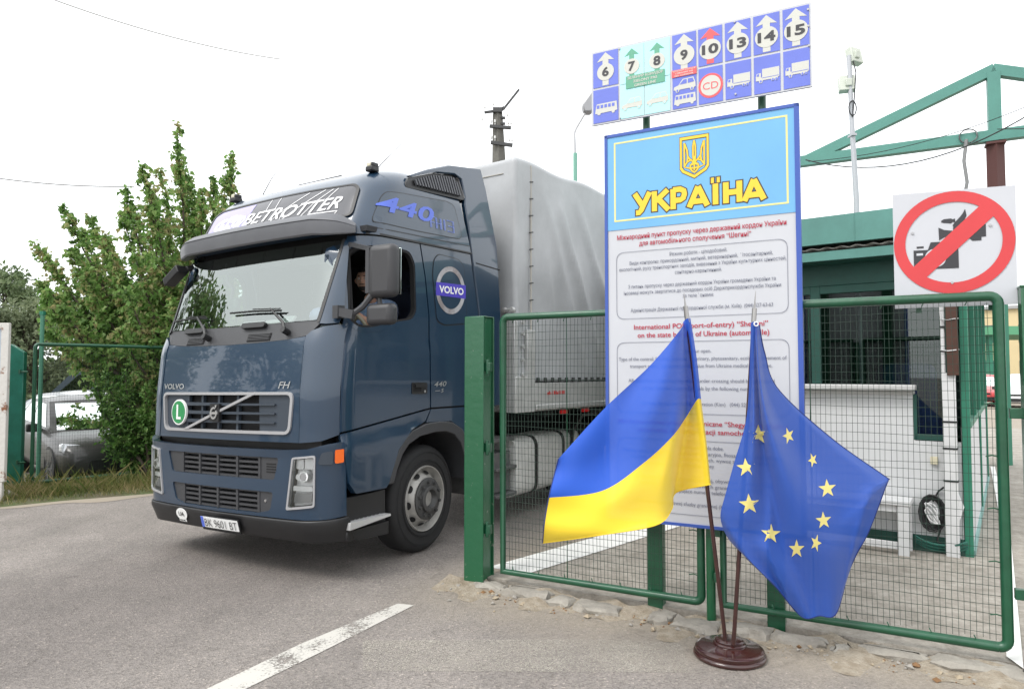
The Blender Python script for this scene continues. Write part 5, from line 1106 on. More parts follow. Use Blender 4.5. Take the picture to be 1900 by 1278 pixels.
b = MB(); b.b2((-.2, .008, .02), (-.17, .03, .5)); b.b2((.17, .008, .02), (.2, .03, .5)); b.b2((-.31, .008, .08), (.31, .025, .11)); b.build('backing_rail', GREEND, NP, smooth=False)
# ------------------------------------------------------------------ the flag stand, its two poles and flags
WOOD = mat('dark red varnished wood', (.03, .008, .007), .22, coat=.6, col2=(.05, .014, .011), vscale=5, thresh=(.4, .7))
FS = thing('flag_stand', 'round dark mahogany flag base standing on the dusty asphalt', 'flag stand', (1.31, 4.19, 0))
b = MB(); b.lathe([(0, .0), (.205, .0), (.212, .008), (.212, .02), (.205, .028), (.198, .03), (.2, .036), (.2, .048), (.19, .056), (.175, .06), (.1, .068), (.094, .072), (.096, .08), (.09, .086), (.082, .088), (.084, .096), (.076, .104), (.05, .108), (0, .108)], 56); b.build('base', WOOD, FS, ang=50)
def cr(P, t):
    n = len(P)-1; x = t*n; i = min(int(x), n-1); f = x-i
    p = [np.array(P[max(0, min(n, j))], float) for j in (i-1, i, i+1, i+2)]
    return .5*((2*p[1])+(-p[0]+p[2])*f+(2*p[0]-5*p[1]+4*p[2]-p[3])*f*f+(-p[0]+3*p[1]-3*p[2]+p[3])*f**3)
def cloth(name, label, net, nu, nv, mats, Yb, pole, finial, mi_fn, waves=None):
    base = at(*pole[0], Yb); tip = at(*pole[1], Yb)
    t = thing(name, label, 'flag', tuple(base), 0, None)
    def S_(u, v):
        p = cr([cr(r_, u) for r_ in net], v); d = p[2]+(waves(u, v) if waves else 0)
        return at(p[0], p[1], Yb+d)
    b = MB(); V = [[S_(i/(nu-1), j/(nv-1)) for i in range(nu)] for j in range(nv)]
    for j in range(nv-1):
        for i in range(nu-1): pass
    b.v = [tuple(p-base) for r_ in V for p in r_]
    for j in range(nv-1):
        for i in range(nu-1): b.f.append((j*nu+i, j*nu+i+1, (j+1)*nu+i+1, (j+1)*nu+i)); b.m.append(mi_fn((i+.5)/(nu-1), (j+.5)/(nv-1)))
    c = b.build('cloth', mats, t, ang=180, recalc=False)
    for nm, run in (('hem', [r_[-1] for r_ in V]), ('hem', V[-1])):
        b = MB(); b.tube([p-base for p in run], .0035, 5); b.build(nm, HEMB if len(mats) == 1 or run is not V[-1] else mats[-1], c)
    b = MB(); ax = (tip-base)
    b.tube([Vector((0, 0, 0)), ax*.965], .0125, 12); b.build('pole', WOOD, t)
    b = MB(); b.tube([ax*.945, ax*1.0], .0145, 12); b.tube([ax, at(*finial, Yb)-base], [.006, .0015], 6); b.build('finial', mat('steel ferrule', (.35, .34, .33), .3, .9), t)
    return t, c, V, base
def clothmat(name, col):
    m = mat(name, col, .65, bump=.06, bscale=500); n = m.node_tree; L = n.links.new; b = n.nodes['Principled BSDF']; out = [x for x in n.nodes if x.type == 'OUTPUT_MATERIAL'][0]
    b.inputs['Sheen Weight'].default_value = .15; b.inputs['Specular IOR Level'].default_value = .3
    tl = n.nodes.new('ShaderNodeBsdfTranslucent'); tl.inputs[0].default_value = (*col, 1); a = n.nodes.new('ShaderNodeMixShader'); a.inputs[0].default_value = .14
    L(b.outputs[0], a.inputs[1]); L(tl.outputs[0], a.inputs[2]); t = n.nodes.new('ShaderNodeBsdfTransparent'); c = n.nodes.new('ShaderNodeMixShader'); c.inputs[0].default_value = .06
    L(a.outputs[0], c.inputs[1]); L(t.outputs[0], c.inputs[2]); L(c.outputs[0], out.inputs[0]); return m
FBLUE = clothmat('royal blue flag cloth', (.018, .09, .5)); FYEL = clothmat('yellow flag cloth', (.85, .62, .03)); EBLUE = clothmat('deep blue flag cloth', (.018, .075, .37)); HEMB = mat('navy hem thread', (.008, .02, .13), .7); STAR = clothmat('pale yellow star cloth', (.8, .68, .22))
net = [[(1281, 590, .004), (1275, 591, -.02), (1268, 597, -.012), (1262, 612, -.02), (1205, 679, -.06), (1122, 757, -.02), (1036, 851, .0)],
       [(1293, 666, .004), (1285, 667, -.021), (1272, 690, .06), (1252, 712, -.07), (1195, 768, -.12), (1115, 838, -.05), (1027, 886, .02)],
       [(1301, 741, .004), (1293, 742, -.021), (1271, 777, .10), (1246, 811, -.09), (1195, 858, -.15), (1118, 910, -.09), (1018, 923, .0)],
       [(1311, 820, .004), (1303, 820, -.021), (1264, 850, .13), (1241, 882, -.08), (1205, 920, -.16), (1112, 958, -.11), (1010, 970, -.03)],
       [(1319, 899, .004), (1310, 900, -.021), (1254, 914, .14), (1246, 945, -.05), (1216, 974, -.15), (1108, 993, -.09), (1007, 1007, .02)]]
def wv(u, v): k = min(1, max(0, u-.17)*5); return k*(.05*math.sin(u*9+v*3)*(1-.3*v)+.022*math.sin(u*21-v*8)*(1.1-v)+.012*math.sin(v*15+u*11)*u)
cloth('flag', 'blue and yellow flag hanging from a pole leaning left on the wooden base', net, 64, 49, [FBLUE, FYEL], 4.15, ((1347, 1195), (1272, 568)), (1269, 543), lambda u, v: 0 if v < .5 else 1, wv)
net = [[(1393, 599, .0), (1397, 597, -.02), (1400, 597, -.025), (1404, 598, -.025), (1407, 600, -.01), (1409, 603, .01)],
       [(1391, 680, .0), (1397, 688, -.04), (1404, 690, -.02), (1409, 684, -.05), (1414, 668, .02), (1419, 655, .05)],
       [(1385, 775, .0), (1397, 790, -.08), (1411, 792, -.02), (1424, 775, -.1), (1433, 748, .03), (1444, 722, .1)],
       [(1361, 862, .0), (1388, 890, -.1), (1420, 900, -.03), (1460, 885, -.14), (1500, 850, .04), (1543, 813, .14)],
       [(1345, 920, .0), (1381, 950, -.11), (1424, 960, -.04), (1483, 950, -.15), (1552, 905, .02), (1640, 882, .14)],
       [(1337, 952, .0), (1378, 985, -.1), (1425, 995, -.04), (1490, 985, -.15), (1566, 945, .0), (1648, 889, .12)],
       [(1340, 975, .0), (1385, 1012, -.1), (1432, 1025, -.05), (1496, 1015, -.14), (1568, 975, -.02), (1642, 906, .1)],
       [(1352, 1000, .0), (1402, 1045, -.09), (1450, 1062, -.05), (1508, 1050, -.13), (1570, 1015, -.02), (1613, 983, .06)],
       [(1372, 1022, .0), (1420, 1067, -.08), (1472, 1105, -.04), (1515, 1100, -.11), (1562, 1080, -.01), (1588, 1030, .05)],
       [(1384, 1034, .0), (1436, 1085, -.07), (1487, 1143, -.03), (1520, 1142, -.1), (1551, 1138, .0), (1572, 1065, .05)]]
def wv2(u, v): return .09*(abs(math.sin(u*6.2+v*1.2))**.7-.6)*min(1, v*1.6)*(1-.35*v)+.03*math.sin(u*21-v*5)*v+.02*math.exp(-((u-.42-.1*v)/.035)**2)*min(1, v*3)+.018*math.sin(v*11+u*5)*v*(1-v)-.02
T_, C_, V_, B_ = cloth('flag', 'blue flag with a ring of yellow stars drooping from an upright pole', net, 64, 80, [EBLUE], 4.1, ((1361, 1195), (1400, 572)), (1402, 540), lambda u, v: 0, wv2)
# stars: each a thin cloth patch lying on the flag
VN = np.array([[tuple(p) for p in r_] for r_ in V_])
def pix(p):
    q = p-np.array([0, 0, EYE]); c, s = math.cos(PITCH), math.sin(PITCH); F = q[..., 1]*c+q[..., 2]*s; U = -q[..., 1]*s+q[..., 2]*c
    return np.stack([CX+FPX*q[..., 0]/F, CY-FPX*U/F], -1)
PX = pix(VN)
def on_flag(x, y):
    d = np.hypot(PX[..., 0]-x, PX[..., 1]-y); j, i = np.unravel_index(np.argmin(d), d.shape); best = None
    for jj in range(max(0, j-2), min(VN.shape[0]-1, j+2)):
        for ii in range(max(0, i-2), min(VN.shape[1]-1, i+2)):
            for tri in (((jj, ii), (jj, ii+1), (jj+1, ii+1)), ((jj, ii), (jj+1, ii+1), (jj+1, ii))):
                a, b_, c = (PX[t] for t in tri); M = np.array([b_-a, c-a]).T; dt = np.linalg.det(M)
                if abs(dt) < 1e-9: continue
                w = np.linalg.solve(M, np.array([x, y])-a)
                if w.min() > -.05 and w.sum() < 1.05:
                    P = VN[tri[0]]*(1-w.sum())+VN[tri[1]]*w[0]+VN[tri[2]]*w[1]
                    if best is None or P[1] < best[1]: best = P
    if best is None: best = VN[j, i]
    q = Vector(best); return q+(Vector((0, 0, EYE))-q).normalized()*.0025-B_
for (sx_, sy_, r_, sq, ro_) in ((1407, 806, 19, 1, 0), (1463, 808, 16, .7, 20), (1508, 853, 14, .65, 25), (1384, 867, 18, 1, 5), (1535, 906, 18, .95, 5), (1390, 935, 20, 1, 4), (1528, 965, 17, .9, 5), (1430, 990, 19, 1, -3), (1478, 1018, 18, .85, 0), (1514, 1007, 17, .62, -18)):
    b = MB(); ring = []
    for k in range(10):
        a = R(90+36*k+ro_); rr = r_ if k % 2 == 0 else r_*.4; ring.append((sx_+rr*math.cos(a)*sq, sy_-rr*math.sin(a)))
    o_ = on_flag(sx_, sy_); mid = [on_flag(sx_+(x-sx_)*.5, sy_+(y-sy_)*.5) for x, y in ring]; out_ = [on_flag(x, y) for x, y in ring]
    b.add([o_]+mid+out_, [(0, 1+k, 1+(k+1) % 10) for k in range(10)]+[(1+k, 11+k, 11+(k+1) % 10, 1+(k+1) % 10) for k in range(10)]); b.build('star', STAR, T_, recalc=False, ang=180)
b = MB(); g_ = at(1403, 601, 4.045)-B_; b.tube([g_+Vector((.012*math.cos(k*math.pi/8), 0, .012*math.sin(k*math.pi/8))) for k in range(17)], .004, 6, cap=False); b.build('grommet', WHITE, T_)
# ------------------------------------------------------------------ control booth
BA = R(-36); BO = Vector((4.019, 6.276, 0))
BT = thing('control_booth', 'white control booth with dark green windows and a teal roof edge behind the mesh gate', 'booth', tuple(BO), BA)
def boards(name, col):
    m = mat(name, col, .55, var=.04, vscale=3); n = m.node_tree; b = n.nodes['Principled BSDF']; tc = n.nodes.new('ShaderNodeTexCoord'); w = n.nodes.new('ShaderNodeTexWave'); w.wave_profile = 'SAW'; w.inputs['Scale'].default_value = 3.2; w.bands_direction = 'X'
    n.links.new(tc.outputs['Object'], w.inputs[0]); bp = n.nodes.new('ShaderNodeBump'); bp.inputs['Strength'].default_value = .35; bp.inputs['Distance'].default_value = .01; n.links.new(w.outputs['Fac'], bp.inputs['Height']); n.links.new(bp.outputs[0], b.inputs['Normal']); return m
WBD = boards('white cladding', (.56, .565, .57)); WPT = mat('white gloss paint', (.6, .6, .6), .45, var=.05, vscale=8)
TEAL = mat('faded teal fascia', (.085, .23, .2), .55, var=.12, vscale=3, bump=.06, bscale=120); TEALD = mat('dark teal wood', (.008, .06, .045), .5, var=.2, vscale=5)
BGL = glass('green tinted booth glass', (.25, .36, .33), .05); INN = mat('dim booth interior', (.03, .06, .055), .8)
b = MB(); b.b2((-2.7, 0, .2), (-.29, .08, 1.5)); b.b2((-.29, 0, .2), (.075, .08, 1.07)); b.build('front_wall', WBD, BT, smooth=False)
b = MB(); b.b2((-2.7, -.012, -.02), (.08, .07, .2)); b.build('base_board', TEALD, BT, smooth=False)
b = MB(); b.b2((-2.7, -.13, 1.535), (-.27, .07, 1.59)); b.b2((-2.7, -.05, 1.5), (-.285, .06, 1.533)); b.build('counter', mat('grey sill', (.45, .45, .44), .5), BT, bevel=.012)
b = MB()
for x0, x1, z0, z1 in ((-2.7, .08, 2.58, 2.82), (-1.19, -1.1, 1.595, 2.58), (-.062, -.01, 1.075, 2.58), (-2.7, -2.6, 1.595, 2.58), (-.29, -.01, 1.075, 1.13), (-.3, -.27, 1.075, 1.5), (-2.6, -1.19, 2.5, 2.578), (-1.1, -.062, 2.5, 2.578)): b.b2((x0, -.004, z0), (x1, .06, z1))
b.build('window_frame', TEALD, BT, bevel=.004)
for i, (x0, x1, z0) in enumerate(((-2.6, -1.19, 1.59), (-1.1, -.27, 1.59), (-.27, -.06, 1.12))):
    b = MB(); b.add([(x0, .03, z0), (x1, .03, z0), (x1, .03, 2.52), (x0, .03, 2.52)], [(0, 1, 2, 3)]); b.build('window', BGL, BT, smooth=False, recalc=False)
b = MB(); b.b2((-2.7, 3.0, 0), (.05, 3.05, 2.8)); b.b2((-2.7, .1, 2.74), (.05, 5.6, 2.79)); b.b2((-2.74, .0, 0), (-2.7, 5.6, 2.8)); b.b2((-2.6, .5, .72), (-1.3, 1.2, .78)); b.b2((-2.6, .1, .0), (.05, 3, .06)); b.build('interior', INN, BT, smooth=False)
b = MB(); b.box((-.42, .6, 1.35), (.5, .5, .9), Matrix.Rotation(R(15), 3, 'Z')); b.build('office_chair', mat('blue chair cloth', (.03, .06, .2), .8), BT, bevel=.1, seg=3)
b = MB(); b.b2((.08, -.02, -.02), (.145, .05, 2.82)); b.b2((.1, 2.6, -.02), (.15, 2.67, 2.8)); b.b2((.1, 5.55, -.02), (.15, 5.6, 2.8)); b.b2((.09, .05, 1.2), (.15, 5.6, 1.26)); b.b2((.1, 1.3, 1.2), (.15, 1.36, 2.8)); b.b2((.1, 4.0, 1.2), (.15, 4.06, 2.8)); b.build('corner_post', TEALG, BT, bevel=.004)
b = MB(); b.b2((.07, .05, .1), (.13, 5.55, 1.2)); b.build('side_wall', WBD, BT, smooth=False)
b = MB(); b.b2((.07, .05, -.02), (.155, 5.6, .1)); b.build('side_base', mat('pale teal plinth', (.2, .36, .33), .6), BT, smooth=False)
b = MB(); b.add([(.12, .05, 1.26), (.12, 5.55, 1.26), (.12, 5.55, 2.8), (.12, .05, 2.8)], [(0, 1, 2, 3)]); b.build('side_window', glass('pale side glass', (.6, .66, .63), .12), BT, smooth=False, recalc=False)
b = MB(); b.b2((-2.9, -.3, 2.955), (.32, -.25, 3.225)); b.b2((.27, -.25, 2.955), (.32, 5.8, 3.225)); b.b2((-2.9, -.25, 3.2), (.27, 5.8, 3.222)); b.b2((-2.9, -.26, 2.80), (.3, -.215, 2.888)); b.b2((.25, -.215, 2.80), (.3, 5.8, 2.888)); b.b2((-.72, -.304, 2.957), (-.715, -.298, 3.223)); b.build('fascia', TEAL, BT, smooth=False)
b = MB(); b.grid(120, 2, lambda u, v: (-2.9+3.22*u, -.265+6*v, 2.922+.009*math.sin(u*150))); o = b.build('corrugated_roof', mat('weathered corrugated sheet', (.3, .29, .27), .7, col2=(.12, .1, .08), vscale=12, thresh=(.5, .6)), BT); md = o.modifiers.new('solid', 'SOLIDIFY'); md.thickness = .008
b = MB(); b.b2((-2.8, -.2, 2.79), (.25, 5.7, 2.80)); b.build('soffit', TEALD, BT, smooth=False)
b = MB(); b.b2((-.06, -.11, -.02), (.045, -.03, 1.7)); b.b2((-.06, -.11, 1.7), (-.03, -.03, 2.5)); b.add([(.045, -.1, .62), (.085, -.1, .5), (.045, -.1, .36), (.045, -.04, .62), (.085, -.04, .5), (.045, -.04, .36)], [(0, 1, 2), (3, 5, 4), (0, 3, 4, 1), (1, 4, 5, 2)]); DP = b.build('white_post', WPT, BT, bevel=.005)
for z in (.73, 1.02, 1.26, 1.9, 2.12): b = MB(); b.b2((-.065, -.115, z-.008), (.05, -.02, z+.008)); b.build('strap', BLACKP, DP, smooth=False)
b = MB(); b.b2((-.015, -.14, 1.68), (.075, -.112, 2.5)); BRW = b.build('brown_plank', mat('brown painted plank', (.06, .022, .012), .6, var=.25, vscale=9), BT, bevel=.003)
b = MB()
for z in (1.9, 2.18, 2.44):
    b.tube([(-.06, -.118, z+.01), (.0, -.146, z), (.05, -.146, z+.006), (.08, -.12, z+.012)], .005, 5)
b.tube([(-.05, -.13, 2.15), (-.06, -.15, 2.3), (-.02, -.15, 2.46), (.05, -.15, 2.44)], .005, 5); b.build('white_wire', WPT, BRW)
b = MB(); b.b2((-.17, -.03, .86), (-.11, .0, .93)); b.build('socket', mat('cream socket', (.6, .55, .4), .5), BT, bevel=.005)
CC = tag(None or MB().build('cable_coil', BLACKP), 'tangle of black cable and white cord hanging low on the booth wall', 'cable') if False else None
b = MB(); rr = random.Random(4); cpt = BO+Vector((math.cos(BA), math.sin(BA), 0))*(-.16)
for k in range(5):
    b.tube([Vector(((.06+.012*k)*math.cos(t*.45+k), -.02-.012*k+.01*math.sin(t+k), .12*math.sin(t*.45+k)*(1+.1*k))) for t in range(15)], .008, 6, mi=0, cap=False)
for k in range(3): b.tube([Vector((.05*math.cos(t*.6+k*2)+rr.uniform(-.01, .01), -.07-.006*k, .09*math.sin(t*.5+k))) for t in range(11)], .007, 6, mi=1)
b.tube([(.06, -.03, -.12), (.03, -.06, -.25), (.1, -.05, -.3), (.16, -.05, -.22)], .009, 6); b.tube([(0, -.02, .1), (.05, -.02, .2), (.09, -.05, .24)], .008, 6)
CC = b.build('cable_coil', [BLACKP, WPT]); CC.location = (cpt.x, cpt.y, .42); CC.rotation_euler = (0, 0, BA); tag(CC, 'tangled coil of black and white cable hanging low on the booth wall', 'cable')
b = MB()
for k in range(3): b.tube([(-.3+t*.045, -.05-.02*k-.02*math.sin(t), .14-.06*math.sin(math.pi*t/9)+.03*k) for t in range(10)], .011, 6)
HS = b.build('hose', mat('teal rubber hose', (.02, .12, .09), .5)); HS.location = BO; HS.rotation_euler = (0, 0, BA); tag(HS, 'teal garden hose lying along the foot of the booth', 'hose')
BN_ = thing('bench', 'low white painted bench standing against the booth wall', 'bench', tuple(BO), BA)
b = MB(); b.b2((-1.5, -.33, .5), (-.31, -.02, .545)); b.build('seat', WPT, BN_, bevel=.006)
for x in (-.37, -1.46):
    for y in (-.3, -.06): b = MB(); b.b2((x-.045, y-.02, -.0+.05), (x+.045, y+.02, .498)); b.build('leg', WPT, BN_, bevel=.004)
b = MB(); b.b2((-1.41, -.3, .1), (-.42, -.27, .165)); b.b2((-1.41, -.3, .43), (-.42, -.275, .495)); b.build('rail', WPT, BN_, bevel=.004)

# ------------------------------------------------------------------ steel gantry
GT = thing('gantry', 'teal green steel roof truss on a brown and green column rising behind the booth', 'gantry', (8.84, 12.34, 0), FA)
b = MB(); b.bar((0, 0, 4.95), (0, 0, 5.9), .2, .2); b.b2((-.15, -.15, 5.86), (.15, .15, 5.9)); b.build('upper_column', mat('red brown primer', (.075, .022, .018), .6), GT)
b = MB(); b.bar((0, 0, -.02), (0, 0, 4.9), .17, .17); b.b2((-.2, -.2, 4.9), (.2, .2, 4.94)); b.build('column', TEALG, GT)
TG = mat('teal truss paint', (.075, .23, .19), .5, var=.1, vscale=2)
b = MB(); b.bar((-5.2, 0, 6.03), (4.5, 0, 6.03), .18, .2); b.build('bottom_chord', TG, GT)
b = MB(); b.bar((-3.15, 0, 6.05), (.02, 0, 7.26), .16, .19); b.bar((-.02, 0, 7.26), (3.15, 0, 6.05), .16, .19); b.build('rafter', TG, GT)
b = MB(); b.bar((0, 0, 6.13), (0, 0, 7.2), .2, .18, up=(0, 1, 0)); b.build('king_post', TG, GT)
b = MB(); b.tube([(-.45, -.12, 6.0), (-.5, -.15, 5.6), (-.46, -.15, 5.2), (-.6, -.1, 4.4), (-.62, -.1, 2.2)], .03, 6)
for k in range(3): b.tube([(-.42+.14*math.cos(t*.5+k), -.12, 6.06+.13*math.sin(t*.5+k)) for t in range(13)], .012, 5, cap=False)
CB_ = b.build('cable', mat('grey cable', (.2, .2, .2), .6)); CB_.location = (8.84, 12.34, 0); CB_.rotation_euler = (0, 0, FA); tag(CB_, 'grey cable looped on the truss and hanging down beside the column', 'cable')
def wire(pts, r, label, sag=0, col=BLACKP):
    a, c = Vector(pts[0]), Vector(pts[1]); b = MB(); b.tube([a+(c-a)*(k/16)-Vector((0, 0, sag*4*(k/16)*(1-k/16))) for k in range(17)], r, 5)
    return tag(b.build('power_line', col), label, 'power line')
wire([at(1500, 300, 13.6), at(1990, 160, 11.5)], .007, 'thin black wire rising to the right above the truss chord', .25)
wire([at(1495, 297, 13.5), at(1960, 180, 11.2)], .012, 'thicker black cable bundle crossing in front of the truss king post', .55)
wire([at(1850, 240, 12), at(1960, 238, 11.6)], .008, 'short wire leaving the truss to the right')
wire([at(-160, 303, 24), at(250, 346, 26)], .026, 'pale thin wire sloping down towards the maple tree', .25, mat('pale wire', (.32, .32, .32), .6))
wire([at(60, -15, 24), at(520, 110, 30)], .03, 'faint wire crossing the top left sky', .3, mat('faint wire', (.6, .6, .6), .6))
# flood light mast
FM = thing('floodlight_mast', 'thin pale grey mast with two square floodlights seen from behind', 'light mast', (4.585, 9.0, 0))
b = MB(); b.tube([(0, 0, -.02), (-.005, 0, 4.0), (-.05, 0, 5.2), (-.062, 0, 5.95)], [.042, .036, .03, .03], 10); b.b2((-.075, -.06, 4.85), (-.01, .06, 4.88)); b.build('mast', mat('galvanised mast', (.4, .41, .43), .45, .4), FM)
for x, z, ry in ((.03, 5.96, 25), (-.08, 5.58, -15)):
    b = MB(); b.box((x, .05, z), (.2, .1, .22), Matrix.Rotation(R(ry), 3, 'Z')@Matrix.Rotation(R(-12), 3, 'X')); b.box((x, -.01, z), (.08, .06, .1), Matrix.Rotation(R(ry), 3, 'Z')); b.bar((-.06, 0, z-.05), (x, .0, z), .02, .03); b.build('floodlight', mat('pale green lamp housing', (.5, .53, .46), .5), FM, bevel=.01)
b = MB(); b.tube([(-.05+.05*math.cos(t*.5), -.04, 5.22+.1*math.sin(t*.5)) for t in range(14)], .008, 5); b.tube([(-.03, -.03, 5.9), (.0, -.05, 5.7), (-.02, -.04, 5.4), (-.05, -.04, 5.1)], .008, 5); b.build('cable', BLACKP, FM)
# utility pole
UP = thing('utility_pole', 'concrete utility pole with dark cross arms and insulators rising behind the trailer', 'utility pole', (-.45, 22, 0))
b = MB(); b.tube([(0.02, 0, -.05), (.02, 0, 8.7), (-.02, 0, 10.15)], [.34, .215, .16], 4, up=(1, 1, 0)); b.build('pole', mat('weathered concrete', (.13, .125, .11), .9, var=.25, vscale=3), UP)
DM = mat('dark steel arm', (.05, .05, .05), .6)
b = MB(); b.bar((-.28, -.18, 9.68), (.42, -.16, 9.63), .1, .09); b.build('cross_arm', DM, UP)
b = MB(); b.bar((-.24, -.2, 9.14), (.47, -.18, 9.05), .1, .1); b.build('cross_arm', DM, UP)
b = MB(); b.bar((-.45, -.1, 10.16), (.0, -.1, 10.22), .07, .07); b.bar((.02, -.1, 10.2), (.2, -.1, 10.32), .08, .1);  b.b2((-.17, -.2, 10.15), (.13, .2, 10.3)); b.build('top_bracket', DM, UP)
for z in (9.78, 9.97): b = MB(); b.b2((.1, -.1, z), (.23, 0, z+.06)); b.build('bolt', DM, UP)
b = MB(); b.bar((.18, -.1, 10.28), (.68, -.1, 10.92), .06, .06); b.build('boom', DM, UP)
b = MB()
for x, z in ((-.43, 10.2), (-.15, 10.3), (.22, 10.42), (-.22, 9.73), (-.1, 9.73), (.33, 9.68), (.42, 9.68), (-.22, 9.2), (-.1, 9.2), (.36, 9.12), (.45, 9.11), (-.52, 9.8), (.3, 9.95)): b.lathe([(0, 0), (.012, 0), (.012, .07), (.035, .08), (.03, .11), (.035, .13), (.02, .17), (0, .18)], 8, c=(x, -.17, z))
b.build('insulator', mat('white porcelain', (.6, .6, .58), .3), UP)
# street lamp
SLP = thing('street_lamp', 'slim street lamp with a grey lantern half hidden behind the lane sign', 'street lamp', (1.5, 16, 0))
b = MB(); b.tube([(0, 0, -.02), (0, 0, 6.9)], .05, 10); b.build('pole', mat('pale green lamp pole', (.16, .36, .28), .5), SLP)
b = MB(); b.tube([(0, 0, 6.88), (-.02, 0, 7.38), (.02, 0, 7.5), (.24, 0, 7.88)], .03, 8); b.build('arm', SILV, SLP)
b = MB(); b.prism([(.2, 7.86), (.16, 8.03), (.36, 8.32), (.62, 8.5), (.7, 8.4), (.46, 7.96), (.38, 7.86)], lambda x, z, d: (x, d, z), -.14, .14); b.build('lantern', mat('grey lantern', (.3, .3, .31), .4, .3), SLP, bevel=.03)

# ------------------------------------------------------------------ far right: canopy, buildings, traffic
CN = thing('canopy', 'far green roofed checkpoint canopy at the right edge', 'canopy', (31, 50, 0))
b = MB(); b.b2((-1.0, -2, 4.4), (12, 6, 5.0)); b.build('roof', mat('bright green roof', (.09, .3, .16), .6), CN, smooth=False)
for x in (-.6, 3, 6, 9): b = MB(); b.b2((x-.15, -1.5, 0), (x+.15, -1.2, 4.4)); b.build('column', TEALG, CN, smooth=False)
YB = thing('office_building', 'pale yellow far building behind the green canopy', 'building', (46, 66, 0), R(-35))
b = MB(); b.b2((-9, 0, 0), (16, 10, 7.8)); b.build('wall', mat('pale yellow render', (.55, .45, .26), .8, var=.06, vscale=.4), YB, smooth=False)
b = MB(); b.b2((-9.3, -.3, 7.8), (16.3, 10.3, 8.1)); b.build('roof', mat('grey roof edge', (.3, .3, .3), .7), YB, smooth=False)
for k in range(9):
    for z in (1.2, 4.6): b = MB(); b.b2((-8+2.6*k, -.03, z), (-6.5+2.6*k, .05, z+1.7)); b.build('window', mat('dark window', (.05, .07, .08), .1), YB, smooth=False)
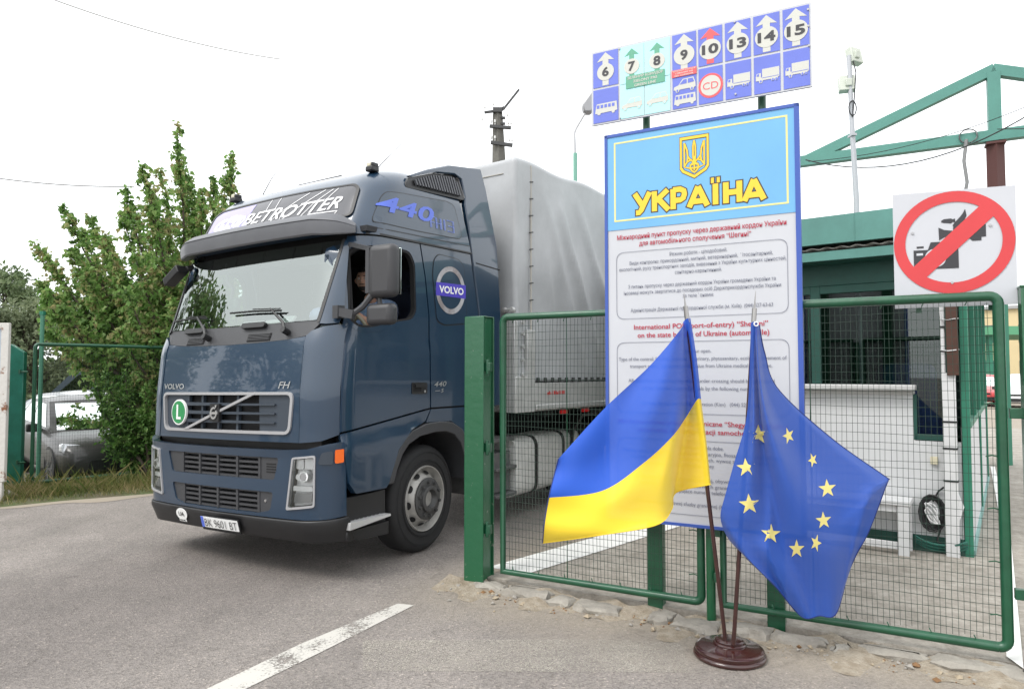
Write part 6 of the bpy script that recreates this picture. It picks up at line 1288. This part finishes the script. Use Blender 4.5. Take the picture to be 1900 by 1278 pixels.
# ------------------------------------------------------------------ cars
CGL = glass('car glass', (.03, .035, .035), .16)
def car(label, loc, rz, paint, L=4.3, Wd=1.8, H=1.47, van=False, group='cars parked behind the fence', name='parked_car', cat='car'):
    """front towards local -y"""
    t = thing(name, label, cat, loc, rz, group); h = L/2; w = Wd/2
    pm_ = paint; k = H/1.47
    prof = [(-h, .55, .42), (-h+.06, .68, .62), (-h+.25, .76, .82), (-h+.75, .86, .9), (-h+1.2, .95*k if not van else 1.05, .93), (-h+1.5, .97, .95), (0, .97, .97), (h-.9, .99, .97), (h-.25, 1.0, .93), (h-.05, .92, .85), (h, .62, .7)] if not van else [(-h, .6, .5), (-h+.06, .8, .7), (-h+.3, .98, .88), (-h+.9, 1.1, .95), (-h+1.2, 1.14, .97), (0, 1.14, .98), (h-.2, 1.14, .97), (h-.03, 1.1, .95), (h, .7, .9)]
    prof = [(y, z, ww) for y, z, ww in prof]
    rows = []
    for y, z, ww in prof:
        W_ = w*ww if ww > .6 else w*(.8+ww*.2); W_ = w*(.8+.2*min(1, (h-abs(y))/.6)**.5) if True else W_
        zb = .24 if abs(y) < h-.1 else .32
        sec = [(0, zb), (W_*.9, zb), (W_*.98, zb+.12), (W_, .55 if z > .6 else z*.8), (W_*.985, z-.1 if z > .7 else z*.95), (W_*.93, z-.015), (W_*.7, z+.005), (0, z+.02)]
        rows.append([(x, y, q) for x, q in sec]+[(-x, y, q) for x, q in sec[-2:0:-1]])
    b = MB(); m = len(rows[0]); b.add([p for r_ in rows for p in r_], [(i*m+j, i*m+(j+1) % m, (i+1)*m+(j+1) % m, (i+1)*m+j) for i in range(len(rows)-1) for j in range(m)]+[tuple(range(m)), tuple((len(rows)-1)*m+j for j in range(m))])
    b.build('body', pm_, t, ang=45)
    if van: lo = [(-h+.9, 1.1), (h-.02, 1.13)]; hi = [(-h+1.65, H), (h-.12, H)]
    else: lo = [(-h+1.1, .9), (h-.32, .98)]; hi = [(-h+2.0, H-.03), (h-1.0, H-.04)]
    def pt(side, u, v, o=0):
        y0 = lo[0][0]+(hi[0][0]-lo[0][0])*v; y1 = lo[1][0]+(hi[1][0]-lo[1][0])*v; za = lo[0][1]+(hi[0][1]-lo[0][1])*v; zc = lo[1][1]+(hi[1][1]-lo[1][1])*v
        y = y0+(y1-y0)*u; z = za+(zc-za)*u+.05*math.sin(math.pi*u)*v; x = (w*.93-(w*.17 if not van else w*.08)*v+o); return (side*x, y, z)
    b = MB(); N = 11
    for sg in (1, -1): b.grid(N, 6, lambda u, v: pt(sg, u, v))
    b.grid(N, 7, lambda u, v: tuple(Vector(pt(1, u, 1))*(1-v)+Vector(pt(-1, u, 1))*v+Vector((0, 0, .05*math.sin(math.pi*v)*(.3+.7*math.sin(math.pi*u))))))
    b.grid(7, 6, lambda u, v: tuple(Vector(pt(1, 0, v))*(1-u)+Vector(pt(-1, 0, v))*u-Vector((0, .07*math.sin(math.pi*u), 0)))); b.grid(7, 6, lambda u, v: tuple(Vector(pt(1, 1, v))*(1-u)+Vector(pt(-1, 1, v))*u+Vector((0, .06*math.sin(math.pi*u), 0))))
    b.build('cabin', pm_, t, ang=50)
    for sg in (1, -1):
        for u0, u1 in (((.1, .48), (.52, .9)) if not van else ((.06, .3), (.34, .95))):
            b = MB(); b.grid(4, 3, lambda u, v: pt(sg, u0+(u1-u0)*u+(0 if u0 > .2 else -.0)+(.03*v if u0 < .2 else 0), .12+.74*v, .006)); b.build('side_window', CGL if not (van and u0 > .3) else pm_, t, recalc=False)
    b = MB(); b.grid(7, 4, lambda u, v: tuple(Vector(pt(1, 0, .06+.86*v))*(.94-.88*u)+Vector(pt(-1, 0, .06+.86*v))*(.06+.88*u)-Vector((0, .07*math.sin(math.pi*u)+.012, -.004)))); b.build('windscreen', CGL, t, recalc=False)
    b = MB(); b.grid(7, 4, lambda u, v: tuple(Vector(pt(1, 1, .15+.75*v))*(.92-.84*u)+Vector(pt(-1, 1, .15+.75*v))*(.08+.84*u)+Vector((0, .06*math.sin(math.pi*u)+.012, .004)))); b.build('rear_window', CGL, t, recalc=False)
    for sg in (1, -1):
        b = MB(); b.prism(rnd([(.34*w, .6), (.95*w, .63), (.93*w, .77), (.5*w, .72)], .04), lambda x, z, d: (sg*x, -h+.16+.3*max(0, (x/w-.62))+d-(.0 if z < .7 else -.05), z), -.045, .12); b.build('headlight', [mat('car headlamp', (.7, .72, .75), .1, .3)], t, bevel=.01)
        b = MB(); b.box((sg*(w+.09), lo[0][0]+.5, lo[0][1]+.06), (.2, .1, .14)); b.b2((sg*w*.9, lo[0][0]+.46, lo[0][1]), (sg*(w+.06), lo[0][0]+.52, lo[0][1]+.04)); b.build('wing_mirror', [BLACKP], t, bevel=.03)
        for y in (-h+.85, h-.8):
            o = link(bpy.data.objects.new('wheel', None), t); o.location = (sg*(w-.02), y, .32)
            b = MB(); b.lathe([(.2, 0), (.24, .012), (.3, .008), (.318, -.02), (.318, -.18), (.2, -.2)], 28, 'x', caps=False); b.build('tyre', RUB, o)
            b = MB(); b.lathe([(.205, .005), (.19, -.01), (.08, .0), (0, .004)], 20, 'x')
            for q in range(7): a = q*.898; b.bar((.006, .05*math.cos(a), .05*math.sin(a)), (.0, .19*math.cos(a), .19*math.sin(a)), .03, .02, up=(1, 0, 0))
            b.build('rim', HUB if q else HUB, o)
            if sg < 0: o.rotation_euler.z = math.pi
            b = MB(); b.lathe([(.318, .006), (.37, .012), (.37, -.02), (.318, -.02)], 28, 'x', c=(sg*(w-.025), y, .32), closed=True); b.build('wheel_arch', BLACKP, t)
    b = MB(); b.prism(rnd([(-.34*w, .62), (.34*w, .62), (.32*w, .7), (-.32*w, .7)], .02), lambda x, z, d: (x, -h+d, z), -.01, .1); b.prism(rnd([(-.6*w, .34), (.6*w, .34), (.55*w, .5), (-.55*w, .5)], .03), lambda x, z, d: (x, -h+d, z), -.02, .1); b.build('grille', BLACKP, t)
    return t
SILVP = mat('silver car paint', (.35, .36, .37), .3, .4, coat=.6); GREYP = mat('warm dark grey car paint', (.05, .048, .046), .35, .2, coat=.25); WHTP = mat('white car paint', (.68, .69, .7), .3, coat=.6); DBLP = mat('dark blue van paint', (.03, .045, .06), .3, coat=.6); REDP = mat('red car paint', (.45, .02, .02), .3, coat=.6)
car('grey hatchback with its right front wheel and headlight visible through the mesh', (-7.98, 12.95, -.2), R(45), GREYP, L=4.4, H=1.42)
car('silver car parked behind the grey hatchback, only its roof and side windows showing', (-10.1, 16.6, -.2), R(62), SILVP, L=4.4, H=1.42)
car('white car half hidden by the bush behind the other parked cars', (-10.6, 20.6, -.2), R(58), WHTP, L=4.3, H=1.72)
car('dark blue van parked farthest back behind the other cars', (-15.2, 25.5, -.2), R(-72), DBLP, L=4.9, Wd=1.95, H=1.95, van=True, name='parked_van', cat='van')
car('white car coming up the road beyond the square gate post', (25.2, 34, 0), R(-38), WHTP, H=1.6, group='far traffic on the right', name='distant_car')
car('red car standing far off beside the green gantry column', (24.9, 36.5, 0), R(-30), REDP, H=1.6, group='far traffic on the right', name='distant_car')
car('white van far off between the booth and the gantry column', (23.4, 37, 0), R(-34), WHTP, L=5, Wd=2, H=2.3, van=True, group='far traffic on the right', name='distant_van', cat='van')

# ------------------------------------------------------------------ leaves
def leaves(P, A, Ln, Wn, rg, fold=.25):
    """P positions, A tip directions -> arrays of quads folded on the midrib"""
    n = len(P); A = A/np.linalg.norm(A, axis=1)[:, None]; q = rg.normal(size=(n, 3)); sd = np.cross(A, q); sd /= np.linalg.norm(sd, axis=1)[:, None]+1e-9; nn = np.cross(sd, A)
    L_ = Ln[:, None]; W_ = Wn[:, None]
    v = np.stack([P, P+A*L_*.35+sd*W_*.5+nn*W_*fold, P+A*L_-nn*L_*.12, P+A*L_*.35-sd*W_*.5+nn*W_*fold], 1).reshape(-1, 3)
    f = np.arange(n*4).reshape(-1, 4); f = np.concatenate([f[:, [0, 1, 2]], f[:, [0, 2, 3]]]); return v, f
def leaf_obj(name, v, f, m, parent):
    me = bpy.data.meshes.new(name); me.from_pydata(v.tolist(), [], f.tolist()); me.materials.append(m); return link(bpy.data.objects.new(name, me), parent)
BARK = mat('grey brown bark', (.075, .06, .045), .9, var=.3, vscale=14, bump=.5, bscale=40)
def woody(name, label, cat, base, tips, m, leafL, per, twig, seed, group=None, trunk_r=.09, split=.25, fill=0, start=.25, droop=.7):
    rg = np.random.default_rng(seed); t = thing(name, label, cat, tuple(base), 0, group); b = MB(); PP, AA = [], []
    base = Vector(base)
    for tip in tips:
        tip = Vector(tip)-base; Ln = tip.length; st = Vector((rg.normal()*.08, rg.normal()*.08, 0)); mid = st*(.5)+Vector((tip.x*.3, tip.y*.3, tip.z*split+.2)); c2 = Vector((tip.x*.75, tip.y*.75, tip.z*.68))
        pth = []
        for k in range(13):
            u = k/12; p = st*(1-u)**3+mid*3*u*(1-u)**2+c2*3*u*u*(1-u)+tip*u**3; pth.append(p+Vector(rg.normal(size=3)*.02*Ln*.2))
        b.tube(pth, [trunk_r*.62*(1-k/12)**1.2+.006 for k in range(13)], 6)
        nt_ = int(per*Ln)
        for q in range(nt_):
            u = start+(1-start)*rg.random()**1.05; i = min(11, int(u*12)); f = u*12-i; p = pth[i]*(1-f)+pth[i+1]*f; ax = (pth[i+1]-pth[i]).normalized()
            tl = twig*(1.12-u**1.5)*(.2+1.25*rg.random()**1.5); d = Vector(rg.normal(size=3)); d = (d-ax*d.dot(ax)*.5+ax*.55+Vector((0, 0, .25))).normalized(); e = p+d*tl
            if q % 3 == 0: b.tube([p, (p+e)/2+Vector((0, 0, .01)), e], [.007, .005, .003], 4, cap=False)
            nl = 9 if u < .7 else 5
            for w in range(nl):
                g = rg.random()**.7; pp = p+d*tl*g; PP.append(pp+Vector(rg.normal(size=3)*.02)); aa = Vector(rg.normal(size=3)); aa = aa*.7+d*.35+Vector((0, 0, -droop)); AA.append(aa)
        for w in range(8): PP.append(tip+Vector(rg.normal(size=3)*.03)-Vector((0, 0, .04*w))); AA.append(Vector(rg.normal(size=3))*.5+Vector((0, 0, -.6)))
    b.tube([(0, 0, -.1), (0.0, 0, .25), (.02, 0, .5)], [trunk_r*1.25, trunk_r, trunk_r*.8], 10)
    b.build('trunk', BARK, t)
    P = np.array([tuple(p) for p in PP]); A = np.array([tuple(a) for a in AA]); n = len(P); L_ = leafL*(.6+.8*rg.random(n)); v, f = leaves(P, A, L_, L_*(.62+.25*rg.random(n)), rg)
    leaf_obj('crown', v, f, m, t); return t, n
ML = leafmat('maple leaves', [(.055, .12, .024), (.125, .245, .055), (.195, .34, .09), (.29, .42, .14), (.34, .31, .14)], 2.2, .5)
rg = random.Random(3); tips = []
for px, py in ((330, 234), (336, 285), (352, 330), (430, 283), (418, 325), (262, 302), (275, 340), (300, 318), (395, 330), (118, 388), (150, 425), (166, 400), (195, 440), (63, 450), (74, 520), (130, 468), (232, 350), (250, 380), (362, 372), (80, 590), (112, 545), (205, 470), (440, 400), (305, 400), (180, 560), (250, 470), (330, 470), (300, 560), (140, 610), (215, 620), (285, 690), (345, 600), (200, 575), (395, 440), (420, 520), (240, 560), (290, 620), (90, 615), (470, 430), (520, 400), (180, 500), (215, 520), (275, 430), (350, 430), (160, 600), (310, 660)):
    tips.append(at(px, py, 12.2+rg.uniform(-1.0, 1.0)))
tips += [at(px, py, 12.2+rg.uniform(-.8, .8)) for px, py in ((92, 480), (145, 500), (105, 575), (225, 400), (285, 360), (375, 350), (350, 520), (165, 530), (240, 610))]
crown = [(70, 560), (130, 455), (180, 425), (250, 360), (300, 320), (380, 330), (440, 380), (470, 480), (440, 660), (300, 690), (250, 630), (110, 610)]
while len(tips) < 98:
    q = (rg.uniform(60, 480), rg.uniform(310, 700))
    if pip(q, crown): tips.append(at(*q, 12.2+rg.uniform(-1.3, 1.1)))
MT, n1 = woody('maple_tree', 'bushy green maple tree with upright shoots rising behind the open mesh gate beside the truck', 'tree', (-5.35, 12.2, 0), tips, ML, .088, 36, .6, 5, trunk_r=.11, start=.2, droop=.8)
SL = leafmat('shrub leaves', [(.03, .075, .014), (.062, .145, .028), (.1, .21, .042), (.16, .26, .07)], 3)
tips = [at(px, py, 11.0+rg.uniform(-.35, .35)) for px, py in ((195, 690), (200, 740), (190, 760), (172, 705), (215, 700), (240, 760), (270, 720), (190, 800), (230, 820), (280, 790), (300, 740), (210, 780), (260, 850), (290, 850), (230, 690), (185, 730), (200, 830), (310, 800), (330, 700), (255, 790), (300, 880), (235, 860))]
woody('shrub', 'dense green shrub in front of the parked cars beside the truck bumper', 'shrub', (-5.85, 11.05, 0), tips, SL, .062, 42, .3, 9, trunk_r=.04, start=.25, split=.3, droop=.2)
# trees standing farther back
FL1 = leafmat('grey green willow leaves', [(.11, .145, .075), (.17, .21, .115), (.24, .28, .16)], 1.2); FL2 = leafmat('far dark leaves', [(.095, .145, .07), (.15, .205, .095), (.21, .265, .135)], 1)
def far_tree(label, loc, hgt, rad, m, seed, n=5200, lf=.26, group='trees beyond the parked cars', low=.12):
    rg_ = np.random.default_rng(seed); t = thing('background_tree', label, 'tree', loc, 0, group)
    b = MB(); b.tube([(0, 0, -.1), (.05, 0, hgt*.35), (0, 0, hgt*.7)], [rad*.09, rad*.06, rad*.02], 8); cl = []
    for k in range(34):
        a = rg_.random()*6.283; zz_ = low+(1-low)*rg_.random()**.85; r_ = rad*(math.sin(math.pi*min(1, max(.06, zz_*.86+.1)))**.7)*(.25+.75*rg_.random()); c = Vector((r_*math.cos(a), r_*math.sin(a), hgt*zz_)); cl.append((c, rad*(.2+.2*rg_.random())))
        if k % 2 == 0: b.tube([(0, 0, hgt*max(.1, zz_*.6)), tuple(c*.6+Vector((0, 0, hgt*zz_*.35))), tuple(c)], [rad*.03, rad*.02, rad*.008], 5)
    b.build('trunk', BARK, t); per = n//len(cl); P, A = [], []
    for c, r_ in cl:
        d = rg_.normal(size=(per, 3)); d /= np.linalg.norm(d, axis=1)[:, None]; d *= (r_*rg_.random(per)**.45)[:, None]; d[:, 2] *= .75; P.append(np.array(tuple(c))+d); A.append(d*.8/r_+rg_.normal(size=(per, 3))*.5+np.array([0, 0, -.45]))
    P = np.concatenate(P); A = np.concatenate(A); L_ = lf*(.6+.8*rg_.random(len(P))); v, f = leaves(P, A, L_, L_*.55, rg_); leaf_obj('crown', v, f, m, t); return t
far_tree('tall dark far tree standing above the notice board', tuple(Vector((-27.5, 37, 0))), 7.2, 2.6, FL2, 1)
far_tree('pale grey green willow behind the thin pale post', (-21.0, 30, 0), 4.7, 2.6, FL1, 2, lf=.2, n=7000)
far_tree('round willow showing between the maple branches and the pale willow', (-18.5, 33, 0), 5.6, 3.0, FL1, 3, lf=.22, n=7000)
far_tree('dark tree behind the maple branches', (-15.0, 34, 0), 5.0, 3.2, FL2, 4, n=7000)
far_tree('low dark tree behind the blue van', (-19.5, 36, 0), 3.6, 3.6, FL2, 6, n=7000, low=.05)
far_tree('low pale willow behind the slanted top green post', (-24.5, 31, 0), 3.9, 2.6, FL1, 7, lf=.2, n=6000, low=.05)
far_tree('tall pale willow standing between the notice board and the maple', (-22.5, 28, 0), 5.0, 2.3, FL1, 9, lf=.2, n=7000, low=.05)
far_tree('dark tree hidden mostly by the truck cab', (-11.5, 36, 0), 4.6, 3.4, FL2, 8, n=6000)
hb_ = MB(); rgh = np.random.default_rng(21); n = 16000; P = np.stack([-48+50*rgh.random(n), 41+5*rgh.random(n), 2.6*rgh.random(n)**.8], 1); P[:, 2] *= .65+.35*np.sin(P[:, 0]*.7)**2; A = rgh.normal(size=(n, 3))+np.array([0, -.5, .1]); L_ = .45*(.5+rgh.random(n)); v, f = leaves(P, A, L_, L_*.6, rgh)
hg = leaf_obj('hedgerow', v, f, FL2, None); tag(hg, kind='stuff', label='dark far off hedgerow behind the car park')
# grass on the verge
rg_ = np.random.default_rng(31); n = 90000; P = np.stack([-9.5+7*rg_.random(n), 8.3+5.2*rg_.random(n), np.full(n, .02)], 1)
def inverge(x, y):
    e = np.interp(x, [-9.0, -6.75, -6.0, -5.0, -4.0, -2.9], [7.6, 8.5, 9.15, 9.75, 10.6, 12.2]); return y-e
dv = inverge(P[:, 0], P[:, 1]); keep = (dv > .04) & (dv < 3.2) & (rg_.random(n) < np.where(dv < .4, .35, 1)); P = P[keep]; dv = dv[keep]; n = len(P)
cl = np.sin(P[:, 0]*5.1+1)*np.cos(P[:, 1]*4.3)+np.sin(P[:, 0]*2.2)*.6; hh = (.05+.12*rg_.random(n)+.11*np.clip(cl, 0, 2)*rg_.random(n)+(.25*rg_.random(n)*(rg_.random(n) < .06)))*np.clip(dv*1.5+.35, .3, 1)
th = rg_.random(n)*6.283; sd = np.stack([np.cos(th), np.sin(th), 0*th], 1); ln = rg_.normal(size=(n, 3))*.4; ln[:, 2] = 1; P[:, 2] += np.array([gh_(x, y) for x, y in P[:, :2]]); wd = (.002+.003*rg_.random(n))[:, None]
v = np.stack([P-sd*wd, P+sd*wd, P+ln*hh[:, None]*.6+sd*wd*.7, P+ln*hh[:, None]+np.stack([ln[:, 0], ln[:, 1], -.1+0*th], 1)*hh[:, None]*.15], 1).reshape(-1, 3); f = np.arange(n*4).reshape(-1, 4); f = np.concatenate([f[:, [0, 1, 2]], f[:, [0, 2, 3]]])
gs = leaf_obj('grass', v, f, leafmat('verge grass', [(.07, .11, .025), (.12, .155, .035), (.22, .2, .075), (.36, .29, .15)], 1.6), None); tag(gs, kind='stuff', label='tufted green and straw coloured grass on the verge')
# ------------------------------------------------------------------ left side gate
PO = thing('gate_post', 'weathered teal flat steel post with a slanted top beside the rusty notice board', 'gate post', (-7.16, 9.92, 0), R(12))
b = MB(); b.add([(-.09, -.05, -.05), (.09, -.05, -.05), (.09, .05, -.05), (-.09, .05, -.05), (-.09, -.05, 2.12), (.09, -.05, 2.0), (.09, .05, 2.0), (-.09, .05, 2.12)], [(0, 1, 5, 4), (1, 2, 6, 5), (2, 3, 7, 6), (3, 0, 4, 7), (4, 5, 6, 7), (0, 3, 2, 1)]); b.build('post', mat('weathered teal gloss', (.008, .1, .06), .3, coat=.35, col2=(.016, .16, .11), vscale=3, thresh=(.4, .65), bump=.15, bscale=12), PO, bevel=.01)
for z in (.42, 1.72):
    b = MB(); b.tube([(.06, -.055, z), (.15, -.06, z)], .012, 8); b.tube([(.045, -.06, z-.02), (.045, -.06, z+.03)], .018, 8); b.build('hinge', GREEND, PO)
b = MB(); b.tube([(-.1, -.05, 1.12), (-.2, -.06, 1.12)], .014, 8); b.build('bolt', GREEND, PO)
a0 = Vector((-6.96, 9.92, 0)); a1 = Vector((-5.55, 11.3, 0)); LA = math.atan2(a1.y-a0.y, a1.x-a0.x); LL = (a1-a0).length
LG = thing('gate', 'green mesh gate leaf standing open on the left in front of the parked cars', 'gate', tuple(a0), LA, 'green mesh gate leaves')
b = MB(); b.tube(pipe_path(.03, LL, .12, 2.12, .05), .026, 10, cap=False); b.build('frame', GREEND, LG); mesh_wires(.06, LL-.03, .15, 2.09, LG, seed=12, sx=.035, sz=.055, rad=.0012)
FT_ = thing('fence_post', 'thin pale green post taller than the open gate leaf before it', 'post', (-7.3, 10.6, 0)); b = MB(); b.tube([(0, 0, -.05), (0, 0, 2.65)], .03, 8); b.build('pipe', mat('pale green post', (.06, .2, .13), .6), FT_)
b = MB(); b.b2((-.03, -.03, 2.6), (.03, .03, 2.66)); b.build('cap', TEALG, FT_)
NB = thing('notice_board', 'white board with a rusty steel frame standing beside the slanted teal post', 'notice board', (-6.72, 9.0, 0), R(8))
RST = mat('rusty white frame paint', (.6, .58, .54), .6, col2=(.22, .09, .04), vscale=7, thresh=(.56, .64), bump=.3, bscale=25)
b = MB(); b.b2((0, -.03, .28), (.09, .03, 2.36)); b.b2((-1.2, -.03, 2.28), (0, .03, 2.36)); b.b2((-1.2, -.03, .28), (0, .03, .36)); b.build('frame', RST, NB, bevel=.006)
b = MB(); b.b2((-1.2, -.01, .36), (0, .02, 2.28)); b.build('panel', mat('pale blue grey panel', (.4, .44, .5), .5), NB, smooth=False)
b = MB(); b.b2((-.9, -.04, -.05), (-.82, .04, .28)); b.b2((.0, -.025, -.05), (.06, .025, .28)); b.build('leg', RST, NB)
ST = MB(); rr = random.Random(2)
ring = [(.34*math.cos(k*.785)*rr.uniform(.8, 1.1), .2*math.sin(k*.785)*rr.uniform(.8, 1.1)) for k in range(8)]
ST.add([(x, y, -.02) for x, y in ring]+[(x*.95, y*.95, .07) for x, y in ring]+[(x*.6, y*.6, .12) for x, y in ring], [(l*8+k, l*8+(k+1) % 8, (l+1)*8+(k+1) % 8, (l+1)*8+k) for l in range(2) for k in range(8)]+[tuple(16+k for k in range(8))])
o = ST.build('concrete_block', concrete('rough concrete block', (.3, .28, .25), (.45, .43, .4), 8), bevel=.01); o.location = (-7.05, 9.35, 0); tag(o, 'rough concrete lump at the foot of the left green post', 'concrete block')

# two trees just left of the frame that the truck's glass and paint mirror
far_tree('broad roadside tree across the road, seen only as a reflection in the windscreen', (-17, 9, 0), 8.5, 3.4, FL2, 40, n=6000, group='roadside trees')
far_tree('slender roadside tree nearer the road, seen only as a reflection in the windscreen', (-14.5, 3.0, 0), 6.5, 2.6, FL1, 41, n=5000, group='roadside trees')
